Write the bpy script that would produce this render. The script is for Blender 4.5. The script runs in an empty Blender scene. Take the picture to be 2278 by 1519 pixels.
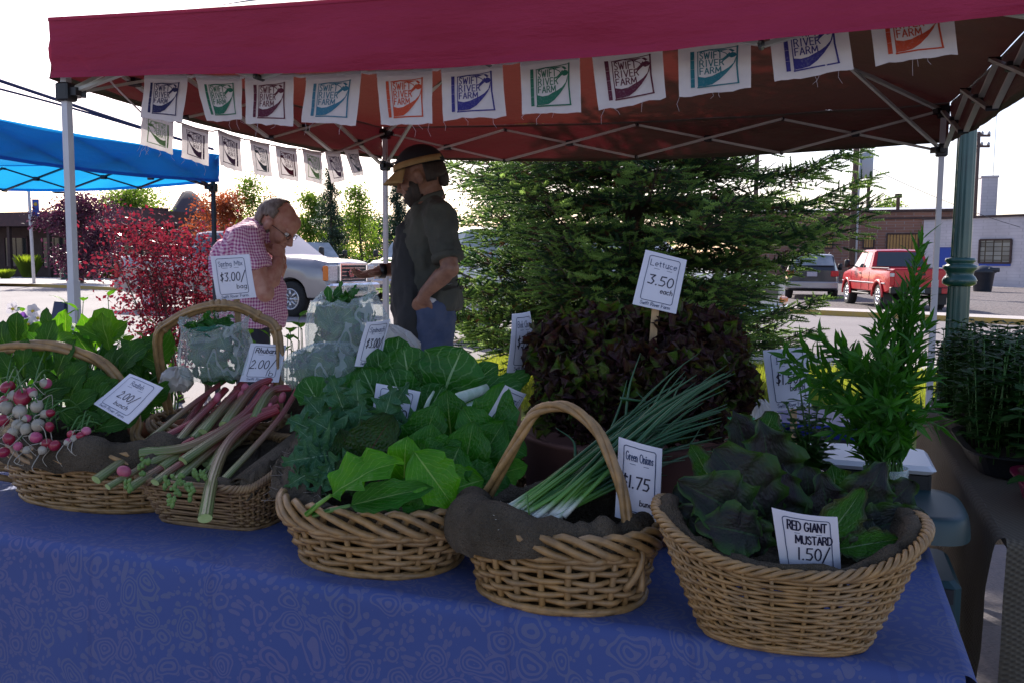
import bpy, math, random
import numpy as np
from mathutils import Vector, Matrix, noise as mnoise
random.seed(7); RS = np.random.RandomState(7)
PI = math.pi; R = math.radians
S = bpy.context.scene
COL = S.collection
# ---------------- camera ----------------
FPX = 1973.0; CAMH = 1.35
cam = bpy.data.objects.new('camera', bpy.data.cameras.new('camera')); COL.objects.link(cam); S.camera = cam
cam.data.sensor_width = 36; cam.data.lens = 36*FPX/2278; cam.data.clip_start = .02; cam.data.clip_end = 3000
cam.location = (0, 0, CAMH)
CM = Matrix.Rotation(R(90-5.28), 3, 'X') @ Matrix.Rotation(R(.45), 3, 'Z')
cam.rotation_euler = CM.to_euler()
CAM = Vector((0, 0, CAMH))
def ray(x, y): return CM @ Vector(((x-1139)/FPX, -(y-759.5)/FPX, -1))
def at(x, y, Y):            # the point at depth Y along a sight line of the photograph
    d = ray(x, y); return CAM + d*(Y/d.y)
def atz(x, y, z=0.):        # the point of the horizontal plane z
    d = ray(x, y); return CAM + d*((z-CAMH)/d.z)
def atp(x, y, p, n):        # the point of a plane
    d = ray(x, y); n = Vector(n); return CAM + d*((Vector(p)-CAM).dot(n)/d.dot(n))
# ---------------- light ----------------
SUN_EL, SUN_AZ = 32, -18      # degrees; azimuth from +Y towards +X
w = bpy.data.worlds.new('World'); S.world = w; w.use_nodes = True
nt = w.node_tree; nt.nodes.clear()
sky = nt.nodes.new('ShaderNodeTexSky'); sky.sky_type = 'NISHITA'; sky.sun_disc = False
sky.sun_elevation = R(SUN_EL); sky.sun_rotation = R(SUN_AZ); sky.dust_density = 1.2; sky.air_density = 1.0
mxw = nt.nodes.new('ShaderNodeMix'); mxw.data_type = 'RGBA'; mxw.blend_type = 'MULTIPLY'; mxw.inputs[0].default_value = 1
mxw.inputs[7].default_value = (1.0, .9, .98, 1)
bg = nt.nodes.new('ShaderNodeBackground'); bg.inputs[1].default_value = .142
ow = nt.nodes.new('ShaderNodeOutputWorld')
nt.links.new(sky.outputs[0], mxw.inputs[6]); nt.links.new(mxw.outputs[2], bg.inputs[0]); nt.links.new(bg.outputs[0], ow.inputs[0])
sl = bpy.data.lights.new('sun', 'SUN'); sl.energy = 4.6; sl.angle = R(.55); sl.color = (1, .93, .84)
so = bpy.data.objects.new('sun', sl); COL.objects.link(so)
sv = Vector((math.sin(R(SUN_AZ))*math.cos(R(SUN_EL)), math.cos(R(SUN_AZ))*math.cos(R(SUN_EL)), math.sin(R(SUN_EL))))
so.rotation_euler = (-sv).to_track_quat('-Z', 'Y').to_euler(); so.location = sv*30
S.view_settings.view_transform = 'Standard'; S.view_settings.look = 'None'
S.view_settings.exposure = .75; S.view_settings.gamma = 1
S.render.engine = 'CYCLES'; S.cycles.max_bounces = 7; S.cycles.transparent_max_bounces = 12
S.cycles.use_denoising = True
# ---------------- materials ----------------
M = {}
def nodes(name):
    m = bpy.data.materials.new(name); m.use_nodes = True; t = m.node_tree; t.nodes.clear()
    o = t.nodes.new('ShaderNodeOutputMaterial'); b = t.nodes.new('ShaderNodeBsdfPrincipled')
    t.links.new(b.outputs[0], o.inputs[0]); M[name] = m
    return m, t, b, o
def N(t, kind, **kw):
    n = t.nodes.new(kind)
    for k, v in kw.items():
        if k[0] == 'i': n.inputs[int(k[1:])].default_value = v
        else: setattr(n, k, v)
    return n
def c4(c): return (c[0], c[1], c[2], 1)
def mth(t, op, a, b=None, c=None):
    n = t.nodes.new('ShaderNodeMath'); n.operation = op
    for i, v in enumerate((a, b, c)):
        if v is None: continue
        if isinstance(v, (int, float)): n.inputs[i].default_value = v
        else: t.links.new(v, n.inputs[i])
    return n.outputs[0]
def mix(t, f, a, b, mode='MIX'):
    n = t.nodes.new('ShaderNodeMix'); n.data_type = 'RGBA'; n.blend_type = mode
    for i, v in ((0, f), (6, a), (7, b)):
        if isinstance(v, (int, float)): n.inputs[i].default_value = v
        elif isinstance(v, tuple): n.inputs[i].default_value = c4(v)
        else: t.links.new(v, n.inputs[i])
    return n.outputs[2]
def coord(t, scale=None, kind='Object'):
    tc = t.nodes.new('ShaderNodeTexCoord'); o = tc.outputs[kind]
    if scale is not None:
        mp = t.nodes.new('ShaderNodeMapping'); t.links.new(o, mp.inputs[0])
        mp.inputs[3].default_value = scale if isinstance(scale, tuple) else (scale,)*3; o = mp.outputs[0]
    return o
def ramp(t, f, a, b):
    n = t.nodes.new('ShaderNodeMapRange'); n.inputs[1].default_value = a; n.inputs[2].default_value = b
    t.links.new(f, n.inputs[0]); return n.outputs[0]
def nz(t, sc, det=4, kind='Object', mapscale=None, rough=.55):
    n = N(t, 'ShaderNodeTexNoise'); n.inputs['Scale'].default_value = sc; n.inputs['Detail'].default_value = det
    n.inputs['Roughness'].default_value = rough
    t.links.new(coord(t, mapscale, kind), n.inputs['Vector']); return n.outputs[0]
def bump(t, b, h, s=.3, d=.01):
    n = N(t, 'ShaderNodeBump'); n.inputs['Strength'].default_value = s; n.inputs['Distance'].default_value = d
    t.links.new(h, n.inputs['Height']); t.links.new(n.outputs[0], b.inputs['Normal'])
def mat(name, c, c2=None, sc=6, rough=.6, metal=0, bs=0, bsc=40, bd=.005, spec=.5, transl=None, tf=.4, coat=0, det=4, mapscale=None, lo=.35, hi=.65):
    m, t, b, o = nodes(name)
    b.inputs['Roughness'].default_value = rough; b.inputs['Metallic'].default_value = metal
    b.inputs['Specular IOR Level'].default_value = spec; b.inputs['Coat Weight'].default_value = coat
    if c2 is not None:
        f = ramp(t, nz(t, sc, det, mapscale=mapscale), lo, hi); cc = mix(t, f, tuple(c), tuple(c2)); t.links.new(cc, b.inputs['Base Color'])
    else: b.inputs['Base Color'].default_value = c4(c); cc = None
    if bs: bump(t, b, nz(t, bsc, 3, mapscale=mapscale), bs, bd)
    if transl is not None:
        tr = N(t, 'ShaderNodeBsdfTranslucent'); tr.inputs[0].default_value = c4(transl)
        mx = N(t, 'ShaderNodeMixShader', i0=tf); t.links.new(b.outputs[0], mx.inputs[1]); t.links.new(tr.outputs[0], mx.inputs[2]); t.links.new(mx.outputs[0], o.inputs[0])
    return m
def leafmat(name, c, c2, vein, rough=.5, tf=.35, tcol=None, vw=.03, nv=9, bs=.5, sc=14, edge=None, spec=.3):
    """leaf: UV x across (0..1), y along; midrib and side veins by UV, blotches by noise"""
    m, t, b, o = nodes(name)
    uv = coord(t, None, 'UV'); sp = N(t, 'ShaderNodeSeparateXYZ'); t.links.new(uv, sp.inputs[0])
    a = mth(t, 'ABSOLUTE', mth(t, 'SUBTRACT', sp.outputs[0], .5))
    mid = mth(t, 'LESS_THAN', a, mth(t, 'MULTIPLY_ADD', sp.outputs[1], -vw*.8, vw))
    wob = mth(t, 'MULTIPLY', nz(t, 6, 2, 'UV'), .8)
    s = mth(t, 'FRACT', mth(t, 'ADD', mth(t, 'SUBTRACT', mth(t, 'MULTIPLY', sp.outputs[1], float(nv)), mth(t, 'MULTIPLY', a, nv*1.1)), wob))
    side = mth(t, 'LESS_THAN', mth(t, 'ABSOLUTE', mth(t, 'SUBTRACT', s, .5)), .07)
    v = mth(t, 'MAXIMUM', mth(t, 'MULTIPLY', mid, .8), mth(t, 'MULTIPLY', side, .22))
    base = mix(t, ramp(t, nz(t, sc, 3), .35, .65), tuple(c), tuple(c2))
    if edge is not None:
        base = mix(t, ramp(t, mth(t, 'ADD', a, mth(t, 'MULTIPLY', nz(t, 30, 3), .25)), .42, .58), base, tuple(edge))
    col = mix(t, v, base, tuple(vein))
    t.links.new(col, b.inputs['Base Color']); b.inputs['Roughness'].default_value = rough; b.inputs['Specular IOR Level'].default_value = spec
    n = N(t, 'ShaderNodeTexVoronoi'); n.inputs['Scale'].default_value = 22; t.links.new(uv, n.inputs['Vector'])
    bump(t, b, mth(t, 'SUBTRACT', n.outputs[0], mth(t, 'MULTIPLY', v, .8)), bs, .003)
    if tf:
        tr = N(t, 'ShaderNodeBsdfTranslucent')
        tc = mix(t, 1., col, tcol or (1.6, 1.5, .5), 'MULTIPLY'); t.links.new(tc, tr.inputs[0])
        mx = N(t, 'ShaderNodeMixShader', i0=tf); t.links.new(b.outputs[0], mx.inputs[1]); t.links.new(tr.outputs[0], mx.inputs[2]); t.links.new(mx.outputs[0], o.inputs[0])
    return m
# ---------------- objects ----------------
def tag(o, label=None, cat=None, group=None, kind=None):
    if label: o['label'] = label
    if cat: o['category'] = cat
    if group: o['group'] = group
    if kind: o['kind'] = kind
    return o
def thing(name, label, cat, loc=(0, 0, 0), group=None, rz=0):
    o = bpy.data.objects.new(name, None); COL.objects.link(o); o.empty_display_size = .05
    o.location = loc; o.rotation_euler = (0, 0, rz)
    return tag(o, label, cat, group)
def wloc(o):
    v = Vector((0, 0, 0))
    while o is not None: v += o.location; o = o.parent
    return v
def tree_copy(o, parent=None):
    c = o.copy(); COL.objects.link(c); c.parent = parent
    for ch in list(o.children): tree_copy(ch, c)
    return c
ALT = (.309, .951, 0)
class MB:
    def __init__(s): s.v = []; s.f = []; s.m = []; s.uv = []; s.mi = 0
    def add(s, vs, fs, uvs=None):
        n = len(s.v); s.v.extend([tuple(p) for p in vs])
        for k, f in enumerate(fs):
            s.f.append(tuple(i+n for i in f)); s.m.append(s.mi)
            s.uv.append([uvs[i] for i in f] if uvs else None)
    def box(s, c, d, mat3=None, bev=0):
        c = Vector(c); hx, hy, hz = d[0]/2, d[1]/2, d[2]/2
        if bev:
            b = bev; V = []; rings = [(-hz, -b), (-hz+b, 0), (hz-b, 0), (hz, -b)]
            for z, k in rings:
                x, y = hx+k, hy+k; q = min(b, .9*min(x, y))
                V += [(x, -y+q, z), (x, y-q, z), (x-q, y, z), (-x+q, y, z), (-x, y-q, z), (-x, -y+q, z), (-x+q, -y, z), (x-q, -y, z)]
            F = [tuple(range(7, -1, -1)), tuple(range(24, 32))]
            for r in range(3):
                for i in range(8): F.append((r*8+i, r*8+(i+1) % 8, r*8+8+(i+1) % 8, r*8+8+i))
        else:
            V = [(x, y, z) for z in (-hz, hz) for y in (-hy, hy) for x in (-hx, hx)]
            F = [(0, 2, 3, 1), (4, 5, 7, 6), (0, 1, 5, 4), (2, 6, 7, 3), (0, 4, 6, 2), (1, 3, 7, 5)]
        V = [Vector(p) for p in V]
        if mat3 is not None: V = [mat3 @ p for p in V]
        s.add([c+p for p in V], F); return s
    def tube(s, pts, r, n=8, cap=True, sq=None, up=None, closed=False, uv=False):
        """swept tube; r number, list, or list of (rx, rz); sq=(w,h) half sizes for a square bar"""
        P = [Vector(p) for p in pts]; K = len(P)
        if K < 2: return s
        rr = r if isinstance(r, (list, tuple)) and not (len(r) == 2 and K != 2 and not isinstance(r[0], (list, tuple))) else [r]*K
        V = []; F = []; U = []; pn = None
        for i, p in enumerate(P):
            if closed: d = P[(i+1) % K]-P[i-1]
            else: d = P[min(i+1, K-1)]-P[max(i-1, 0)]
            if d.length < 1e-9: d = Vector((0, 0, 1))
            d.normalize()
            if pn is None:
                u = Vector(up) if up is not None else (Vector((0, 0, 1)) if abs(d.z) < .9 else Vector((0, 1, 0)))
                a = u-d*u.dot(d)
                if a.length < 1e-3: a = Vector(ALT)-d*Vector(ALT).dot(d)
                a.normalize()
            elif up is not None:
                u = Vector(up); a = (u-d*u.dot(d)); a = a.normalized() if a.length > 1e-3 else pn
            else:
                a = pn-d*pn.dot(d); a = a.normalized() if a.length > 1e-6 else pn
            pn = a; b = d.cross(a); ri = rr[i]
            if not isinstance(ri, (list, tuple)): ri = (ri, ri)
            for k in range(n):
                if sq: t = PI/4+k*PI/2; ca, sa = math.copysign(1, math.cos(t))*ri[0], math.copysign(1, math.sin(t))*ri[1]
                else: t = 2*PI*k/n; ca, sa = math.cos(t)*ri[0], math.sin(t)*ri[1]
                V.append(p+b*ca+a*sa); U.append((k/n, i/(K-1)))
        for i in range(K if closed else K-1):
            j = (i+1) % K
            for k in range(n): F.append((i*n+k, i*n+(k+1) % n, j*n+(k+1) % n, j*n+k))
        if cap and not closed:
            F.append(tuple(range(n-1, -1, -1))); F.append(tuple((K-1)*n+k for k in range(n)))
        s.add(V, F, U if uv else None); return s
    def bar(s, a, b, w, h=None, up=(0, 0, 1)):
        h = h or w; return s.tube([a, b], [(w/2, h/2)]*2, n=4, sq=True, up=up)
    def lathe(s, prof, c=(0, 0, 0), n=24, mat3=None, cap=True):
        c = Vector(c); V = []; F = []
        for r, z in prof:
            for k in range(n):
                p = Vector((r*math.cos(2*PI*k/n), r*math.sin(2*PI*k/n), z)); V.append(c+(mat3 @ p if mat3 is not None else p))
        for i in range(len(prof)-1):
            for k in range(n): F.append((i*n+k, i*n+(k+1) % n, (i+1)*n+(k+1) % n, (i+1)*n+k))
        if cap: F.append(tuple(range(n-1, -1, -1))); F.append(tuple((len(prof)-1)*n+k for k in range(n)))
        s.add(V, F); return s
    def grid(s, nu, nv, fn, wrap=False):
        V = []; U = []; F = []
        for j in range(nv+1):
            for i in range(nu if wrap else nu+1):
                V.append(fn(i/nu, j/nv)); U.append((i/nu, j/nv))
        w_ = nu if wrap else nu+1
        for j in range(nv):
            for i in range(nu): F.append((j*w_+i, j*w_+(i+1) % w_, (j+1)*w_+(i+1) % w_, (j+1)*w_+i))
        s.add(V, F, U); return s
    def ell(s, c, r, n=12, m=8, mat3=None):
        prof = [(max(1e-4, math.sin(PI*k/m)), -math.cos(PI*k/m)) for k in range(m+1)]
        D = Matrix.Diagonal(Vector(r)); return s.lathe(prof, c, n, (mat3 @ D) if mat3 is not None else D)
    def poly(s, pts): s.add(pts, [tuple(range(len(pts)))]); return s
    def prism(s, pts, off):
        off = Vector(off); n = len(pts); P = [Vector(p) for p in pts]
        s.add(P+[p+off for p in P], [tuple(range(n-1, -1, -1)), tuple(range(n, 2*n))]+[(i, (i+1) % n, n+(i+1) % n, n+i) for i in range(n)]); return s
    def build(s, name, mats, parent=None, loc=None, smooth=True, local=False, thick=0, sub=0, rz=0, auto=None):
        me = bpy.data.meshes.new(name)
        if parent is not None and not local: base = wloc(parent)
        elif loc is not None: base = Vector(loc)
        else: base = Vector((0, 0, 0))
        if local and loc is not None: base = Vector((0, 0, 0))
        V = np.array(s.v, dtype=float).reshape(-1, 3)-np.array(base)
        me.from_pydata(V.tolist(), [], s.f)
        if any(u is not None for u in s.uv):
            ul = me.uv_layers.new(name='UVMap'); arr = []
            for f, u in zip(s.f, s.uv): arr.extend([c for p in (u or [(0, 0)]*len(f)) for c in p])
            ul.data.foreach_set('uv', arr)
        for m in (mats if isinstance(mats, (list, tuple)) else [mats]): me.materials.append(M[m] if isinstance(m, str) else m)
        me.polygons.foreach_set('material_index', s.m)
        if smooth: me.polygons.foreach_set('use_smooth', [True]*len(s.f))
        me.update()
        if auto is not None:
            try: me.set_sharp_from_angle(angle=R(auto))
            except Exception: pass
        o = bpy.data.objects.new(name, me); COL.objects.link(o)
        if parent is not None: o.parent = parent
        elif loc is not None: o.location = loc; o.rotation_euler.z = rz
        if thick: md = o.modifiers.new('s', 'SOLIDIFY'); md.thickness = thick; md.offset = 0
        if sub: md = o.modifiers.new('u', 'SUBSURF'); md.levels = md.render_levels = sub
        return o
def npmesh(name, V, F, mats, parent=None, loc=None, mi=None, smooth=False, uv=None):
    base = np.array(wloc(parent)) if parent is not None else (np.array(loc) if loc is not None else np.zeros(3))
    V = V.reshape(-1, 3)-base; F = np.asarray(F); k = F.shape[1]
    me = bpy.data.meshes.new(name)
    me.vertices.add(len(V)); me.vertices.foreach_set('co', V.astype(np.float32).ravel())
    me.loops.add(F.size); me.loops.foreach_set('vertex_index', F.astype(np.int32).ravel())
    me.polygons.add(len(F)); me.polygons.foreach_set('loop_start', np.arange(0, F.size, k, dtype=np.int32))
    for m in (mats if isinstance(mats, (list, tuple)) else [mats]): me.materials.append(M[m])
    if mi is not None: me.polygons.foreach_set('material_index', np.asarray(mi, dtype=np.int32))
    if smooth: me.polygons.foreach_set('use_smooth', [True]*len(F))
    if uv is not None: ul = me.uv_layers.new(name='UVMap'); ul.data.foreach_set('uv', uv.astype(np.float32).ravel())
    me.update(calc_edges=True); me.validate()
    o = bpy.data.objects.new(name, me); COL.objects.link(o)
    if parent is not None: o.parent = parent
    elif loc is not None: o.location = loc
    return o
def fbm(p, s=1., o=3): return mnoise.fractal(Vector(p)*s, 1., 2., o)
def crv(pts, n=12):
    """Catmull-Rom through points"""
    P = [Vector(p) for p in pts]; P = [P[0]*2-P[1]]+P+[P[-1]*2-P[-2]]; out = []; K = len(P)-3
    for i in range(n+1):
        t = i/n*K; k = min(int(t), K-1); u = t-k; a, b, c, d = P[k:k+4]
        out.append(.5*((2*b)+(c-a)*u+(2*a-5*b+4*c-d)*u*u+(3*b-a-3*c+d)*u**3))
    return out
def leafpatch(mb, base, d, nrm, L, W, prof='oval', bend=.5, fold=.25, ruf=0., rf=5, nu=6, nv=10, tw=0., seed=0, petiole=0., jag=0., pr=None, cup=0.):
    """curved leaf blade: starts at base along d, nrm is the upper side; bend curls it down, fold makes a V, ruf ripples the edge"""
    rnd = random.Random(seed); d = Vector(d).normalized(); nrm = Vector(nrm); s = d.cross(nrm)
    if s.length < 1e-3: s = d.cross(Vector((.3, .5, .8)))
    s.normalize(); up = s.cross(d).normalized(); ph = rnd.uniform(0, 6.28); base = Vector(base)
    if petiole:
        q = pr or L*.035; a = base; b = base+d*petiole
        mb.tube([a, (a+b)/2+up*petiole*.03, b], [q, q*.85, q*.6], n=6, uv=True)
        for k in range(-12, 0): mb.uv[k] = [(.5, .2) for _ in mb.uv[k]]
        base = b
    P = []; p = base.copy(); ang = 0; st = L/nv; D = d; UPs = []
    for j in range(nv+1):
        P.append(p.copy()); UPs.append((D.copy(), up.copy()))
        a = bend/nv*(.4+1.2*j/nv); rot = Matrix.Rotation(-a, 3, s); D = rot @ D; up = rot @ up; p = p+D*st
    def w(v):
        if prof == 'oval': return math.sin(PI*min(1, max(0, v))**.8)**.75
        if prof == 'round': return max(0, 1-(2*v-1.05)**2)**.5 if v > .02 else .1
        if prof == 'spoon': return (math.sin(PI*v**1.6)**.7)*.95+.12*(1-v)
        if prof == 'lance': return math.sin(PI*v**.6)**1.1
        if prof == 'heart': return math.sin(PI*v**.55)**.6
        if prof == 'kale': return (math.sin(PI*v**.8)**.7)*(.8+.3*math.sin(v*46+ph))+.05
        return 1
    def fn(u, v):
        j = v*nv; k = min(int(j), nv-1); q = P[k].lerp(P[k+1], j-k); D_, U_ = UPs[min(k, nv)]
        x = (u-.5)*2; ww = W/2*w(v)*(1+jag*(rnd.random()-.5)*(abs(x) > .9))
        r = math.sin(v*rf*6.28+ph+(1.7 if x > 0 else 0))*ruf*W*abs(x)**2
        t2 = tw*v; off = s*math.cos(t2)+U_*math.sin(t2)
        f1 = fbm((u*2.2+ph, v*3.2, seed*.37), 1., 3)*W*.075*(1 if nu > 4 else 0)
        return q+off*(x*ww*(1+.1*math.sin(v*rf*9+ph)*abs(x)))+U_*((abs(x)*fold+x*x*cup)*ww+r+f1)+D_*(ruf*.5*W*abs(x)*math.cos(v*rf*5+ph))
    mb.grid(nu, nv, fn)
# ---- stroke lettering ----
def arc(cx, cy, rx, ry, a0, a1, n=8): return [(cx+rx*math.cos(R(a0+(a1-a0)*k/n)), cy+ry*math.sin(R(a0+(a1-a0)*k/n))) for k in range(n+1)]
G = {}
def g(ch, w, *st): G[ch] = (w, st)
g('A', .8, [(0, 0), (.4, 1), (.8, 0)], [(.15, .35), (.65, .35)]); g('B', .7, [(0, 0), (0, 1), (.45, 1), (.62, .77), (.45, .54), (0, .54)], [(.45, .54), (.68, .28), (.45, 0), (0, 0)])
g('C', .75, arc(.42, .5, .42, .5, 45, 315, 10)); g('D', .8, [(0, 0), (0, 1), (.35, 1), (.7, .8), (.78, .5), (.7, .2), (.35, 0), (0, 0)])
g('E', .6, [(.6, 0), (0, 0), (0, 1), (.6, 1)], [(0, .52), (.5, .52)]); g('F', .6, [(0, 0), (0, 1), (.6, 1)], [(0, .52), (.5, .52)])
g('G', .85, arc(.42, .5, .42, .5, 45, 350, 10)+[(.5, .42)]); g('H', .8, [(0, 0), (0, 1)], [(.75, 0), (.75, 1)], [(0, .5), (.75, .5)])
g('I', .3, [(.15, 0), (.15, 1)]); g('K', .7, [(0, 0), (0, 1)], [(.65, 1), (.05, .45), (.7, 0)]); g('L', .6, [(0, 1), (0, 0), (.6, 0)])
g('M', 1., [(0, 0), (.08, 1), (.5, .25), (.92, 1), (1, 0)]); g('N', .8, [(0, 0), (0, 1), (.75, 0), (.75, 1)]); g('O', .9, arc(.44, .5, .44, .5, 90, 450, 14))
g('R', .72, [(0, 0), (0, 1), (.45, 1), (.65, .77), (.45, .52), (0, .5)], [(.35, .5), (.72, 0)]); g('S', .65, [(.6, .85), (.38, 1), (.1, .9), (.08, .68), (.35, .52), (.6, .34), (.55, .08), (.28, 0), (.02, .14)])
g('T', .75, [(0, 1), (.75, 1)], [(.37, 1), (.37, 0)]); g('U', .75, [(0, 1), (0, .25), (.2, 0), (.52, 0), (.72, .25), (.72, 1)]); g('V', .75, [(0, 1), (.37, 0), (.75, 1)]); g('W', 1.1, [(0, 1), (.28, 0), (.55, .8), (.82, 0), (1.1, 1)])
g('a', .52, [(.48, .6), (.48, 0)], arc(.25, .3, .24, .3, 30, 330, 8)); g('b', .52, [(.03, 1), (.03, 0)], arc(.27, .3, .24, .3, 150, -150, 8)); g('c', .48, arc(.26, .3, .25, .3, 50, 310, 8))
g('d', .52, [(.48, 1), (.48, 0)], arc(.25, .3, .24, .3, 30, 330, 8)); g('e', .5, [(.02, .32), (.48, .32)]+arc(.25, .3, .24, .3, 10, 310, 8)); g('f', .35, [(.36, .95), (.2, 1), (.13, .85), (.13, 0)], [(0, .6), (.32, .6)])
g('g', .52, arc(.25, .3, .24, .3, 30, 330, 8), [(.48, .6), (.48, -.2), (.25, -.35), (.05, -.25)]); g('h', .5, [(.03, 1), (.03, 0)], [(.03, .4), (.25, .6), (.45, .45), (.45, 0)]); g('i', .15, [(.07, .6), (.07, 0)], [(.07, .8), (.07, .88)])
g('k', .5, [(.03, 1), (.03, 0)], [(.42, .6), (.06, .25), (.46, 0)]); g('l', .15, [(.07, 1), (.07, 0)]); g('m', .85, [(.03, .6), (.03, 0)], [(.03, .4), (.2, .6), (.4, .45), (.4, 0)], [(.4, .4), (.6, .6), (.8, .45), (.8, 0)])
g('n', .5, [(.03, .6), (.03, 0)], [(.03, .4), (.25, .6), (.45, .45), (.45, 0)]); g('o', .52, arc(.26, .3, .25, .3, 90, 450, 10)); g('p', .52, [(.03, .6), (.03, -.35)], arc(.27, .3, .24, .3, 150, -150, 8))
g('r', .35, [(.03, .6), (.03, 0)], [(.03, .38), (.2, .58), (.34, .55)]); g('s', .42, [(.38, .5), (.2, .6), (.05, .45), (.35, .2), (.25, .02), (.03, .08)]); g('t', .35, [(.14, .85), (.14, .1), (.3, 0)], [(0, .6), (.33, .6)])
g('u', .5, [(.03, .6), (.03, .15), (.2, 0), (.45, .2)], [(.45, .6), (.45, 0)]); g('v', .5, [(0, .6), (.25, 0), (.5, .6)]); g('w', .75, [(0, .6), (.18, 0), (.37, .5), (.56, 0), (.75, .6)]); g('x', .5, [(0, .6), (.48, 0)], [(.48, .6), (0, 0)]); g('y', .5, [(0, .6), (.25, .02)], [(.5, .6), (.1, -.35)])
g('0', .6, arc(.3, .5, .28, .5, 90, 450, 12)); g('1', .2, [(.1, 1), (.1, 0)]); g('2', .6, [(.05, .78), (.3, 1), (.55, .75), (.4, .45), (.02, 0), (.6, .02)]); g('3', .6, [(.05, .95), (.55, .98), (.28, .6), (.58, .35), (.4, .02), (.02, .08)])
g('5', .6, [(.58, 1), (.12, .98), (.08, .58), (.45, .55), (.58, .3), (.4, .02), (.03, .05)]); g('7', .6, [(.02, .97), (.58, 1), (.22, 0)]); g('$', .55, [(.5, .8), (.25, .88), (.05, .68), (.48, .35), (.3, .12), (.02, .2)], [(.27, 1.05), (.27, -.05)])
g('.', .15, [(.05, .0), (.1, .06)]); g('/', .5, [(.55, 1.15), (-.05, -.2)]); g('-', .4, [(.05, .45), (.35, .45)]); g(' ', .35)
def text_w(s, sp=.18): return sum(G[c][0]+sp for c in s)-sp
def strokes(s, x, y, h, w=None, sp=.18, slant=0, serif=False):
    """polylines of the text, baseline left (x, y), capital height h, total width w"""
    tw = text_w(s, sp); k = (w/tw) if w else h; out = []; X = 0
    for c in s:
        gw, st = G[c]
        for pl in st:
            out.append([(x+(X+px_)*k+slant*py_*h, y+py_*h) for px_, py_ in pl])
            if serif and len(pl) == 2:
                for e in (pl[0], pl[-1]):
                    if abs(e[1]-round(e[1]*5)/5) < .01 and abs(pl[0][0]-pl[-1][0]) < .2: out.append([(x+(X+e[0]-.1)*k, y+e[1]*h), (x+(X+e[0]+.1)*k, y+e[1]*h)])
        X += gw+sp
    return out
def ribbons(mb, lines, wd, fn, asp=1.):
    """flat strokes of width wd (in v units; u units are asp times wider) mapped by fn(u, v)"""
    L2 = []
    for pl in lines:      # split at sharp corners so every stroke keeps its width
        cur = [pl[0]]
        for i in range(1, len(pl)):
            cur.append(pl[i])
            if i < len(pl)-1:
                a, b, c = pl[i-1], pl[i], pl[i+1]; v1 = ((b[0]-a[0])*asp, b[1]-a[1]); v2 = ((c[0]-b[0])*asp, c[1]-b[1]); l1, l2 = math.hypot(*v1), math.hypot(*v2)
                if l1*l2 > 0 and (v1[0]*v2[0]+v1[1]*v2[1])/(l1*l2) < .45: L2.append(cur); cur = [pl[i]]
        L2.append(cur)
    for pl in L2:
        n = len(pl); q = []
        if n < 2: continue
        for i, (x, y) in enumerate(pl):
            a = pl[max(0, i-1)]; b = pl[min(n-1, i+1)]; dx, dy = (b[0]-a[0])*asp, b[1]-a[1]; l = math.hypot(dx, dy) or 1
            nx, ny = -dy/l*wd/2, dx/l*wd/2; ex = 0
            if i == 0: ex = -wd/3
            if i == n-1: ex = wd/3
            cx, cy = x+dx/l*ex/asp, y+dy/l*ex
            q.append((fn(cx+nx/asp, cy+ny), fn(cx-nx/asp, cy-ny)))
        mb.add([p for ab in q for p in ab], [(2*i, 2*i+1, 2*i+3, 2*i+2) for i in range(n-1)])

# ================= SETTING =================
def noisemap(t, name, c1, c2, sc): pass
m, t, b, o = nodes('asphalt'); f = ramp(t, nz(t, .35, 5), .3, .7)
cc = mix(t, f, (.2, .175, .18), (.27, .24, .24)); cc = mix(t, mth(t, 'MULTIPLY', ramp(t, nz(t, 60, 2), .45, .7), .35), cc, (.09, .08, .085))
v = N(t, 'ShaderNodeTexVoronoi'); v.feature = 'DISTANCE_TO_EDGE'; v.inputs['Scale'].default_value = .22; t.links.new(coord(t), v.inputs['Vector'])
cc = mix(t, mth(t, 'MULTIPLY', mth(t, 'LESS_THAN', v.outputs[0], .004), .35), cc, (.07, .065, .07)); t.links.new(cc, b.inputs['Base Color']); b.inputs['Roughness'].default_value = .85; bump(t, b, nz(t, 90, 2), .4, .01)
m, t, b, o = nodes('gravel'); vo = N(t, 'ShaderNodeTexVoronoi'); vo.inputs['Scale'].default_value = 9; t.links.new(coord(t), vo.inputs['Vector'])
cc = mix(t, vo.outputs[0], (.05, .042, .045), (.24, .2, .2)); cc = mix(t, ramp(t, nz(t, .25, 4), .4, .6), cc, (.15, .13, .13)); t.links.new(cc, b.inputs['Base Color']); b.inputs['Roughness'].default_value = .95; bump(t, b, vo.outputs[0], .8, .04)
mat('concrete', (.52, .47, .44), (.42, .38, .36), 3, .85, bs=.2, bsc=60)
mat('yellow_paint', (.5, .33, .06), (.42, .3, .12), 5, .7)
mat('soil', (.045, .032, .022), (.09, .065, .045), 20, .95, bs=.6, bsc=60)
m, t, b, o = nodes('lawn'); f = ramp(t, nz(t, 1.2, 5), .3, .7); cc = mix(t, f, (.13, .2, .02), (.3, .3, .05)); t.links.new(cc, b.inputs['Base Color']); b.inputs['Roughness'].default_value = .9; bump(t, b, nz(t, 120, 3), .8, .03)
mat('grass_blade', (.13, .21, .015), (.32, .34, .03), 2, .6, transl=(.45, .5, .05), tf=.45)
def sheet(name, pts, z, m, kind='structure'):
    mb = MB(); mb.poly([(p[0], p[1], z) for p in pts]); o = mb.build(name, m, smooth=False); tag(o, kind=kind); return o
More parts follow.
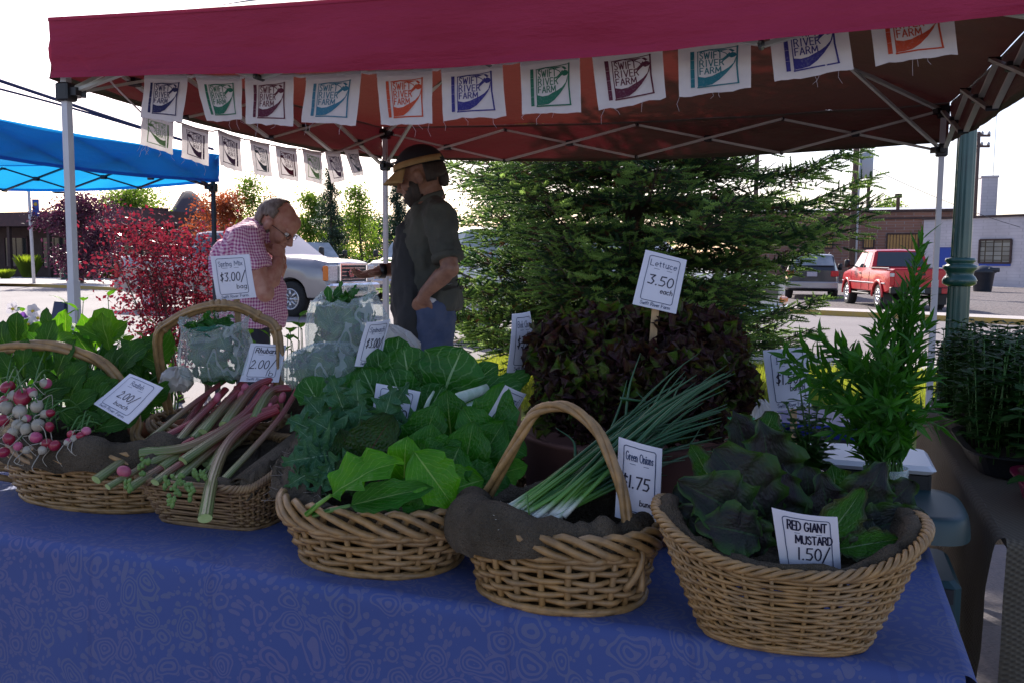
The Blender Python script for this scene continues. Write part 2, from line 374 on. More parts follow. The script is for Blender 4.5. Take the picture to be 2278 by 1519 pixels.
# ground: one road sheet to the horizon, a lot and pavements on it
sheet('ground', [(-900, -60), (900, -60), (900, 1400), (-900, 1400)], 0, 'asphalt')
KP = [atz(*q, .12) for q in [(-500, 618), (0, 629), (250, 640), (840, 658), (1300, 670), (1680, 685), (2050, 701), (2278, 712), (2600, 726)]]
KP = [Vector((-70, 64, .12))]+KP+[Vector((18, 13, .12))]
kmb = MB(); top = MB()
for a, b_ in zip(KP[:-1], KP[1:]):
    kmb.add([(a.x, a.y, 0), (b_.x, b_.y, 0), (b_.x, b_.y, .13), (a.x, a.y, .13)], [(0, 1, 2, 3)])
    top.add([(a.x, a.y, .13), (b_.x, b_.y, .13), (b_.x+.5, b_.y+1.3, .13), (a.x+.5, a.y+1.3, .13)], [(0, 1, 2, 3)])
    top.add([(a.x+.5, a.y+1.3, .13), (b_.x+.5, b_.y+1.3, .13), (b_.x+.5, b_.y+1.3, 0), (a.x+.5, a.y+1.3, 0)], [(0, 1, 2, 3)])
tag(kmb.build('kerb', 'yellow_paint', smooth=False), kind='structure'); tag(top.build('pavement', 'concrete', smooth=False), kind='structure')
sheet('gravel_lot', [(KP[4].x+.5, KP[4].y+1.35), (KP[5].x+.5, KP[5].y+1.35), (KP[6].x+.5, KP[6].y+1.35), (KP[7].x+.5, KP[7].y+1.35), (KP[8].x+.6, KP[8].y+1.35), (24, 12), (60, 20), (60, 70), (-3, 70)], .03, 'gravel')
LA = 19.5; EU = Vector((math.cos(R(LA)), -math.sin(R(LA)), 0)); EV = Vector((math.sin(R(LA)), math.cos(R(LA)), 0))
# lawn strip and near sidewalk run along the street
g0 = Vector((2.9, 10.2, 0))
def strip(u0, u1, v0, v1): return [g0+EU*u0+EV*v0, g0+EU*u1+EV*v0, g0+EU*u1+EV*v1, g0+EU*u0+EV*v1]
sheet('lawn', strip(-3.6, 14, -4.0, 1.35), .012, 'lawn')
sheet('near_pavement', strip(-3.6, 16, 1.36, 2.9), .016, 'concrete')
sheet('far_pavement', [(-60, 48), (-18, 37.5), (-9, 33.2), (-9, 44), (-60, 60)], .128, 'concrete')
# grass blades near the visible lawn
def grassfield(name, n, region, hgt, matn):
    U = RS.rand(n)*(region[1]-region[0])+region[0]; V_ = RS.rand(n)*(region[3]-region[2])+region[2]
    base = np.array([g0]*n)+np.outer(U, np.array(EU))+np.outer(V_, np.array(EV)); base[:, 2] = .01
    ang = RS.rand(n)*6.28; wv = .006; h = hgt*(.5+RS.rand(n)); ln = (RS.rand(n, 2)-.5)*hgt
    dx = np.stack([np.cos(ang)*wv, np.sin(ang)*wv, np.zeros(n)], 1); tip = base+np.stack([ln[:, 0], ln[:, 1], h], 1)
    P = np.stack([base-dx, base+dx, tip], 1); F = np.arange(n*3).reshape(n, 3)
    return tag(npmesh(name, P.reshape(-1, 3), F, matn), kind='stuff')
grassfield('grass', 60000, (-3.6, 4.5, -3.2, 1.33), .07, 'grass_blade')
# ================= TENTS =================
def fabricmat(name, c, c2, tc, tf, rough=.7, sc=1.2, inner=None, flip=False):
    m, t, b, o = nodes(name)
    f = ramp(t, nz(t, sc, 4, mapscale=(1, 1, 3)), .3, .7); cc = mix(t, f, c, c2)
    if inner: ge = N(t, 'ShaderNodeNewGeometry'); cc = mix(t, (mth(t, 'SUBTRACT', 1., ge.outputs['Backfacing']) if flip else ge.outputs['Backfacing']), cc, inner)   # the inner side of the cloth takes a separate colour
    t.links.new(cc, b.inputs['Base Color']); b.inputs['Roughness'].default_value = rough; b.inputs['Specular IOR Level'].default_value = .3
    tr = N(t, 'ShaderNodeBsdfTranslucent'); tr.inputs[0].default_value = c4(tc); mx = N(t, 'ShaderNodeMixShader', i0=tf)
    wv = nz(t, 260, 2); b1 = nz(t, 5, 4, mapscale=(1, 1, 4)); bump(t, b, mth(t, 'MULTIPLY_ADD', wv, .05, b1), .35, .05)
    t.links.new(b.outputs[0], mx.inputs[1]); t.links.new(tr.outputs[0], mx.inputs[2]); t.links.new(mx.outputs[0], o.inputs[0])
fabricmat('red_canvas', (.24, .016, .045), (.3, .022, .06), (.17, .022, .02), .2, inner=(.07, .072, .042))
fabricmat('red_valance', (.33, .02, .055), (.44, .035, .09), (.13, .012, .02), .17, inner=(.07, .072, .042), flip=True)
fabricmat('blue_canvas', (.015, .06, .3), (.02, .075, .36), (.02, .42, .85), .5)
mat('white_metal', (.62, .62, .64), (.55, .55, .58), 8, .35, spec=.5)
mat('grey_metal', (.5, .5, .45), (.42, .42, .38), 8, .4)
mat('black_plastic', (.012, .012, .014), None, rough=.4)
mat('black_metal', (.01, .012, .025), None, rough=.4)
mat('white_thread', (.55, .52, .55), None, rough=.8)
ZV, ZT, ZE, ZP = 2.035, 2.2, 2.255, 2.96
def tent(name, label, fl, ang, W, D, fab, legm, barm, ncell, zoff=0, seed=1, legs=((0, 0), (1, 0), (1, 1), (0, 1)), ZP=ZP):
    eu = Vector((math.cos(R(ang)), -math.sin(R(ang)), 0)); ev = Vector((math.sin(R(ang)), math.cos(R(ang)), 0)); O = Vector((fl[0], fl[1], 0))
    def P(u, v, z): return O+eu*u+ev*v+Vector((0, 0, z+zoff))
    root = thing(name, label, 'canopy tent', O)
    # canopy: four sagging triangles plus a valance
    mb = MB(); C0 = P(W/2, D/2, ZP); e = .035
    cs = [P(-e, -e, ZE), P(W+e, -e, ZE), P(W+e, D+e, ZE), P(-e, D+e, ZE)]
    for k in range(4):
        a, b_ = cs[k], cs[(k+1) % 4]
        def fn(u, v, a=a, b_=b_):
            q = a.lerp(b_, u); q = q.lerp(C0, v); q.z -= (.10*math.sin(PI*v)*(1-.4*math.sin(PI*u)))+.035*math.sin(PI*u)*(1-v)
            q.z += .012*fbm((q.x*2, q.y*2, seed), 1.5); return q
        mb.grid(22, 14, fn)
    roof = mb
    mb = MB()
    for k in range(4):
        a, b_ = cs[k], cs[(k+1) % 4]; nrm = (b_-a).cross(Vector((0, 0, 1))).normalized()
        def fn(u, v, a=a, b_=b_, nrm=nrm, k=k):
            q = a.lerp(b_, u); q.z -= v*(ZE-ZV)+.035*math.sin(PI*u)+v*.018*math.sin(PI*u)
            wr = fbm((u*9+k*7, v*1.2, seed), 1.)*.02+fbm((u*3, v*3+k, seed+8), 1., 4)*.03+fbm((u*2, v*5+k, seed+3), 1.)*.012*math.exp(-6*min(u, 1-u))
            return q+nrm*(wr*v+.004)
        mb.grid(70, 6, fn)
    can = roof.build('canopy', fab, root); va = mb.build('valance', fab.replace('red_canvas', 'red_valance'), can)
    mb = MB()
    for k in range(4):
        a, b_ = cs[k], cs[(k+1) % 4]; nrm = (b_-a).cross(Vector((0, 0, 1))).normalized()
        for v0, v1 in ((.9, 1.004), (-.03, .03)):
            def fh(u, v, a=a, b_=b_, nrm=nrm, k=k, v0=v0, v1=v1):
                q = a.lerp(b_, u); vv = v0+(v1-v0)*v; q.z -= vv*(ZE-ZV)+.035*math.sin(PI*u)+vv*.018*math.sin(PI*u); vv = max(0, vv)
                wr = fbm((u*9+k*7, vv*1.2, seed), 1.)*.02+fbm((u*3, vv*3+k, seed+8), 1., 4)*.03+fbm((u*2, vv*5+k, seed+3), 1.)*.012*math.exp(-6*min(u, 1-u))
                return q+nrm*(wr*vv+.0075)
            mb.grid(70, 1, fh)
    mb.build('hem', fab.replace('red_canvas', 'red_valance'), va)
    # hem seam
    # legs
    for (i, j) in legs:
        x, y = i*W, j*D; L = MB(); L.bar(P(x, y, -zoff), P(x, y, 1.25), .034); L.build('leg', legm, root, smooth=False)
        L2 = MB(); L2.bar(P(x, y, 1.2), P(x, y, ZT+.02), .028, .028); 
        for hz in (.95, 1.0, .55): pass
        L2.build('inner_leg', legm, root, smooth=False)
        sx, sy = (1 if i == 0 else -1), (1 if j == 0 else -1)
        for zz in (1.985, ZT): B = MB(); B.box(P(x, y, zz), (.06, .06, .07), Matrix.Rotation(R(-ang), 3, 'Z'), .006); B.bar(P(x, y, zz), P(x+sx*.06, y, zz), .03); B.bar(P(x, y, zz), P(x, y+sy*.06, zz), .03); B.bar(P(x, y, zz), P(x+sx*.05, y+sy*.05, zz), .03); B.build('bracket', 'black_plastic', root, smooth=False)
    # scissor trusses
    def truss(A, Bv, n, inn):
        d = (Bv-A); dl = d/n; z1, z2 = 1.985+zoff, ZT+zoff; o1 = inn*.012
        for k in range(n):
            p, q = A+dl*k, A+dl*(k+1)
            if k == 0: p = p+d.normalized()*.055
            if k == n-1: q = q-d.normalized()*.055
            za, zb = (z1+.01, z2-.005)
            for s_, zp, zq in ((1, za, zb), (-1, zb, za)): t_ = MB(); t_.bar(Vector((p.x, p.y, zp))+o1*s_, Vector((q.x, q.y, zq))+o1*s_, .024, .012, up=inn.cross(d)); t_.build('truss_bar', barm, root, smooth=False)
            c = (p+q)/2; J = MB(); J.box(Vector((c.x, c.y, (za+zb)/2)), (.045, .045, .036), Matrix.Rotation(math.atan2(d.y, d.x), 3, 'Z'), .004); J.build('truss_joint', 'black_plastic', root, smooth=False)
            if k < n-1:
                for zz in (za, zb): J = MB(); J.tube([Vector((q.x, q.y, zz))-inn*.024, Vector((q.x, q.y, zz))+inn*.024], .011, 8); J.build('pivot_bolt', 'black_plastic', root, smooth=False)
    truss(P(0, 0, 0), P(W, 0, 0), ncell[0], ev); truss(P(0, D, 0), P(W, D, 0), ncell[0], -ev)
    truss(P(0, 0, 0), P(0, D, 0), ncell[1], eu); truss(P(W, 0, 0), P(W, D, 0), ncell[1], -eu)
    # hip bars with braces
    for (i, j) in ((0, 0), (1, 0), (1, 1), (0, 1)):
        H = MB(); a = P(i*W, j*D, ZT+.0); c = P(W/2, D/2, ZP-.08); h = a.lerp(c, .5)+Vector((0, 0, -.02))
        H.bar(a, h, .026, .018); H.bar(h, c, .022, .016)
        lo = P(i*W, j*D, 1.985); H.build('roof_bar', barm, root, smooth=False); H = MB(); H.bar(lo, a.lerp(c, .3)+Vector((0, 0, -.015)), .02, .014); H.build('brace', barm, root, smooth=False)
        Jm = MB(); Jm.box(h, (.05, .05, .04), Matrix.Rotation(R(45-ang), 3, 'Z')); Jm.build('roof_joint', 'black_plastic', root, smooth=False)
    cp = MB(); cp.bar(P(W/2, D/2, ZP-.3), P(W/2, D/2, ZP-.02), .04); cp.build('centre_post', barm, root, smooth=False)
    return root, P, eu, ev
TF = (-1.749, 3.539); TW, TD = 3.49, 2.80
tentA, TP, TU, TV = tent('canopy_tent', 'dark red pop-up canopy with white legs over the vegetable stall', TF, 18, TW, TD, 'red_canvas', 'white_metal', 'grey_metal', (4, 4))
c_ = at(474, 412, 7.5); d_ = Vector((c_.x, c_.y, 0))
EU18 = Vector((math.cos(R(18)), -math.sin(R(18)), 0)); EV18 = Vector((math.sin(R(18)), math.cos(R(18)), 0))
d_ = d_-EU18*3.0-EV18*3.0
tentB, BP, BU, BV = tent('blue_canopy_tent', 'blue pop-up canopy with black frame left of the red one', (d_.x, d_.y), 18, 3.0, 3.0, 'blue_canvas', 'black_metal', 'black_metal', (4, 4), zoff=-.06, seed=9, ZP=2.3)
rp = MB(); rp.tube(crv([at(474, 333, 7.5), at(320, 286, 6.6), at(137, 226, 5.6), at(-120, 140, 4.6)], 16), .011, 6)
rp.tube(crv([at(474, 333, 7.5), at(320, 289, 6.6), at(137, 235, 5.6), at(-120, 168, 4.6)], 16), .007, 6)
mat('navy_rope', (.01, .03, .14), None, rough=.7)
tag(rp.build('rope', 'navy_rope', loc=at(474, 333, 7.5)), 'dark blue guy rope slanting down to the corner of the blue canopy', 'rope')
# ================= BUNTING =================
mat('muslin', (.84, .81, .84), (.76, .74, .78), 30, .85, bs=.25, bsc=300, bd=.001, transl=(.8, .74, .72), tf=.4)
INK = dict(navy=(.018, .02, .1), green=(.02, .16, .1), maroon=(.11, .012, .04), sky=(.04, .19, .3), orange=(.55, .07, .025), teal=(.015, .17, .22), purple=(.09, .05, .12), pale=(.22, .42, .2), grey=(.07, .1, .14), indigo=(.035, .03, .22))
for k, c in INK.items(): mat('ink_'+k, c, tuple(.6*x+.18 for x in c), 160, .8, lo=.5, hi=.9, transl=c, tf=.2)
def logo(mb, fn, mir=False):
    f = (lambda u, v: fn(1-u, v)) if mir else fn
    def poly(pts):
        if len(pts) < 3: return
        mb.poly([f(*p) for p in pts])
    x0, y0, w_, h_ = .17, .14, .66, .68
    def q(x, y): return (x0+x*w_, y0+y*h_)
    for k in range(4): poly([q(0, k*.25), q(.085, k*.25), q(.085, k*.25+.245), q(0, k*.25+.245)])
    fr = lambda pts, wd: ribbons(mb, [[q(*p) for p in pts]], wd*h_, f, 1.)
    fr([(.15, .97), (.4, 1.0), (.7, 1.01), (1, 1.05)], .022); fr([(.985, 1.06), (.97, .5), (1.0, 0)], .035); fr([(.15, -.01), (.55, .0), (1.01, .0)], .035); fr([(.16, .97), (.155, .5), (.16, 0)], .02)
    lo = [(.16, .02), (.3, .02), (.45, .04), (.6, .14), (.75, .3), (.87, .47), (.94, .62), (.97, .78)]
    hi = [(.16, .29), (.3, .25), (.45, .27), (.57, .33), (.68, .38), (.8, .46), (.9, .58), (.96, .78)]
    for i in range(len(lo)-1): poly([q(*lo[i]), q(*lo[i+1]), q(*hi[i+1]), q(*hi[i])])
    # the bird: body, forked tail, wing to the top line
    poly([q(.97, .8), q(.95, .87), q(.88, .9), q(.82, .86), q(.8, .78), q(.86, .74), q(.93, .76)])
    poly([q(.82, .9), q(.86, .82), q(.8, .76), q(.62, .6), q(.7, .72), q(.6, .66), q(.74, .8)]); poly([q(.88, .9), q(.8, .98), q(.68, .95), q(.5, .99), (q(.72, .99)), q(.86, .99), q(.93, .93)])
    fr([(.2, .95), (.4, .99), (.6, .96), (.74, .88), (.8, .8)], .02)
    wd = .023*h_
    for s_, yy, hh, ww in (('SWIFT', .755, .185, .46), ('RIVER', .545, .175, .5), ('FARM', .345, .165, .44)):
        ribbons(mb, strokes(s_, q(.2, 0)[0], q(0, yy)[1], hh*h_, ww*w_, .3), wd, f)
def pennant(corners, plane, n, ink, label, group, mir=False, seed=0, off=.003, bow=.0, frays=0):
    P4 = [atp(x, y, plane, n) for x, y in corners]  # TL TR BR BL
    nn = Vector(n).normalized(); 
    if (CAM-P4[0]).dot(nn) < 0: nn = -nn
    W = (P4[1]-P4[0]).length; r_ = random.Random(seed)
    def F(u, v, o=0):
        a = P4[3].lerp(P4[2], u); b_ = P4[0].lerp(P4[1], u); p = a.lerp(b_, v)
        dz = (.05*W*fbm((u*1.6+seed, v*1.1, seed), 1.)+.05*W*math.sin(u*5+seed)*(1-v)*.5)
        e = (1-v)*.025*W*fbm((u*5, seed, 3.3), 1.) if v < .04 else 0
        return p+nn*(dz+o)+Vector((0, 0, e))
    root = thing('pennant', label, 'pennant', P4[0].lerp(P4[1], .5), group)
    mb = MB(); mb.grid(12, 14, F)
    mb.grid(12, 2, lambda u, v: F(u, .9+.1*v, .003 if v < .5 else .001))
    mb.build('cloth', 'muslin', root)
    L = MB(); logo(L, lambda u, v: F(u, v, off), mir); L.build('print', 'ink_'+ink, root, smooth=False)
    if frays:
        T = MB()
        for k in range(frays):
            u = r_.random(); p = F(u, 0); q = p+Vector((r_.uniform(-.02, .02), 0, -r_.uniform(.015, .05))); T.tube([p, (p+q)/2+Vector((r_.uniform(-.01, .01), 0, 0)), q], .0007, 3)
        T.build('loose_thread', 'white_thread', root)
    return P4
FR = [((322, 166), (417, 171), (404, 273), (314, 263), 'navy', 'dark blue'), ((435, 170), (535, 173), (541, 267), (462, 271), 'green', 'green'),
 ((545, 170), (655, 169), (652, 281), (547, 276), 'maroon', 'maroon'), ((682, 170), (804, 161), (790, 279), (669, 272), 'sky', 'light blue'),
 ((838, 162), (962, 156), (962, 276), (846, 279), 'orange', 'orange'), ((981, 152), (1118, 142), (1124, 259), (986, 270), 'indigo', 'indigo blue'),
 ((1157, 137), (1289, 120), (1292, 250), (1162, 256), 'green', 'green'), ((1316, 118), (1473, 102), (1482, 219), (1333, 248), 'maroon', 'maroon'),
 ((1508, 97), (1670, 84), (1671, 198), (1511, 217), 'teal', 'teal'), ((1708, 44), (1881, 28), (1899, 155), (1723, 184), 'indigo', 'indigo blue'),
 ((1930, 0), (2116, -14), (2132, 122), (1948, 146), 'orange', 'orange')]
LBF = ['leftmost pennant of the front row, printed dark blue', 'green printed pennant, second from the left in the front row', 'maroon printed pennant third from left, above the back string of pennants',
 'light blue printed pennant fourth from the left in the front row', 'orange printed pennant hanging above the capped man', 'indigo printed pennant right of the orange one above the capped man',
 'green printed pennant over the middle of the canopy', 'tilted maroon printed pennant with streaky ink right of centre', 'teal printed pennant in the front row', 'indigo printed pennant partly under the valance near the right end', 'rightmost pennant, orange print half hidden by the valance']
fp = TP(0, .1, 0); GF = 'farm pennants along the front of the canopy'; tops = []
for k, f in enumerate(FR): tops.append(pennant(f[:4], fp, TV, f[4], LBF[k], GF, seed=k+1, frays=3))
sm = MB(); pts = [TP(.06, .1, 2.13)]
for P4 in tops: pts += [P4[0]+Vector((0, 0, .002)), P4[1]+Vector((0, 0, .002))]
pts.append(TP(TW-.06, .1, 2.14))
for a, b_ in zip(pts[:-1], pts[1:]): sm.tube([a, (a+b_)/2-Vector((0, 0, .004)), b_], [(.003, .007)]*3, 6)
tag(sm.build('pennant_string', 'muslin', loc=pts[0]), 'off white cloth tape holding the front row of pennants', 'string')
BR_ = [((316, 253), (388, 268), (385, 345), (312, 322), 'pale'), ((404, 275), (463, 292), (465, 370), (402, 350), 'purple'), ((484, 290), (535, 308), (540, 385), (488, 368), 'purple'),
 ((555, 312), (598, 322), (605, 395), (565, 388), 'grey'), ((612, 325), (660, 332), (663, 405), (622, 397), 'maroon'), ((672, 332), (715, 340), (718, 412), (682, 402), 'pale'),
 ((722, 338), (757, 337), (768, 402), (738, 408), 'purple'), ((765, 335), (798, 332), (810, 390), (785, 393), 'grey')]
LBB = ['pale green pennant with frayed hem hanging below the leftmost front pennant', 'purple pennant in front of the blue canopy valance, seen from behind', 'purple pennant just right of the blue canopy corner', 'grey blue pennant in the side row left of the maroon one',
 'maroon pennant in the side row seen from behind', 'pale green pennant above the conifer in the side row', 'narrow purple pennant second from the back leg', 'small faint pennant hanging nearest the back leg']
bp_ = TP(.06, 0, 0); GB = 'farm pennants along the left side of the canopy'; tops = []
for k, f in enumerate(BR_): tops.append(pennant(f[:4], bp_, TU, f[4], LBB[k], GB, mir=True, seed=k+31, frays=8 if k == 0 else 3))
sm = MB(); pts = [TP(.06, .1, 2.1)]
for P4 in tops: pts += [P4[0], P4[1]]
pts.append(TP(.06, TD-.05, 2.0))
for a, b_ in zip(pts[:-1], pts[1:]): sm.tube([a, (a+b_)/2-Vector((0, 0, .004)), b_], .004, 5)
tag(sm.build('pennant_string', 'muslin', loc=pts[0]), 'cloth tape holding the left side row of pennants', 'string')
# ================= TABLES =================
m, t, b, o = nodes('paisley')
co = coord(t); d1 = nz(t, 3.2, 3); 
vm = N(t, 'ShaderNodeVectorMath', operation='ADD'); t.links.new(co, vm.inputs[0])
nn_ = N(t, 'ShaderNodeTexNoise'); nn_.inputs['Scale'].default_value = 9; t.links.new(co, nn_.inputs['Vector']); sc_ = N(t, 'ShaderNodeVectorMath', operation='SCALE'); sc_.inputs[3].default_value = .1
t.links.new(nn_.outputs[1], sc_.inputs[0]); t.links.new(sc_.outputs[0], vm.inputs[1])
v1 = N(t, 'ShaderNodeTexVoronoi'); v1.inputs['Scale'].default_value = 16; v1.inputs['Randomness'].default_value = .85; t.links.new(vm.outputs[0], v1.inputs['Vector'])
rings = mth(t, 'SINE', mth(t, 'MULTIPLY', v1.outputs[0], 48.)); inside = mth(t, 'LESS_THAN', v1.outputs[0], .47)
v2 = N(t, 'ShaderNodeTexVoronoi'); v2.inputs['Scale'].default_value = 62; t.links.new(vm.outputs[0], v2.inputs['Vector'])
flor = mth(t, 'LESS_THAN', v2.outputs[0], .4)
pat = mth(t, 'ADD', mth(t, 'MULTIPLY', inside, mth(t, 'GREATER_THAN', rings, .1)), mth(t, 'MULTIPLY', mth(t, 'SUBTRACT', 1., inside), mth(t, 'MULTIPLY', flor, .9)))
tint = mix(t, ramp(t, nz(t, 2.2, 2), .35, .65), (.2, .16, .28), (.16, .18, .2))
cc = mix(t, mth(t, 'MULTIPLY', pat, .4), (.055, .085, .25), tint)
vs = N(t, 'ShaderNodeTexWave'); vs.inputs['Scale'].default_value = 1.1; vs.inputs['Distortion'].default_value = 1.0; t.links.new(co, vs.inputs['Vector'])
cc = mix(t, mth(t, 'MULTIPLY', mth(t, 'GREATER_THAN', vs.outputs[1], .997), .2), cc, (.03, .04, .16))
t.links.new(cc, b.inputs['Base Color']); b.inputs['Roughness'].default_value = .7; b.inputs['Sheen Weight'].default_value = .05; b.inputs['Specular IOR Level'].default_value = .25
bump(t, b, mth(t, 'MULTIPLY_ADD', nz(t, 420, 2), .15, mth(t, 'MULTIPLY', pat, .4)), .25, .002)
TZ = .75
T0 = Vector((.665, 1.245, 0))     # front right corner; EU along the front, EV away from the camera
def TB(u, v, z=TZ): return T0+EU*u+EV*v+Vector((0, 0, z))   # u negative to the left
def drape(mb, P, u0, u1, v0, v1, ztop, drop, sides, seed, amp=.012, rad=.02, nu=90):
    """cloth over a rectangular top: top sheet with rounded folds and hanging sides"""
    def hz(p): return .005*fbm((p.x*3, p.y*3, seed), 1.)+.004*abs(fbm((p.x*7, p.y*7, seed), 1.))+.0025
    def topf(a, b_):
        u = u0+(u1-u0)*a; v = v0+(v1-v0)*b_; p = P(u, v, ztop)
        p.z += hz(p); return p
    mb.grid(nu, 26, topf)
    def side(A, B, out, ln):
        def fn(a, s):
            p = A.lerp(B, a); 
            if s < .25:
                t_ = s/.25*PI/2; q = p+out*(rad*math.sin(t_))+Vector((0, 0, -rad*(1-math.cos(t_))+hz(p)*(1-s/.25)))
                return q
            k = (s-.25)/.75; fl = amp*k**.6*(math.sin(a*ln*9+seed+1.5*math.sin(a*ln*2.3))+.6*fbm((a*ln*5, k*1.5, seed), 1.)*2)
            return p+out*(rad+.02*k+fl)+Vector((0, 0, -rad-k*(drop-rad)))
        mb.grid(nu, 26, fn)
    if 'f' in sides: side(P(u0, v0, ztop), P(u1, v0, ztop), -EV, abs(u1-u0))
    if 'r' in sides: side(P(u1, v0, ztop), P(u1, v1, ztop), EU, abs(v1-v0))
    if 'l' in sides: side(P(u0, v1, ztop), P(u0, v0, ztop), -EU, abs(v1-v0))
    if 'b' in sides: side(P(u1, v1, ztop), P(u0, v1, ztop), EV, abs(u1-u0))
mat('table_plastic', (.4, .4, .4), None, rough=.6)
mat('dark_cloth', (.02, .02, .025), (.03, .03, .035), 5, .9)
def table(P, u0, u1, v0, v1, z, label, group=None):
    r = thing('folding_table', label, 'table', P((u0+u1)/2, (v0+v1)/2, 0), group)
    mb = MB(); mb.box(P((u0+u1)/2, (v0+v1)/2, z-.02), (u1-u0-.02, v1-v0-.02, .035), Matrix.Rotation(R(-LA), 3, 'Z'), .01); mb.build('tabletop', 'table_plastic', r, smooth=False)
    for a in (u0+.15, u1-.15):
        for b_ in (v0+.1, v1-.1): L = MB(); L.tube([P(a, b_, 0), P(a, b_, z-.03)], .014, 8); L.build('leg', 'grey_metal', r)
table(TB, -2.6, 0, 0, .8, TZ-.003, 'long folding table under the blue paisley cloth, carrying the baskets')
mb = MB(); drape(mb, TB, -2.6, .0, 0, .8, TZ, .5, 'frlb', 3, amp=.018)
tag(mb.build('tablecloth', 'paisley', loc=TB(-1.3, .4, TZ)), 'blue paisley tablecloth hanging over the front of the main table', 'tablecloth')
# back table (lower, behind the stall)
def BT(u, v, z=.7): return TB(u, v, z)
table(BT, -2.5, -.02, .95, 1.4, .697, 'low back table under a dark cloth behind the baskets')
mb = MB(); drape(mb, BT, -2.5, -.02, .95, 1.4, .70, .35, 'frlb', 8)
tag(mb.build('dark_cloth', 'dark_cloth', loc=BT(-1.2, 1.1)), 'plain dark cloth over the back table', 'tablecloth')
# side table with burlap
m, t, b, o = nodes('burlap')
def weave(t, sx, sz, kind='Object'):
    co = coord(t, None, kind); sp = N(t, 'ShaderNodeSeparateXYZ'); t.links.new(co, sp.inputs[0])
    a = mth(t, 'SINE', mth(t, 'MULTIPLY', mth(t, 'ADD', sp.outputs[0], mth(t, 'MULTIPLY', sp.outputs[1], .6)), sx)); b2 = mth(t, 'SINE', mth(t, 'MULTIPLY', mth(t, 'ADD', sp.outputs[2], mth(t, 'MULTIPLY', sp.outputs[1], .5)), sz))
    return mth(t, 'MULTIPLY', a, b2)
wv = nz(t, 520, 1, mapscale=(1, 1, 1)); cc = mix(t, ramp(t, nz(t, 9, 5), .3, .7), (.055, .045, .03), (.15, .12, .085)); cc = mix(t, mth(t, 'MULTIPLY', ramp(t, wv, .42, .62), .45), cc, (.04, .032, .024))
t.links.new(cc, b.inputs['Base Color']); b.inputs['Roughness'].default_value = .95; b.inputs['Specular IOR Level'].default_value = .1
bump(t, b, mth(t, 'ADD', mth(t, 'MULTIPLY', wv, .5), mth(t, 'ADD', mth(t, 'MULTIPLY', nz(t, 300, 2), 2.5), mth(t, 'MULTIPLY', nz(t, 28, 5), 9.))), .9, .003)
m, t, b, o = nodes('striped_burlap')
wv = weave(t, 500., 500.); cc = mix(t, ramp(t, wv, -.2, .6), (.19, .165, .12), (.11, .095, .07)); t.links.new(cc, b.inputs['Base Color']); b.inputs['Roughness'].default_value = .95; bump(t, b, wv, .6, .003)
tr = N(t, 'ShaderNodeBsdfTranslucent'); tr.inputs[0].default_value = (.2, .15, .1, 1); mx = N(t, 'ShaderNodeMixShader', i0=.25); t.links.new(b.outputs[0], mx.inputs[1]); t.links.new(tr.outputs[0], mx.inputs[2]); t.links.new(mx.outputs[0], o.inputs[0])
q0 = atz(2237, 1197, .75); q1 = atz(2052, 900, .75)
S0 = Vector((q0.x, q0.y, 0))
def SB(u, v, z=.75): return S0+EU*u+EV*v+Vector((0, 0, z))
table(SB, 0, .8, 0, 1.85, .745, 'side table under burlap at the right, carrying seedling trays')
mb = MB(); drape(mb, SB, 0, .8, 0, 1.85, .75, .55, 'flb', 5, amp=.03, nu=70)
tag(mb.build('burlap_cloth', 'striped_burlap', loc=SB(.4, .9, .75)), 'tan burlap cloth hanging in folds over the right side table', 'tablecloth')

# ================= VEHICLES =================
def paint(name, c, rough=.25, metal=.0, coat=.8):
    m = mat(name, c, tuple(x*.88 for x in c), 1.5, rough, metal, coat=coat); return m
paint('pewter_paint', (.3, .29, .3), .3, .5); paint('red_paint', (.5, .004, .012), .35, coat=.35); paint('white_paint', (.75, .75, .74), .3); paint('cream_paint', (.6, .52, .46), .3); paint('dark_paint', (.03, .035, .045), .25); paint('silver_paint', (.4, .4, .42), .3, .4)
mat('car_glass', (.03, .04, .045), None, rough=.05, spec=.9, coat=.6); mat('pale_glass', (.35, .4, .42), (.2, .24, .26), 2, .08, spec=.9)
mat('tyre', (.014, .014, .015), (.025, .025, .025), 30, .9); mat('chrome', (.75, .75, .77), None, rough=.12, metal=1); mat('alloy', (.55, .55, .57), None, rough=.3, metal=.8)
mat('trim_black', (.012, .012, .013), None, rough=.5); mat('lamp_clear', (.7, .68, .66), (.45, .44, .44), 30, .12, spec=.8); mat('lamp_amber', (.75, .2, .03), None, rough=.2); mat('lamp_red', (.5, .01, .02), None, rough=.2); mat('plate', (.55, .57, .6), (.3, .33, .42), 60, .5)
mat('emblem_red', (.4, .02, .03), None, rough=.3)
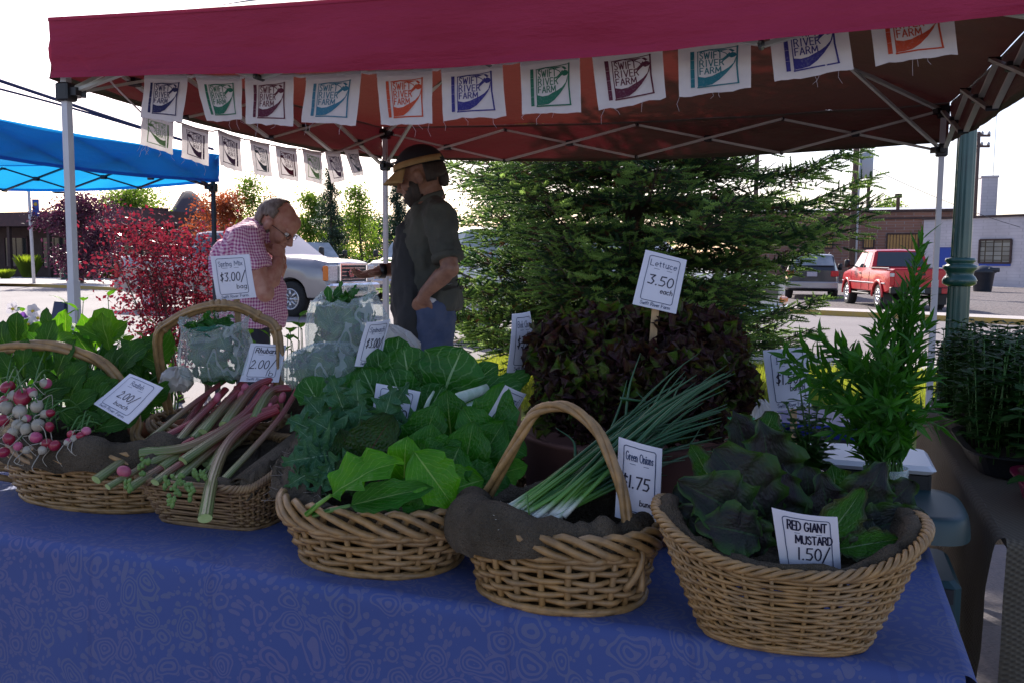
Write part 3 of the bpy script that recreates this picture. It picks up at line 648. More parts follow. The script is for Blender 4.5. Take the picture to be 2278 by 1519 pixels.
def wheel(root, x, y, r, wd, side, nspoke=6, rimmat='alloy', dark=False):
    w_ = bpy.data.objects.new('wheel', None); COL.objects.link(w_); w_.parent = root; w_.location = (x, y, r); w_.empty_display_size = .1
    rot = Matrix.Rotation(R(90), 3, 'X'); s = 1 if side > 0 else -1
    T = MB(); h = wd/2
    T.lathe([(r*.6, -h*.9), (r*.7, -h), (r*.93, -h*.95), (r, -h*.7), (r, h*.7), (r*.93, h*.95), (r*.7, h), (r*.6, h*.9)], (0, 0, 0), 32, rot, cap=False)
    for k in range(40):
        a = k*2*PI/40; T.box((math.cos(a)*r, 0, math.sin(a)*r), (.03, wd*.75, .012), Matrix.Rotation(-a-PI/2, 3, 'Y'))
    T.build('tyre', 'tyre', w_, local=True)
    Rm = MB(); q = r*.6
    Rm.lathe([(q*1.04, -.02), (q*1.04, .015), (q*.9, .012), (q*.84, -.04), (q*.2, -.03), (q*.18, .0), (.001, .005)], (0, s*h*-1*-1*.9, 0), 28, Matrix.Rotation(R(-90*s), 3, 'X'), cap=False)
    for k in range(nspoke):
        a = k*2*PI/nspoke; Rm.box((math.cos(a)*q*.55, s*h*.88, math.sin(a)*q*.55), (q*.62, .025, q*.2), Matrix.Rotation(-a, 3, 'Y'))
    Rm.build('rim', rimmat, w_, local=True); 
    return w_
def vehicle(name, label, cat, loc, rz, sp, group=None):
    """sp: top profile, sections, wheels; x forward, y left, z up, origin on the ground under the middle"""
    root = thing(name, label, cat, loc, group, rz)
    prof = sp['prof']      # (x, ztop, wtop_factor) roofline; belt: (x, z)
    belt = sp['belt']; W = sp['W']/2; r = sp['r']; z0 = sp['z0']; wx = sp['wheels']
    def lerp(tab, x, k=1):
        if x <= tab[0][0]: return tab[0][k]
        for a, b_ in zip(tab[:-1], tab[1:]):
            if x <= b_[0]:
                t_ = (x-a[0])/max(1e-6, b_[0]-a[0]); return a[k]+(b_[k]-a[k])*t_
        return tab[-1][k]
    xs0, xs1 = prof[0][0], prof[-1][0]
    def plan(x):   # half width in plan, rounded at the ends
        e = min(x-xs0, xs1-x); return W*(1-.10*max(0, 1-e/.45)**2-.02*max(0, 1-e/1.2))
    xs = sorted(set([round(xs0+(xs1-xs0)*k/90, 4) for k in range(91)]+[p[0] for p in prof]+[x+d for x in wx for d in (-r*1.18, r*1.18)]))
    def sec(x):
        zt = lerp(prof, x); zb = min(lerp(belt, x), zt-.02); wt = lerp(prof, x, 2); hw = plan(x); zl = z0
        e = min(x-xs0, xs1-x); zl += .1*max(0, 1-e/.3)
        for c in wx:
            d = abs(x-c); Rr = r*1.18
            if d < Rr: zl = max(zl, r+math.sqrt(Rr*Rr-d*d))
        zl = min(zl, zb-.08); zm = zl+(zb-zl)*.55
        tumble = hw*(1-.06) if zt > zb+.1 else hw*.97
        return [(0, zl+.0), (hw*.93, zl), (hw*.985, zl+.03), (hw*1.0, zm), (hw*.985, zb-.07), (hw*.95, zb), (hw*wt, zt-.045), (hw*wt-.06, zt-.005), (0, zt+.012)]
    V = []; F = []
    for x in xs:
        s = sec(x); ring = [(x, y, z) for y, z in s]+[(x, -y, z) for y, z in s[-2:0:-1]]; V.append(ring)
    n = len(V[0]); mb = MB(); flat = [p for rg in V for p in rg]
    for i in range(len(xs)-1):
        for k in range(n): F.append((i*n+k, i*n+(k+1) % n, (i+1)*n+(k+1) % n, (i+1)*n+k))
    F.append(tuple(range(n))); F.append(tuple((len(xs)-1)*n+k for k in range(n-1, -1, -1)))
    mb.add(flat, F); body = mb.build('body', sp['paint'], root, local=True, auto=28)
    def side(x, t_, s, o=.006):   # on the window band, t 0 belt .. 1 roof
        q = sec(x); a, b_ = q[5], q[6]; y = a[0]+(b_[0]-a[0])*t_+o; return Vector((x, s*y, a[1]+(b_[1]-a[1])*t_))
    for s in (1, -1):
        for (xa, xb, xc, xd) in sp.get('side_glass', []):   # bottom rear, bottom front, top front, top rear
            g_ = MB(); m_ = 6; A = [side(xa+(xb-xa)*k/m_, .1, s) for k in range(m_+1)]; B = [side(xd+(xc-xd)*k/m_, .9, s) for k in range(m_+1)]
            A2 = [side(xa+(xb-xa)*k/m_, .5, s) for k in range(m_+1)]; A2 = [(a+b_)/2+Vector((0, 0, 0)) for a, b_ in zip(A, B)]
            g_.add(A+A2+B, [(k, k+1, k+m_+2, k+m_+1) for k in range(m_)]+[(k+m_+1, k+m_+2, k+2*m_+3, k+2*m_+2) for k in range(m_)]); g_.build('side_window', sp.get('glass', 'car_glass'), root, local=True)
        for (x, za, zb_) in sp.get('seams', []):
            g_ = MB(); q = sec(x); g_.tube([(x, s*(q[2][0]+.003), max(za, q[2][1])), (x, s*(q[3][0]+.003), q[3][1]), (x, s*(q[4][0]+.003), min(zb_, q[4][1]))], .006, 4); g_.build('door_seam', 'trim_black', root, local=True)
        for (x, z) in sp.get('handles', []):
            g_ = MB(); q = sec(x); g_.box((x, s*(q[4][0]+.015), z), (.16, .03, .035), None, .008); g_.build('door_handle', sp.get('hmat', 'trim_black'), root, local=True)
        if 'mirror' in sp:
            x, z = sp['mirror']; q = sec(x); g_ = MB(); g_.box((x, s*(q[5][0]+.2), z), (.1, .16, .24), None, .03); g_.bar((x, s*(q[5][0]-.02), z-.08), (x, s*(q[5][0]+.15), z-.05), .04); g_.build('mirror', 'trim_black', root, local=True)
        if sp.get('strip'):
            z = sp['strip']; g_ = MB(); st = []
            segs = []; cur = []
            for x in xs:
                q = sec(x)
                if q[2][1] < z-.03 and xs0+.3 < x < xs1-.2: cur.append((x, s*(q[3][0]+.004), z))
                else:
                    if len(cur) > 1: segs.append(cur)
                    cur = []
            if len(cur) > 1: segs.append(cur)
            for c in segs: g_.tube(c, .016, 5)
            g_.build('side_moulding', sp.get('stripm', 'chrome'), root, local=True)
        if sp.get('flare'):
            for c in wx:
                g_ = MB(); P_ = []
                for k in range(17):
                    a = PI*k/16; x = c+math.cos(a)*r*1.22; P_.append((x, s*(plan(x)+.015), r+math.sin(a)*r*1.22))
                g_.tube(P_, [(.05, .03)]*17, 6, up=(0, 1, 0)); g_.build('wheel_flare', sp['paint'], root, local=True)
    def across(xlo, zlo, xhi, zhi, f, nm, mt, wlo, whi, o=.008):
        g_ = MB(); m_ = 8; d = Vector((xhi-xlo, 0, zhi-zlo)).normalized(); nr = Vector((d.z, 0, -d.x))*(1 if f else -1)
        A = [Vector((xlo, wlo*(2*k/m_-1), zlo))+nr*o for k in range(m_+1)]; B = [Vector((xhi, whi*(2*k/m_-1), zhi))+nr*o for k in range(m_+1)]
        g_.add(A+B, [(k, k+1, k+m_+2, k+m_+1) for k in range(m_)]); g_.build(nm, mt, root, local=True)
    for a in sp.get('across', []): across(*a)
    for c in wx:
        for s in (1, -1): wheel(root, c, s*(W-.13), r, .25, s, sp.get('spokes', 6), sp.get('rim', 'alloy'))
    U = MB(); U.box(((xs0+xs1)/2, 0, z0+.05), ((xs1-xs0)*.86, W*1.5, .16)); 
    for c in wx: U.tube([(c, -W+.1, r), (c, W-.1, r)], .05, 8)
    U.build('chassis', 'trim_black', root, local=True, smooth=False)
    return root, sec, plan
def lbox(root, nm, c, d, m, bev=.01, rot=None):
    mb = MB(); mb.box(c, d, rot, bev); return mb.build(nm, m, root, local=True, smooth=False)
def heading(deg): return R(deg)
# -- pewter pickup, facing right and slightly towards us
fw = at(652, 666, 20.3); rzG = R(-25); fx = Vector((math.cos(rzG), math.sin(rzG), 0))
orig = Vector((fw.x, fw.y, 0))-fx*2.05+Vector((-math.sin(rzG), math.cos(rzG), 0))*.9
SPG = dict(W=2.03, r=.4, z0=.42, paint='pewter_paint', wheels=(-2.3, 2.05),
  prof=[(-3.5, 1.30, .95), (-3.45, 1.36, .95), (-1.12, 1.36, .95), (-1.1, 1.36, .93), (-.95, 1.93, .76), (-.6, 1.97, .76), (.65, 1.97, .75), (.9, 1.93, .75), (1.62, 1.40, .86), (1.75, 1.37, .86), (2.6, 1.31, .86), (2.95, 1.24, .86), (3.02, 1.1, .9), (3.03, .8, .9)],
  belt=[(-3.5, 1.28), (-1.1, 1.30), (1.5, 1.30), (1.7, 1.27), (2.9, 1.15), (3.03, .75)],
  side_glass=[(-.95, -.05, -.1, -.85), (.05, 1.42, .92, .02)], seams=[(-1.1, .5, 1.3), (.0, .5, 1.3), (1.2, .75, 1.3)], handles=[(.18, 1.18), (-.9, 1.18)], mirror=(1.3, 1.5),
  across=[(1.66, 1.39, .93, 1.9, False, 'windscreen', 'pale_glass', .8, .68, .03), (-1.115, 1.42, -.97, 1.9, False, 'rear_window', 'car_glass', .75, .66)], spokes=8)
gm, sec, plan = vehicle('pickup_truck', 'pewter pickup truck with chrome grille behind the red shrub and checked shirt man', 'pickup truck', orig, rzG, SPG)
lbox(gm, 'bumper', (3.1, 0, .62), (.2, 1.96, .3), 'chrome', .05); lbox(gm, 'air_intake', (3.205, 0, .62), (.01, .8, .1), 'trim_black', .002)
lbox(gm, 'valance_panel', (3.03, 0, .44), (.16, 1.7, .12), 'trim_black', .02)
lbox(gm, 'rear_bumper', (-3.55, 0, .62), (.16, 1.9, .2), 'pewter_paint', .03)
gr = lbox(gm, 'grille', (3.055, 0, .99), (.06, 1.0, .44), 'trim_black', .01)
G2 = MB()
for yy in (-.52, .52): G2.box((3.08, yy, .99), (.07, .06, .46), None, .01)
for zz in (.775, 1.205): G2.box((3.08, 0, zz), (.07, 1.08, .06), None, .01)
for k in range(4): G2.box((3.082, 0, .86+k*.085), (.02, .9, .014))
G2.build('grille_surround', 'chrome', gr, local=True, smooth=False)
for s in (1, -1):
    h = lbox(gm, 'headlight', (3.0, s*.74, 1.0), (.14, .36, .38), 'lamp_clear', .03)
    lbox(h, 'turn_signal', (2.985, s*.925, 1.0), (.13, .07, .34), 'lamp_amber', .02)
    lbox(gm, 'taillight', (-3.47, s*.95, 1.02), (.1, .12, .42), 'lamp_red', .02)
    F_ = MB(); F_.lathe([(.001, .02), (.07, .01), (.08, -.02)], (3.2, s*.62, .5), 14, Matrix.Rotation(R(90), 3, 'Y')); F_.build('fog_lamp', 'trim_black', gm, local=True)
E_ = MB(); ribbons(E_, strokes('GMC', 0, 0, .14, .42, .12), .042, lambda u, v: Vector((3.125, .0+u-.21, .925+v)))
e1 = E_.build('emblem', 'chrome', gm, local=True, smooth=False, thick=.012)
E_ = MB(); ribbons(E_, strokes('GMC', 0, 0, .14, .42, .12), .022, lambda u, v: Vector((3.134, .0+u-.21, .925+v)))
E_.build('emblem_face', 'emblem_red', e1, local=True, smooth=False)
# -- second pickup beside it (dark, mostly hidden), white pickup facing us
def simple_truck(name, label, loc, rz, pm, sc=1., group=None, grille=True, cat='pickup truck'):
    sp = dict(SPG); sp['paint'] = pm; sp['W'] = 1.95; sp['prof'] = [(x, z*(.93 if z > 1.5 else .97), w_) for x, z, w_ in SPG['prof']]; sp['strip'] = .8
    r_, s_, p_ = vehicle(name, label, cat, loc, rz, sp, group)
    lbox(r_, 'bumper', (3.1, 0, .6), (.16, 1.9, .2), 'chrome', .04); gr_ = lbox(r_, 'grille', (3.05, 0, .95), (.06, 1.5, .26), 'trim_black', .01)
    G_ = MB()
    for k in range(2): G_.box((3.086, 0, .88+k*.13), (.015, 1.1, .02))
    for k in range(9): G_.box((3.085, -.55+k*.1375, .95), (.012, .02, .24))
    for zz in (.81, 1.09): G_.box((3.086, 0, zz), (.03, 1.5, .03))
    G_.build('grille_bars', 'chrome', gr_, local=True, smooth=False)
    for s in (1, -1): lbox(r_, 'headlight', (3.07, s*.66, .95), (.05, .24, .2), 'lamp_clear', .02); lbox(r_, 'turn_signal', (3.06, s*.86, .95), (.08, .1, .18), 'lamp_amber', .02)
    return r_
p_ = at(868, 640, 27.5); simple_truck('pickup_truck', 'old cream white pickup facing the camera behind the tent leg', (p_.x+.6, p_.y+3.0, 0), R(-100), 'cream_paint')
p_ = at(722, 600, 31); simple_truck('pickup_truck', 'dark parked pickup showing over the hood of the pewter truck', (p_.x-1.0, p_.y+1, 0), R(-60), 'dark_paint')
# -- white sport utility behind the spruce
SPW = dict(W=1.98, r=.39, z0=.4, paint='white_paint', wheels=(-1.75, 1.75), glass='pale_glass',
  prof=[(-2.7, 1.1, .9), (-2.62, 1.35, .9), (-2.3, 1.83, .78), (-2.1, 1.88, .76), (.4, 1.88, .75), (.6, 1.85, .75), (1.25, 1.3, .88), (1.4, 1.26, .88), (2.35, 1.17, .88), (2.7, 1.06, .9), (2.74, .8, .92)],
  belt=[(-2.7, 1.08), (-2.3, 1.22), (1.2, 1.22), (2.6, 1.05), (2.74, .75)], side_glass=[(-2.25, -1.2, -1.25, -2.1), (-1.1, -.2, -.25, -1.05), (-.1, 1.05, .62, -.12)],
  seams=[(-1.15, .5, 1.2), (-.15, .5, 1.2), (1.05, .6, 1.2)], handles=[(0, 1.1), (-1.0, 1.1)], mirror=(.95, 1.35), across=[(1.3, 1.3, .62, 1.84, False, 'windscreen', 'car_glass', .8, .66, .03)], strip=.8)
a = at(1062, 698, 14.6); a.z = 0; b_ = at(1640, 700, 12.0); b_.z = 0; dv = (b_-a).normalized(); rzW = math.atan2(dv.y, dv.x)
mid = a+dv*1.75+Vector((-dv.y, dv.x, 0))*.9
sv_, sec, plan = vehicle('sport_utility', 'white sport utility vehicle half hidden behind the big spruce', 'suv', mid, rzW, SPW)
B_ = MB(); B_.tube([(2.6, -1.0, .6), (2.8, -.85, .6), (2.86, 0, .6), (2.8, .85, .6), (2.6, 1.0, .6)], [(.05, .11)]*5, 8, up=(0, 0, 1)); B_.build('bumper', 'chrome', sv_, local=True)
lbox(sv_, 'grille', (2.745, 0, .9), (.04, 1.1, .2), 'trim_black', .01)
for s in (1, -1):
    lbox(sv_, 'headlight', (2.74, s*.72, .93), (.06, .26, .2), 'lamp_clear', .02); lbox(sv_, 'turn_signal', (2.72, s*.84, .77), (.1, .32, .09), 'lamp_amber', .02)
# -- a second parked car whose chrome corner shows right of the spruce
a = at(1655, 700, 12.6)
# -- red pickup seen from behind
RL = at(1975, 640, 24.3); phi = R(5.5); fwd = Vector((math.sin(phi), math.cos(phi), 0)); rt = Vector((math.cos(phi), -math.sin(phi), 0))
orig = Vector((RL.x, RL.y, 0))+rt*.88+fwd*2.45
SPR = dict(W=1.76, r=.37, z0=.5, paint='red_paint', wheels=(-1.55, 1.6), rim='alloy',
  prof=[(-2.45, 1.12, .97), (-2.42, 1.17, .97), (-.72, 1.17, .97), (-.7, 1.17, .93), (-.52, 1.68, .78), (-.3, 1.72, .78), (.55, 1.72, .77), (.75, 1.69, .77), (1.32, 1.2, .88), (1.4, 1.17, .88), (2.2, 1.09, .88), (2.42, 1.0, .9), (2.45, .7, .9)],
  belt=[(-2.45, 1.1), (-.7, 1.13), (1.3, 1.13), (2.3, 1.0), (2.45, .66)], side_glass=[(-.5, .05, .02, -.42), (.12, 1.15, .72, .1)], seams=[(-.7, .55, 1.12), (.08, .55, 1.12), (1.15, .65, 1.1)], handles=[(.22, 1.02)], mirror=(1.05, 1.3), flare=True, strip=.76, stripm='white_metal',
  across=[(-.715, 1.22, -.535, 1.64, False, 'rear_window', 'car_glass', .68, .6)], spokes=8)
rd, sec, plan = vehicle('pickup_truck', 'small red pickup truck seen from behind across the street', 'pickup truck', orig, PI/2-phi, SPR)
tg = lbox(rd, 'tailgate', (-2.475, 0, .9), (.03, 1.45, .48), 'red_paint', .012)
lbox(tg, 'handle', (-2.495, 0, 1.02), (.012, .16, .06), 'trim_black', .004)
rb = lbox(rd, 'rear_bumper', (-2.53, 0, .58), (.16, 1.7, .18), 'trim_black', .02); lbox(rb, 'licence_plate', (-2.615, 0.12, .6), (.006, .32, .14), 'plate', .002)
lbox(rb, 'bumper_end', (-2.535, -.66, .58), (.18, .36, .15), 'red_paint', .01)
for s in (1, -1): t_ = lbox(rd, 'taillight', (-2.46, s*.79, .9), (.06, .13, .4), 'lamp_red', .012); lbox(t_, 'reverse_lamp', (-2.472, s*.79, 1.0), (.055, .12, .1), 'lamp_clear', .01)
lbox(rd, 'side_step', (0.05, .84, .42), (1.7, .14, .05), 'trim_black', .01); lbox(rd, 'side_step', (0.05, -.84, .42), (1.7, .14, .05), 'trim_black', .01)
for s in (1, -1): lbox(rd, 'bed_rail', (-1.55, s*.83, 1.185), (1.7, .06, .03), 'trim_black', .008)
for s in (1, -1): lbox(rd, 'mud_flap', (-2.0, s*.72, .33), (.02, .25, .3), 'trim_black', .004)
# -- dark wagon
wl = at(1822, 618, 31); SPD = dict(SPW); SPD['paint'] = 'dark_paint'; SPD['glass'] = 'car_glass'; SPD['strip'] = .62; SPD['stripm'] = 'silver_paint'
SPD['prof'] = [(x, z*.84 if z > 1.3 else z*.92, w_) for x, z, w_ in SPW['prof']]; SPD['belt'] = [(x, z*.86) for x, z in SPW['belt']]; SPD['z0'] = .3; SPD['r'] = .34; SPD['W'] = 1.8; SPD['mirror'] = (.95, 1.12); SPD['handles'] = [(0, .95)]
SPD['across'] = [(1.3, 1.2, .62, 1.54, False, 'windscreen', 'car_glass', .75, .62, .03), (-2.64, 1.17, -2.32, 1.5, False, 'rear_window', 'pale_glass', .72, .64, .02)]
wg, sec, plan = vehicle('station_wagon', 'dark station wagon parked left of the red pickup', 'car', (wl.x+.6, wl.y+2.6, .03), R(72), SPD)
lbox(wg, 'rear_bumper', (-2.72, 0, .5), (.14, 1.72, .24), 'silver_paint', .03); lbox(wg, 'licence_plate', (-2.715, 0, .88), (.01, .34, .16), 'plate', .003)
for s in (1, -1): lbox(wg, 'taillight', (-2.68, s*.74, .9), (.1, .26, .2), 'lamp_red', .02)
RB = MB()
for s in (1, -1): RB.bar((-1.8, s*.6, 1.62), (.2, s*.6, 1.62), .03)
RB.build('roof_rack', 'trim_black', wg, local=True)
# ================= BUILDINGS AND STREET =================
def brickmat(name, c1, c2, mo, sc=14):
    m, t, b, o = nodes(name); bk = N(t, 'ShaderNodeTexBrick'); bk.inputs['Scale'].default_value = 1; bk.inputs['Brick Width'].default_value = .5; bk.inputs['Row Height'].default_value = .18; bk.inputs['Mortar Size'].default_value = .012
    bk.inputs['Color1'].default_value = c4(c1); bk.inputs['Color2'].default_value = c4(c2); bk.inputs['Mortar'].default_value = c4(mo)
    sp = N(t, 'ShaderNodeSeparateXYZ'); t.links.new(coord(t), sp.inputs[0]); cb = N(t, 'ShaderNodeCombineXYZ'); t.links.new(mth(t, 'ADD', sp.outputs[0], sp.outputs[1]), cb.inputs[0]); t.links.new(sp.outputs[2], cb.inputs[1]); t.links.new(cb.outputs[0], bk.inputs['Vector'])
    cc = mix(t, mth(t, 'MULTIPLY', ramp(t, nz(t, .6, 4), .4, .65), .5), bk.outputs[0], tuple(x*.6 for x in c1)); t.links.new(cc, b.inputs['Base Color']); b.inputs['Roughness'].default_value = .9
brickmat('brick', (.21, .1, .075), (.27, .14, .1), (.26, .22, .2)); brickmat('white_block', (.6, .56, .58), (.56, .52, .55), (.48, .45, .47))
mat('roof_metal', (.6, .6, .62), None, rough=.5); mat('old_wood', (.5, .3, .1), (.38, .22, .08), 12, .8, mapscale=(6, 6, .5)); mat('dark_brown', (.05, .03, .028), (.07, .045, .04), 4, .85); mat('maroon_siding', (.05, .025, .028), (.075, .035, .035), 3, .8)
mat('window_dark', (.02, .025, .03), None, rough=.08, spec=.9); mat('blue_trim', (.02, .06, .35), None, rough=.5); mat('pole_wood', (.09, .055, .045), (.13, .085, .07), 10, .9, mapscale=(8, 8, .6)); mat('transformer_grey', (.4, .42, .45), None, rough=.5)
mat('lamp_green', (.008, .06, .05), (.012, .08, .065), 8, .35, spec=.6, coat=.3)
def wallbox(P0, P1, h, dep, nm, m, parent):
    a, b_ = Vector((P0.x, P0.y, 0)), Vector((P1.x, P1.y, 0)); d = (b_-a); n = Vector((-d.y, d.x, 0)).normalized()
    mb = MB(); mb.prism([a, b_, b_+Vector((0, 0, h)), a+Vector((0, 0, h))], n*dep); return mb.build(nm, m, parent, smooth=False), a, b_, n
def facade(a, b_, n, root):
    L = (b_-a).length; d = (b_-a).normalized()
    def f(u, z, o=0): return a+d*(u*L)+Vector((0, 0, z))-n*o
    return f, L
# brick building
bA = at(1640, 560, 62); bB = at(2140, 560, 56); bh = CAMH+(576-478)/FPX*62+.75
bk = thing('brick_building', 'long low brown brick building across the lot with boarded openings', 'building', (bA.x, bA.y, 0))
wl_, a, b_, n = wallbox(bA, bB, 4.55, 12, 'wall', 'brick', bk); f, L = facade(a, b_, n, bk)
mb = MB(); mb.prism([f(0, 4.552, .12), f(1, 4.552, .12), f(1, 4.72, .12), f(0, 4.72, .12)], n*.5); mb.prism([f(0, 4.1, .08), f(1, 4.1, .08), f(1, 4.22, .08), f(0, 4.22, .08)], n*.078); mb.build('cornice', 'dark_brown', bk, smooth=False)
mb = MB(); mb.prism([f(.02, 4.552, -2), f(.98, 4.552, -2), f(.98, 5.15, -8), f(.02, 5.15, -8)], Vector((0, 0, .15))); mb.build('roof', 'roof_metal', bk, smooth=False)
def opening(f, u0, u1, z0_, z1, nm, m, arch=False, root=None, frame_m='brick', mull=0):
    n_ = (f(0, 0, 1)-f(0, 0, 0)); w_ = MB(); pts = [f(u0, z0_, .02), f(u1, z0_, .02)]
    if arch:
        for k in range(9): a_ = PI*k/8; pts.append(f((u0+u1)/2+(u1-u0)/2*math.cos(a_), z1-.25+.25*math.sin(a_), .02))
    else: pts += [f(u1, z1, .02), f(u0, z1, .02)]
    w_.prism(pts, n_*.03); o_ = w_.build(nm, m, root, smooth=False)
    fr_ = MB(); P_ = pts+[pts[0]]
    for p, q in zip(P_[:-1], P_[1:]): fr_.bar(p+n_*.04, q+n_*.04, .1, .08, up=n_)
    for k in range(mull):
        u = u0+(u1-u0)*(k+1)/(mull+1); fr_.bar(f(u, z0_, .06), f(u, z1, .06), .035, .03, up=n_)
    fr_.build('frame', frame_m, o_, smooth=False)
for (xa, xb, za, zb_, ar, mu) in ((1920, 1943, 553, 523, True, 3), (1972, 2042, 600, 521, False, 9), (1830, 1852, 553, 523, True, 3)):
    pa, pb = atp(xa, 560, a, n), atp(xb, 560, a, n); ua, ub = (pa-a).dot((b_-a))/L/L, (pb-a).dot((b_-a))/L/L
    z1 = atp((xa+xb)/2, zb_, a, n).z; z0_ = max(.1, atp((xa+xb)/2, za, a, n).z); opening(f, ua, ub, z0_, z1, 'boarded_window' if ar else 'boarded_door', 'old_wood', ar, bk, 'dark_brown', mu)
for px_, hh in ((1786, 5.6), (1861, 5.5), (1930, 7.0), (1997, 6.0)):
    p = atp(px_, 470, a+n*4, n); V_ = MB(); V_.lathe([(.12, 4.6), (.12, hh-.3), (.24, hh-.28), (.24, hh)], (p.x, p.y, 0), 10); V_.build('roof_vent', 'dark_brown', bk)
# white building with chimney
wA = at(2052, 560, 54); wB = at(2420, 560, 46)
wh = thing('white_building', 'low white painted block building with tall chimney at the far right', 'building', (wA.x, wA.y, 0))
wl_, a, b_, n = wallbox(wA, wB, 3.9, 10, 'wall', 'white_block', wh); f, L = facade(a, b_, n, wh)
mb = MB(); mb.prism([f(-.01, 3.902, .1), f(1, 3.902, .1), f(1, 4.02, .1), f(-.01, 4.02, .1)], n*10.2); mb.build('roof', 'dark_brown', wh, smooth=False)
p = atp(2197, 450, a+n*2, n); mb = MB(); mb.box((p.x, p.y, 4.02+1.15), (.85, .85, 2.3), Matrix.Rotation(R(-20), 3, 'Z')); mb.box((p.x, p.y, 6.36), (.95, .95, .1), Matrix.Rotation(R(-20), 3, 'Z')); mb.build('chimney', 'white_block', wh, smooth=False)
pa, pb = atp(2180, 560, a, n), atp(2250, 560, a, n); ua, ub = (pa-a).dot(b_-a)/L/L, (pb-a).dot(b_-a)/L/L
m, t, b, o = nodes('glass_block'); bk_ = N(t, 'ShaderNodeTexBrick', offset=0.0); bk_.inputs['Scale'].default_value = 1; bk_.inputs['Brick Width'].default_value = .25; bk_.inputs['Row Height'].default_value = .25; bk_.inputs['Mortar Size'].default_value = .02
bk_.inputs['Color1'].default_value = (.12, .12, .11, 1); bk_.inputs['Color2'].default_value = (.25, .26, .24, 1); bk_.inputs['Mortar'].default_value = (.04, .035, .03, 1)
sp = N(t, 'ShaderNodeSeparateXYZ'); t.links.new(coord(t), sp.inputs[0]); cb = N(t, 'ShaderNodeCombineXYZ'); t.links.new(sp.outputs[0], cb.inputs[0]); t.links.new(sp.outputs[2], cb.inputs[1]); t.links.new(cb.outputs[0], bk_.inputs['Vector']); t.links.new(bk_.outputs[0], b.inputs['Base Color']); b.inputs['Roughness'].default_value = .1
opening(f, ua, ub, 1.35, 2.65, 'glass_block_window', 'glass_block', False, wh, 'dark_brown'); mb = MB(); mb.prism([f(ua, 1.18, .06), f(ub, 1.18, .06), f(ub, 1.32, .06), f(ua, 1.32, .06)], n*.055); mb.build('sill', 'blue_trim', wh, smooth=False)
pa, pb = atp(2086, 560, a, n), atp(2150, 560, a, n); ua, ub = (pa-a).dot(b_-a)/L/L, (pb-a).dot(b_-a)/L/L
opening(f, ua, ub, .1, 2.3, 'door', 'blue_trim', False, wh, 'white_block')
sheet('far_apron', [(wA.x-3, wA.y-3.2), (wB.x+3, wB.y-3.2), (wB.x+3, wB.y+1), (wA.x-3, wA.y+1)], .04, 'concrete')
# trash can
mat('bin_plastic', (.015, .02, .03), (.022, .028, .04), 8, .5)
p = atz(2190, 640, .04); p = Vector((p.x, p.y, 0)); k = p.y/43
p = at(2188, 600, 41); tc = thing('trash_can', 'big black trash can with domed lid before the white building', 'trash can', (p.x, p.y, .03))
mb = MB(); mb.lathe([(.36, 0), (.38, .03), (.47, .85), (.5, .86), (.5, .92), (.46, .92)], (0, 0, 0), 24); mb.build('bin', 'bin_plastic', tc, local=True)
mb = MB(); mb.lathe([(.53, .86), (.55, .9), (.5, 1.02), (.3, 1.16), (.05, 1.2), (.001, 1.2)], (0, 0, 0), 24); mb.box((.25, -.45, 1.0), (.5, .1, .2), None, .03); mb.build('lid', 'bin_plastic', tc, local=True)
# utility poles
def upole(x0, y0, xb, Y, h, label, kind):
    b0 = at(xb, 600, Y); r_ = thing('utility_pole', label, 'utility pole', (b0.x, b0.y, 0)); mb = MB(); mb.tube([(b0.x, b0.y, 0), (b0.x, b0.y, h)], [.16, .11], 10); mb.build('pole', 'pole_wood', r_)
    if kind == 't':
        z = CAMH+(578-366)/FPX*Y; mb = MB(); mb.lathe([(.22, -.55), (.26, -.5), (.26, .45), (.2, .5)], (b0.x+.42, b0.y-.1, z), 16)
        mb.tube([(b0.x+.42, b0.y-.1, z+.5), (b0.x+.42, b0.y-.1, z+.75)], .04, 6); mb.tube([(b0.x+.3, b0.y-.1, z+.5), (b0.x+.3, b0.y-.1, z+.72)], .03, 6); mb.bar((b0.x, b0.y, z+.2), (b0.x+.3, b0.y, z+.2), .06); mb.build('transformer', 'transformer_grey', r_)
        mb = MB(); mb.tube([(b0.x+.12, b0.y-.14, 0), (b0.x+.12, b0.y-.14, h*.8)], .045, 6); mb.build('conduit', 'transformer_grey', r_)
    if kind == 'x':
        mb = MB()
        for zz in (.25, .95): mb.bar((b0.x-.75, b0.y, h-zz), (b0.x+.75, b0.y, h-zz), .14)
        mb.build('crossarm', 'pole_wood', r_, smooth=False)
        for k in range(4):
            for zz in (.25, .95): mb = MB(); mb.lathe([(.09, 0), (.11, .1), (.05, .22)], (b0.x-.68+k*.45, b0.y, h-zz+.07), 8); mb.build('insulator', 'transformer_grey', r_)
        mb = MB(); mb.tube([(b0.x+1.1, b0.y, h-3.4), (b0.x+1.1, b0.y, h+1.5)], .02, 5); mb.bar((b0.x, b0.y, h-3.1), (b0.x+1.1, b0.y, h-3.1), .03); mb.build('antenna', 'transformer_grey', r_)
    if kind == 'c': mb = MB(); mb.bar((b0.x-1, b0.y, h-.5), (b0.x+1, b0.y, h-.5), .14); mb.build('crossarm', 'pole_wood', r_, smooth=False)
    return b0
u1 = upole(0, 0, 1894, 38, 9, 'utility pole with grey transformer behind the red pickup', 't')
u2 = upole(0, 0, 2161, 60, CAMH+(585-300)/FPX*60, 'distant utility pole with double crossarm right of the green lamp post', 'x')
u3 = upole(0, 0, 1676, 50, 10, 'bare utility pole rising above the spruce branches', 'n')
u4 = upole(0, 0, 152, 70, CAMH+(570-418)/FPX*70, 'distant utility pole beside the left tent leg', 'c')
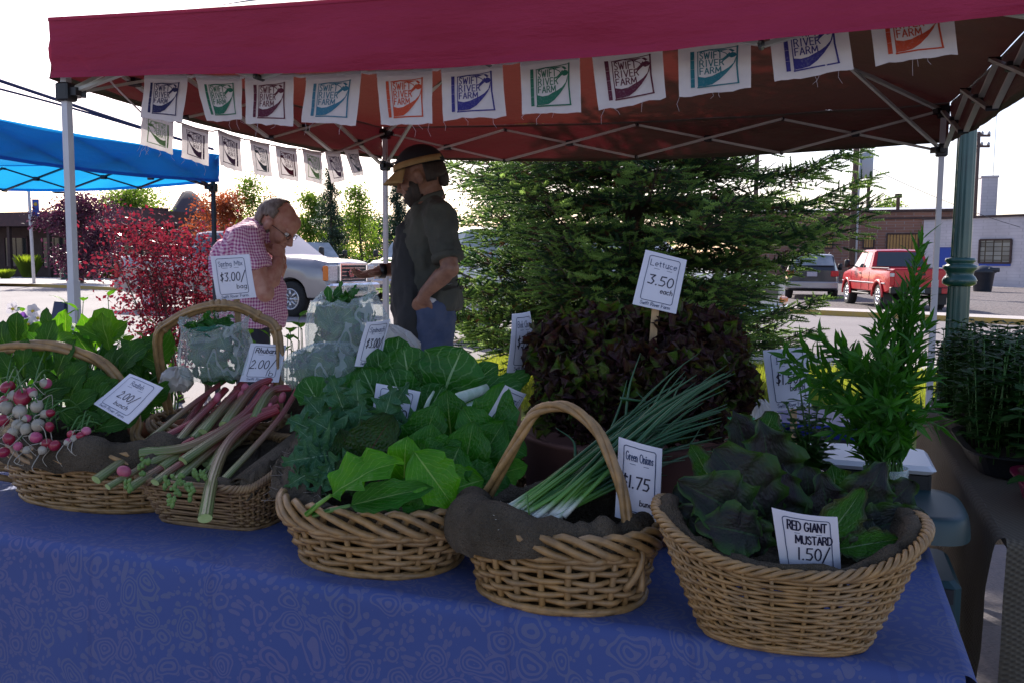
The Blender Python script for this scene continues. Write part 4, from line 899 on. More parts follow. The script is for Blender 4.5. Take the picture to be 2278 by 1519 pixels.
def wire(a, b_, lab, r_=.018, sag=1.2):
    mb = MB(); P_ = [a.lerp(b_, k/16)-Vector((0, 0, sag*4*(k/16)*(1-k/16))) for k in range(17)]; mb.tube(P_, r_, 4); tag(mb.build('power_line', 'trim_black', loc=a), lab, 'power line')
wire(Vector((u1.x, u1.y, 5.6)), at(2500, 545, 60), 'thin power line sagging from the transformer pole to the right', .015, .8)
wire(at(2100, 508, 58), at(2420, 540, 52), 'power line crossing in front of the white chimney', .02, .3)
# green lamp post
p = at(2127, 760, 7.2); lp = thing('lamp_post', 'dark green fluted lamp post behind the right tent leg', 'lamp post', (p.x, p.y, 0))
mb = MB(); V = []; F = []; n_ = 48; zs = [.62, 1.15, 1.2, 3.6]; 
prof = [(.088, .62), (.085, 1.18), (.076, 1.34), (.065, 3.7)]
for r_, z in prof:
    for k in range(n_): rr = r_*(1-.09*(.5+.5*math.cos(k*PI*2/4))); V.append((rr*math.cos(2*PI*k/n_), rr*math.sin(2*PI*k/n_), z))
for i in range(3):
    for k in range(n_): F.append((i*n_+k, i*n_+(k+1) % n_, (i+1)*n_+(k+1) % n_, (i+1)*n_+k))
mb.add(V, F); mb.build('fluted_shaft', 'lamp_green', lp, local=True)
mb = MB(); mb.lathe([(.09, 1.16), (.125, 1.18), (.13, 1.21), (.115, 1.235), (.1, 1.25), (.105, 1.28), (.128, 1.30), (.128, 1.325), (.1, 1.335), (.1, 1.35), (.115, 1.36), (.11, 1.385), (.08, 1.39)], (0, 0, 0), 32); mb.build('collar', 'lamp_green', lp, local=True)
mb = MB(); mb.lathe([(.15, 0), (.15, .1), (.14, .14), (.13, .5), (.138, .53), (.138, .56), (.12, .6), (.125, .63), (.11, .66), (.115, .69), (.1, .72), (.09, .74)], (0, 0, 0), 32); mb.build('base', 'lamp_green', lp, local=True)
mb = MB(); mb.lathe([(.07, 3.7), (.12, 3.75), (.16, 3.85), (.22, 4.05), (.2, 4.3), (.08, 4.45), (.01, 4.5)], (0, 0, 0), 24); mb.build('lamp_head', 'white_metal', lp, local=True)
# left side: brown building, maroon panel, sidewalk furniture
lA = at(-250, 560, 62); lB = at(395, 560, 52)
lb = thing('brown_building', 'long dark brown building with flat roof at the far left', 'building', (lA.x, lA.y, 0))
wl_, a, b_, n = wallbox(lA, lB, 3.1, 9, 'wall', 'dark_brown', lb); f, L = facade(a, b_, n, lb)
mb = MB(); mb.prism([f(-.0, 3.102, 2.2), f(1.0, 3.102, 2.2), f(1.0, 3.95, 2.0), f(0, 3.95, 2.0)], n*8); mb.build('roof', 'maroon_siding', lb, smooth=False)
for k in range(8): mb = MB(); mb.bar(f(.04+k*.13, 0, 1.9), f(.04+k*.13, 3.1, 1.9), .2); mb.build('post', 'dark_brown', lb, smooth=False)
for k in range(7): opening(f, .06+k*.13, .14+k*.13, .6, 2.5, 'window', 'window_dark', False, lb, 'maroon_siding', 1)
pa = at(232, 470, 58); pb = at(368, 470, 54)
mb = MB(); aa = Vector((pa.x, pa.y, 3.96)); bb = Vector((pb.x, pb.y, 3.96)); 
ht = CAMH+(573-462)/FPX*56; NP = 26
for k in range(NP):
    s0, s1 = aa.lerp(bb, k/NP), aa.lerp(bb, (k+.82)/NP); z1 = ht-.25*(k/NP); mb.prism([s0, s1, Vector((s1.x, s1.y, z1)), Vector((s0.x, s0.y, z1))], n*.3)
mb.prism([aa+n*.1, bb+n*.1, Vector((bb.x, bb.y, ht-.3))+n*.1, Vector((aa.x, aa.y, ht-.05))+n*.1], n*.15)
mb.build('parapet', 'maroon_siding', lb, smooth=False)
# banner pole
p = at(77, 600, 39); bp = thing('banner_pole', 'white street pole with blue banner beside the brown building', 'banner pole', (p.x, p.y, 0))
mb = MB(); mb.tube([(p.x-.05, p.y, .13), (p.x-.12, p.y, CAMH+(573-410)/FPX*39)], .07, 8); mb.build('pole', 'white_metal', bp)
zt = CAMH+(573-450)/FPX*39; zb_ = CAMH+(573-487)/FPX*39
mb = MB(); mb.box((p.x+.16, p.y, (zt+zb_)/2), (.3, .02, zt-zb_)); mb.build('banner', 'blue_trim', bp, smooth=False); mb = MB()
for zz in (zt+.03, zb_-.03): mb.bar((p.x-.1, p.y, zz), (p.x+.34, p.y, zz), .025)
mb.build('banner_arm', 'white_metal', bp, smooth=False)
mat('banner_yellow', (.6, .4, .05), None); mb = MB(); mb.lathe([(.09, 0), (.001, .005)], (p.x+.16, p.y-.012, (zt+zb_)/2+.15), 10, Matrix.Rotation(R(90), 3, 'X')); mb.build('banner_print', 'banner_yellow', bp)
# bin and bench on the far pavement
p = atz(148, 622, .13); lbn = thing('litter_bin', 'dark green litter bin on the far pavement at the left', 'litter bin', (p.x, p.y, .13)); mb = MB(); mb.lathe([(.26, 0), (.3, .05), (.3, .9), (.33, .92), (.33, .98), (.2, 1.05), (.001, 1.05)], (0, 0, 0), 16); mb.build('bin', 'lamp_green', lbn, local=True)
p = atz(205, 622, .13); pt = thing('picnic_table', 'picnic table on the far pavement in front of the brown building', 'picnic table', (p.x, p.y, .13), rz=R(-18))
lbox(pt, 'tabletop', (0, 0, .75), (1.9, .75, .05), 'dark_brown', .008)
for s in (1, -1): lbox(pt, 'seat', (0, s*.7, .45), (1.9, .28, .05), 'dark_brown', .008)
for s in (1, -1):
    mb = MB(); mb.bar((s*.7, -.8, .02), (s*.7, .2, .74), .07); mb.bar((s*.7, .8, .02), (s*.7, -.2, .74), .07); mb.bar((s*.7, -.8, .42), (s*.7, .8, .42), .06); mb.build('leg', 'dark_brown', pt, local=True, smooth=False)
# dark blue folding sign behind the left leg
p = at(96, 700, 7.0); sg = thing('folding_sign', 'dark blue folding board half hidden by the left tent leg', 'board', (p.x, p.y, 0), rz=R(-25))
mat('navy_board', (.006, .01, .06), None, rough=.5)
mb = MB(); mb.prism([(-.2, 0, .0), (.1, 0, .0), (.02, .18, .98), (-.1, .18, .98)], (0, .03, 0)); mb.build('front_panel', 'navy_board', sg, local=True, smooth=False)
mb = MB(); mb.prism([(-.2, .42, .0), (.1, .42, .0), (.02, .24, .98), (-.1, .24, .98)], (0, .03, 0)); mb.build('rear_panel', 'navy_board', sg, local=True, smooth=False)
# distant hill shape and roofs
mat('hill', (.045, .035, .05), (.07, .055, .07), .02, .95)
p = at(430, 560, 160); mb = MB()
def hf(u, v):
    x = (u-.5)*70; y = (v-.5)*60; r2 = (x/10.)**2+(y/14.)**2; return Vector((p.x+x*.45, p.y+y, max(-.5, 13.2*math.exp(-r2*1.1)*(1+.12*fbm((x*.2, y*.2, 1), 1.)))-.2))
mb.grid(40, 24, hf); tag(mb.build('hill', 'hill'), kind='structure')
# ================= TREES =================
def leafcol(name, c, c2, tr, tf=.5, rough=.5): return mat(name, c, c2, 1.6, rough, transl=tr, tf=tf, det=5)
leafcol('green_leaf', (.05, .1, .012), (.1, .15, .02), (.22, .36, .03)); leafcol('dark_leaf', (.02, .045, .015), (.035, .07, .02), (.06, .14, .03), .35); leafcol('purple_leaf', (.03, .012, .03), (.06, .02, .04), (.14, .03, .08), .35)
leafcol('rust_leaf', (.13, .03, .02), (.16, .08, .02), (.45, .1, .03)); leafcol('red_leaf', (.10, .006, .016), (.055, .005, .012), (.27, .02, .04), .5, .2); leafcol('spruce_leaf', (.025, .05, .035), (.04, .075, .045), (.06, .12, .05), .25); leafcol('lime_leaf', (.12, .2, .02), (.2, .27, .03), (.45, .6, .03), .5)
mat('bark', (.07, .05, .04), (.11, .08, .06), 30, .95, bs=.6, bsc=40); mat('pale_bark', (.3, .26, .24), (.16, .13, .12), 12, .9)
def leafset(C, size, seed, flat=.0, asp=.5):
    """one bent leaf (two triangles folded on the midrib, as 2 quads) per centre"""
    r_ = np.random.RandomState(seed); n = len(C); d = r_.randn(n, 3); d /= np.linalg.norm(d, axis=1)[:, None]; d[:, 2] -= .25; d /= np.linalg.norm(d, axis=1)[:, None]
    q = r_.randn(n, 3); q[:, 2] += flat*3; s = np.cross(d, q); s /= np.linalg.norm(s, axis=1)[:, None]; up = np.cross(s, d); L = (size*(.6+.8*r_.rand(n)))[:, None]; w_ = L*asp
    b0 = C; m1 = C+d*L*.5+s*w_*.5+up*L*.08; m2 = C+d*L*.5-s*w_*.5+up*L*.08; tp = C+d*L; V = np.stack([b0, m1, tp, m2], 1).reshape(-1, 3)
    return V, np.arange(n*4).reshape(n, 4)
def tree(name, label, cat, base, h, cr, leafm, n, size, seed, trunk_r=.08, barkm='bark', ch=None, col=False, stems=1, group=None, dens=1., asp=.5, gappy=.5, cb=.25):
    """trunk with limbs, crown of leaves gathered in clumps round the limb ends"""
    r_ = np.random.RandomState(seed); rr = random.Random(seed); base = Vector(base); root = thing(name, label, cat, base, group); T = MB(); ends = []
    for s_ in range(stems):
        lean = Vector((rr.uniform(-.12, .12), rr.uniform(-.12, .12), 1))*(1 if stems == 1 else 1); lean.x *= (1 if stems == 1 else 3); lean.y *= (1 if stems == 1 else 3)
        top_ = base+lean*h*.92; P_ = [base+Vector((rr.uniform(-1, 1), rr.uniform(-1, 1), 0))*.03*(stems > 1)]+[base.lerp(top_, k/5)+Vector((rr.uniform(-1, 1), rr.uniform(-1, 1), 0))*h*.012 for k in range(1, 6)]
        T.tube(crv(P_, 10), [trunk_r/(stems**.5)*(1-.85*k/10) for k in range(11)], 7)
        nb = int((16 if stems == 1 else 9)*dens)
        for k in range(nb):
            v = cb+(1-cb)*(k+rr.random())/nb*.95; a = base.lerp(top_, v); ang = rr.random()*6.28; rad = cr*(1-.75*(v if col else abs(v-.5)*1.3))*rr.uniform(.6, 1.1)
            if stems > 1: rad *= .5
            e = a+Vector((math.cos(ang)*rad, math.sin(ang)*rad, rad*rr.uniform(.3, 1.0)*(.6 if not col else 1.2)))
            e.z = min(e.z, base.z+h); m_ = a.lerp(e, .5)+Vector((0, 0, rad*.1)); T.tube([a, m_, e], [trunk_r*.25/(stems**.5), trunk_r*.15, trunk_r*.05], 5)
            for q in range(3): ends.append(a.lerp(e, .45+.2*q+rr.random()*.15)+Vector((rr.uniform(-1, 1), rr.uniform(-1, 1), rr.uniform(-.6, 1)))*rad*.28)
        ends.append(top_)
    T.build('trunk', barkm, root)
    E_ = np.array([tuple(e) for e in ends]); k = r_.randint(0, len(E_), n); sg_ = cr*.17*(1+gappy*r_.rand(len(E_)))
    C = E_[k]+np.clip(r_.randn(n, 3), -1.9, 1.9)*sg_[k][:, None]*np.array([1, 1, .75]); C = C[C[:, 2] > base.z+h*cb*.35]
    V, F = leafset(C, size, seed+1, asp=asp); npmesh('crown', V, F, leafm, root); return root
def gp(x, Y): p = at(x, 600, Y); return (p.x, p.y, 0)
GT = 'trees beyond the street'
tree('broadleaf_tree', 'bright green tree behind the maroon roof panel at the left', 'tree', gp(300, 66), CAMH+(572-418)/FPX*66, 3.0, 'green_leaf', 9000, .22, 11, .16, group=GT)
tree('purple_tree', 'dark purple leaved tree behind the left tent leg', 'tree', gp(182, 40), CAMH+(572-440)/FPX*40, 1.6, 'purple_leaf', 9000, .15, 12, .1, group=GT, cb=.12)
tree('rust_tree', 'rusty brown leaved tree behind the blue canopy leg', 'tree', gp(505, 40), CAMH+(573-425)/FPX*40, 1.5, 'rust_leaf', 6500, .13, 13, .08, group=GT)
tree('rust_tree', 'small thin rusty leaved tree above the checked shirt man', 'tree', gp(618, 44), CAMH+(573-425)/FPX*44, .95, 'rust_leaf', 1800, .12, 14, .05, group=GT, col=True)
tree('young_tree', 'tall loose green tree just left of the checked shirt man', 'tree', gp(552, 42), CAMH+(573-385)/FPX*42, 1.3, 'green_leaf', 3600, .13, 15, .07, group=GT, col=True)
tree('young_tree', 'slender airy green tree left of the back tent leg', 'tree', gp(808, 40), CAMH+(575-405)/FPX*40, 1.2, 'green_leaf', 3600, .13, 16, .07, group=GT, col=True)
tree('young_tree', 'bushy green tree left of the tall dark conifer', 'tree', gp(690, 43), CAMH+(575-425)/FPX*43, 1.3, 'green_leaf', 7000, .14, 17, .08, group=GT, col=True, cb=.1)
tree('young_tree', 'low green bushy tree between the conifer and the airy tree', 'tree', gp(765, 45), CAMH+(575-480)/FPX*45, 1.5, 'green_leaf', 7000, .14, 18, .08, group=GT, cb=.05)
tree('broadleaf_tree', 'low rounded green tree right of the checked shirt man near the hood', 'tree', gp(845, 55), 3.6, 2.4, 'dark_leaf', 7000, .18, 19, .08, group=GT, cb=.05)
tree('broadleaf_tree', 'green tree rising behind the brick building roof', 'tree', gp(1968, 90), CAMH+(583-447)/FPX*90, 2.6, 'green_leaf', 6000, .26, 20, .16, group=GT)
tree('broadleaf_tree', 'green tree behind the right edge of the spruce', 'tree', gp(1735, 75), CAMH+(582-450)/FPX*75, 2.6, 'green_leaf', 6000, .24, 21, .16, group=GT)
tree('broadleaf_tree', 'dark green tree behind the spruce on the left', 'tree', gp(1120, 60), 6.5, 3.4, 'dark_leaf', 9000, .22, 22, .16, group=GT, cb=.05)
def conifer(name, label, base, h, cr, seed, n=9000, lm='spruce_leaf', group=GT):
    r_ = np.random.RandomState(seed); root = thing(name, label, 'conifer', base, group); T = MB(); b0 = Vector(base); T.tube([b0, b0+Vector((0, 0, h))], [.09, .01], 7)
    C = []; nb = 90
    for k in range(nb):
        v = .06+.93*k/nb; a = r_.rand()*6.28; L = cr*(1-v)**.85*(.75+.5*r_.rand())+.05; e = Vector((math.cos(a)*L, math.sin(a)*L, -L*.12+.08)); p0 = b0+Vector((0, 0, h*v)); T.tube([p0, p0+e*.6+Vector((0, 0, -.04*L)), p0+e], [.02, .012, .004], 4)
        m_ = int(n/nb*(.3+L/cr*1.6)); t_ = r_.rand(m_)**.7; C.append(np.array(p0)+np.outer(t_, np.array(e))+r_.randn(m_, 3)*np.array([.09, .09, .045])*(1+.6*L))
    T.build('trunk', 'bark', root); C = np.concatenate(C); V, F = leafset(C, .12, seed+1, flat=.8, asp=.28); npmesh('crown', V, F, lm, root)
conifer('fir_tree', 'tall narrow dark fir beside the row of side pennants', gp(737, 38), CAMH+(575-378)/FPX*38, 1.15, 31, 12000)
conifer('fir_tree', 'blue grey fir just left of the capped man', gp(884, 36), CAMH+(575-400)/FPX*36, .95, 32, 12000)
# low planting on the far pavement
def tuft(name, label, base, h, w_, n, m, seed, group=None, cat='grass clump'):
    r_ = np.random.RandomState(seed); a = r_.rand(n)*6.28; rr_ = r_.rand(n)*w_*.35; b0 = np.array(base)+np.stack([np.cos(a)*rr_, np.sin(a)*rr_, np.zeros(n)], 1); lean = np.stack([np.cos(a), np.sin(a), np.zeros(n)], 1)*(r_.rand(n)*w_*.6)[:, None]; hh = h*(.55+.5*r_.rand(n)); tp = b0+lean+np.stack([0*hh, 0*hh, hh], 1); md_ = b0+lean*.3+np.stack([0*hh, 0*hh, hh*.6], 1)
    s = np.stack([-np.sin(a), np.cos(a), np.zeros(n)], 1)*.012; V = np.stack([b0-s, b0+s, md_+s*1.4, tp, md_-s*1.4], 1).reshape(-1, 3); F = np.arange(n*5).reshape(n, 5)
    o_ = npmesh(name, V, F, m, loc=base); return tag(o_, label, cat, group)
p = atz(64, 618, .13); tuft('ornamental_grass', 'tall yellow green ornamental grass at the far kerb', tuple(p), 1.25, .9, 900, 'lime_leaf', 41)
for k, (x, s_, lab) in enumerate(((12, .5, 'low tuft of grass at the far left kerb'), (196, .28, 'small grass tuft on the pavement by the picnic table'), (236, .5, 'light green tuft behind the tailgate of the pewter truck'))):
    p = atz(x, 620, .13); tuft('grass_tuft', lab, tuple(p), s_, s_*1.3, 500, 'lime_leaf', 42+k, 'grass tufts along the far kerb')
# red leaved shrub
p = at(398, 700, 8.2); tree('red_shrub', 'red leaved shrub in front of the pewter truck', 'shrub', (p.x, p.y, 0), 1.78, .56, 'red_leaf', 5200, .042, 51, .03, stems=7, asp=.55, cb=.22, dens=1.5)
p = at(455, 640, 8.6); tree('red_shrub', 'red leaved shrub beside the leg of the blue canopy', 'shrub', (p.x, p.y, 0), 1.7, .42, 'red_leaf', 2600, .042, 52, .03, stems=5, asp=.55, cb=.25, dens=1.4)
# ---- the big spruce ----
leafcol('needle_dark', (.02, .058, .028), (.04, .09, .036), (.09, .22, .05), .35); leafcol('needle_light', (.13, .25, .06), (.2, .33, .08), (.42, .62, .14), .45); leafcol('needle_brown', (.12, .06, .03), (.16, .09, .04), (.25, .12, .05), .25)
def shoot_template(seed, nn=34, L=.16):
    r_ = np.random.RandomState(seed); V = []; F = []
    for k in range(nn):
        t_ = (k+.5)/nn; a = k*2.4; d = np.array([math.cos(a), math.sin(a), .35+.5*t_]); d /= np.linalg.norm(d); w_ = np.cross(d, [0, 0, 1.]); w_ = w_/np.linalg.norm(w_)*.0055; b0 = np.array([0, 0, t_*L]); l = .032*(1-.3*t_)
        V += [b0-w_, b0+w_, b0+d*l]; F.append((3*k, 3*k+1, 3*k+2))
    for j in range(2):
        for q in range(3): a = q*2.094; rr_ = .009*(1-j*.5); V.append(np.array([math.cos(a)*rr_, math.sin(a)*rr_, j*L]))
    o = nn*3
    for q in range(3): F.append((o+q, o+(q+1) % 3, o+3+(q+1) % 3)); F.append((o+q, o+3+(q+1) % 3, o+3+q))
    return np.array(V), np.array(F)
def spruce(base, h, cr, seed, zfine):
    rr = random.Random(seed); b0 = Vector(base); T = MB(); shoots = []; T.tube([b0, b0+Vector((0, 0, h*.5)), b0+Vector((0, 0, h))], [.13, .08, .015], 10); z = .5
    while z < h-.2:
        v = z/h; nb = rr.randint(8, 10); a0 = rr.random()*6.28
        for k in range(nb):
            a = a0+k*6.283/nb+rr.uniform(-.2, .2); L = cr*min(1, (1-v)**.6*1.05)*(rr.choice((.62, .8, .95, 1.08, 1.15)) if z < zfine else rr.uniform(.8, 1.1))*(.8 if z < 1.6 and math.cos(a) > .3 else 1)
            dr = Vector((math.cos(a), math.sin(a), 0)); P_ = [b0+Vector((0, 0, z)), b0+Vector((0, 0, z+L*.0))+dr*L*.35, b0+Vector((0, 0, z-L*.02))+dr*L*.7, b0+Vector((0, 0, z+L*.10))+dr*L]
            C = crv(P_, 14); T.tube(C, [.022*(1-.9*i/14)*(L/cr)+.003 for i in range(15)], 5); fine = z < zfine; sd = Vector((-dr.y, dr.x, 0))
            nt_ = int(L/(.095 if fine else .2))
            for i in range(nt_):
                t_ = .12+.88*(i+rr.random()*.5)/nt_; q = min(13, int(t_*14)); p = C[q].lerp(C[q+1], t_*14-q); tl = L*(.42*(1-t_)+.10)*rr.uniform(.7, 1.2)
                for s_ in (1, -1):
                    td = (dr*rr.uniform(.6, 1.0)+sd*s_+Vector((0, 0, rr.uniform(-.3, .35)))).normalized(); e = p+td*tl+Vector((0, 0, .03-tl*.12)); T.tube([p, e], [.005, .002], 3)
                    ns = max(2, int(tl/(.062 if fine else .15)))
                    for j in range(ns):
                        w_ = (j+.6)/ns; sp_ = p.lerp(e, w_); tip = (j == ns-1)
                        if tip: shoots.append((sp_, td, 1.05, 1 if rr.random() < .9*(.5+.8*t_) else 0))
                        else:
                            for s2 in (1, -1):
                                if rr.random() < (.8 if fine else .6):
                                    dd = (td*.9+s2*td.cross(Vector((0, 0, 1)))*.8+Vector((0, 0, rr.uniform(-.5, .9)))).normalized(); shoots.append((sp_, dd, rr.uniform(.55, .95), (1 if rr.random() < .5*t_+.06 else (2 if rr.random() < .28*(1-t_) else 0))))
                    if len(shoots) > 60000: break
        z += rr.uniform(.22, .32) if fine else .36
        if not fine: pass
    root = thing('spruce_tree', 'big spruce with light green shoot tips standing on the lawn behind the stall', 'spruce', b0); T.build('trunk', 'bark', root)
    shoots = [(p_, d_, s_*(1.9 if p_.z > zfine+.3 else 1), k_) for p_, d_, s_, k_ in shoots]
    tv, tf_ = shoot_template(3); n = len(shoots); P0 = np.array([tuple(s[0]) for s in shoots]); D = np.array([tuple(s[1]) for s in shoots]); SC = np.array([s[2] for s in shoots]); K = np.array([s[3] for s in shoots])
    if True:
        a_ = np.cross(D, np.array([.31, .2, .93])); a_ /= np.linalg.norm(a_, axis=1)[:, None]; b_ = np.cross(D, a_)
        V = P0[:, None]+SC[:, None, None]*(tv[None, :, 0:1]*a_[:, None]+tv[None, :, 1:2]*b_[:, None]+tv[None, :, 2:3]*D[:, None]); F = (tf_[None]+np.arange(n)[:, None, None]*len(tv)).reshape(-1, 3); mi = np.repeat(K, len(tf_))
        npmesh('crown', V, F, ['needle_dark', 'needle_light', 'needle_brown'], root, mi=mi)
    print('spruce shoots', n)
p = at(1405, 700, 9.4); spruce((p.x, p.y, 0), 14.0, 2.15, 61, 2.7)  # hidden upper crown made extra tall and dense to shade the red canopy

# ================= PEOPLE =================
def remeshed(mb, name, m, parent, vox=.007, sm=3, extra=None):
    o = mb.build('tmp', m, smooth=True); md = o.modifiers.new('r', 'REMESH'); md.mode = 'VOXEL'; md.voxel_size = vox; md.use_smooth_shade = True
    if sm: ms = o.modifiers.new('s', 'SMOOTH'); ms.iterations = sm; ms.factor = .5
    if extra:
        tx = bpy.data.textures.new(name+'_wr', 'CLOUDS'); tx.noise_scale = extra[0]; md = o.modifiers.new('d', 'DISPLACE'); md.texture = tx; md.strength = extra[1]; md.texture_coords = 'GLOBAL'
    dg = bpy.context.evaluated_depsgraph_get(); me = bpy.data.meshes.new_from_object(o.evaluated_get(dg)); me.name = name
    bpy.data.objects.remove(o); base = wloc(parent); me.transform(Matrix.Translation(-base))
    me.materials.clear()
    for x in (m if isinstance(m, (list, tuple)) else [m]): me.materials.append(M[x])
    q = bpy.data.objects.new(name, me); COL.objects.link(q); q.parent = parent; return q
mat('skin', (.4, .17, .12), (.5, .27, .2), 24, .5, bs=.15, bsc=160, bd=.001, spec=.4); mat('tanned_skin', (.2, .09, .06), (.32, .16, .1), 22, .5, bs=.15, bsc=160, bd=.001)
mat('grey_hair', (.1, .07, .055), (.24, .2, .17), 60, .7, bs=.8, bsc=220, bd=.003, mapscale=(1, 1, .25)); mat('brown_hair', (.02, .012, .01), (.045, .028, .02), 60, .6, bs=.8, bsc=220, bd=.003, mapscale=(1, 1, .25))
mat('olive_shirt', (.075, .075, .06), (.05, .053, .044), 8, .85, bs=.6, bsc=30, bd=.006); mat('apron', (.018, .02, .022), (.026, .026, .028), 8, .8, bs=.3, bsc=24, bd=.008)
mat('denim', (.04, .06, .12), (.07, .09, .16), 14, .85, bs=.3, bsc=60, bd=.004); mat('undershirt', (.6, .58, .58), None, rough=.8); mat('cap_dark', (.012, .014, .02), None, rough=.8, bs=.3, bsc=300, bd=.001); mat('cap_tan', (.42, .27, .11), (.34, .21, .08), 20, .8)
mat('dark_trousers', (.02, .022, .035), None, rough=.8); mat('shoe', (.03, .022, .018), None, rough=.5); mat('eye', (.6, .58, .55), None, rough=.2); mat('iris', (.02, .015, .012), None, rough=.2); mat('lip', (.3, .11, .09), None, rough=.5)
m, t, b, o = nodes('gingham'); sp = N(t, 'ShaderNodeSeparateXYZ'); t.links.new(coord(t), sp.inputs[0]); k_ = 2*PI/.0165
wob = mth(t, 'MULTIPLY', nz(t, 7, 2), .05)
s1 = mth(t, 'GREATER_THAN', mth(t, 'SINE', mth(t, 'MULTIPLY', mth(t, 'ADD', mth(t, 'ADD', sp.outputs[0], mth(t, 'MULTIPLY', sp.outputs[1], .75)), wob), k_)), 0.); s2 = mth(t, 'GREATER_THAN', mth(t, 'SINE', mth(t, 'MULTIPLY', mth(t, 'ADD', sp.outputs[2], wob), k_)), 0.)
cc = mix(t, mth(t, 'MULTIPLY', mth(t, 'ADD', s1, s2), .5), (.85, .62, .7), (.38, .05, .22)); t.links.new(cc, b.inputs['Base Color']); b.inputs['Roughness'].default_value = .8; bump(t, b, nz(t, 16, 4), .35, .012)
tr = N(t, 'ShaderNodeBsdfTranslucent'); t.links.new(cc, tr.inputs[0]); mx = N(t, 'ShaderNodeMixShader', i0=.15); t.links.new(b.outputs[0], mx.inputs[1]); t.links.new(tr.outputs[0], mx.inputs[2]); t.links.new(mx.outputs[0], o.inputs[0])
YR = (0, 1, 0)
def headparts(mb, c, R3, neck, s=1., nr=.055):
    T_ = lambda p: c+R3 @ (Vector(p)*s)
    def el(p, r, n=16, m_=12): mb.ell(T_(p), tuple(x*s for x in r), n, m_, R3)
    el((-.012, 0, .02), (.1, .078, .1)); el((.03, 0, -.045), (.068, .06, .085)); el((.062, 0, -.105), (.03, .032, .026)); el((.08, 0, .022), (.022, .052, .018)); el((.05, 0, .05), (.052, .062, .05))
    mb.tube([T_((.085, 0, .012)), T_((.108, 0, -.022)), T_((.116, 0, -.038)), T_((.1, 0, -.045))], [.009*s, .012*s, .016*s, .01*s], 8)
    el((.102, .014, -.038), (.012, .009, .009), 8, 6); el((.102, -.014, -.038), (.012, .009, .009), 8, 6); el((.09, 0, -.066), (.014, .026, .008), 10, 6); el((.087, 0, -.079), (.014, .024, .008), 10, 6)
    for y in (1, -1): el((.058, y*.045, -.03), (.035, .02, .03), 10, 8); el((-.008, y*.078, -.012), (.02, .011, .033), 10, 8); el((-.002, y*.084, .004), (.02, .008, .02), 10, 8)
    mb.tube([T_((-.03, 0, -.03)), c.lerp(neck, .55)+R3 @ Vector((-.02, 0, 0)), neck], [nr*.95, nr, nr*1.25], 14)
def eyes(root, c, R3, s=1.):
    for y in (1, -1):
        mb = MB(); mb.ell(c+R3 @ (Vector((.083, y*.032, .0))*s), (.012*s,)*3, 10, 8, R3); e_ = mb.build('eye', 'eye', root); mb = MB(); mb.ell(c+R3 @ (Vector((.0925, y*.033, -.002))*s), (.0045*s,)*3, 8, 6, R3); mb.build('iris', 'iris', e_)
def shell(name, m, root, c, R3, rad, keep, ns=36, disp=.004, fr=30, thick=0):
    mb = MB(); V = []; F = []; nv = 26; K = {}
    for j in range(nv+1):
        for i in range(ns):
            a = PI*j/nv; b_ = 2*PI*i/ns; u = Vector((math.sin(a)*math.cos(b_), math.sin(a)*math.sin(b_), math.cos(a))); q = Vector((u.x*rad[0], u.y*rad[1], u.z*rad[2])); kp = keep(u); K[len(V)] = kp
            q *= 1+(disp*mnoise.noise(q*fr)/rad[0]) if kp > 0 else 1; V.append(c+R3 @ q)
    for j in range(nv):
        for i in range(ns):
            f = (j*ns+i, (j+1)*ns+i, (j+1)*ns+(i+1) % ns, j*ns+(i+1) % ns)
            if sum(K[k] > 0 for k in f) >= 3: F.append(f)
    mb.add(V, F); return mb.build(name, m, root, thick=thick or .012)
def hand(mb, w, d, up, curl, s=1., spread=1, thumb=1, flip=1):
    """palm and five fingers: w wrist, d palm direction, up palm normal (inner side), curl list of finger bends"""
    d = Vector(d).normalized(); up = Vector(up); sd = d.cross(up).normalized()*flip; up = (sd.cross(d)*flip).normalized(); w = Vector(w)
    pal = w+d*.05*s; mb.tube([w-d*.02, w+d*.015, w+d*.05*s, w+d*.088*s], [(.026*s, .019*s), (.03*s, .018*s), (.042*s, .016*s), (.038*s, .012*s)], 10, up=up)
    for k in range(4):
        ln = (.07, .08, .074, .056)[k]*s; p = w+d*.082*s+sd*(.03-.02*k)*s; a = 0; D = (d+sd*(.10-.07*k)*spread).normalized(); P_ = [p-D*.015]; 
        for j in range(3):
            ang = curl[k]*(.7, 1., .8)[j]; q = D*math.cos(a+ang)+up*math.sin(a+ang); a += ang; P_.append(P_[-1]+q*ln*(.45, .32, .25)[j]*(1.25 if j == 0 else 1))
        mb.tube(P_, [.0095*s, .009*s, .0082*s, .0065*s], 8); mb.ell(P_[-1], (.0068*s,)*3, 8, 6)
    p = w+d*.025*s+sd*.03*s; q = p+(d*.5+sd*.75+up*.35*thumb).normalized()*.035*s; r_ = q+(d*.8+sd*.35+up*.3*thumb).normalized()*.032*s; e = r_+(d*.95+sd*.1+up*.2*thumb).normalized()*.025*s
    mb.tube([w+d*.01*s+sd*.012*s, p, q, r_, e], [.016*s, .015*s, .0125*s, .011*s, .008*s], 8); mb.ell(e, (.008*s,)*3, 8, 6)
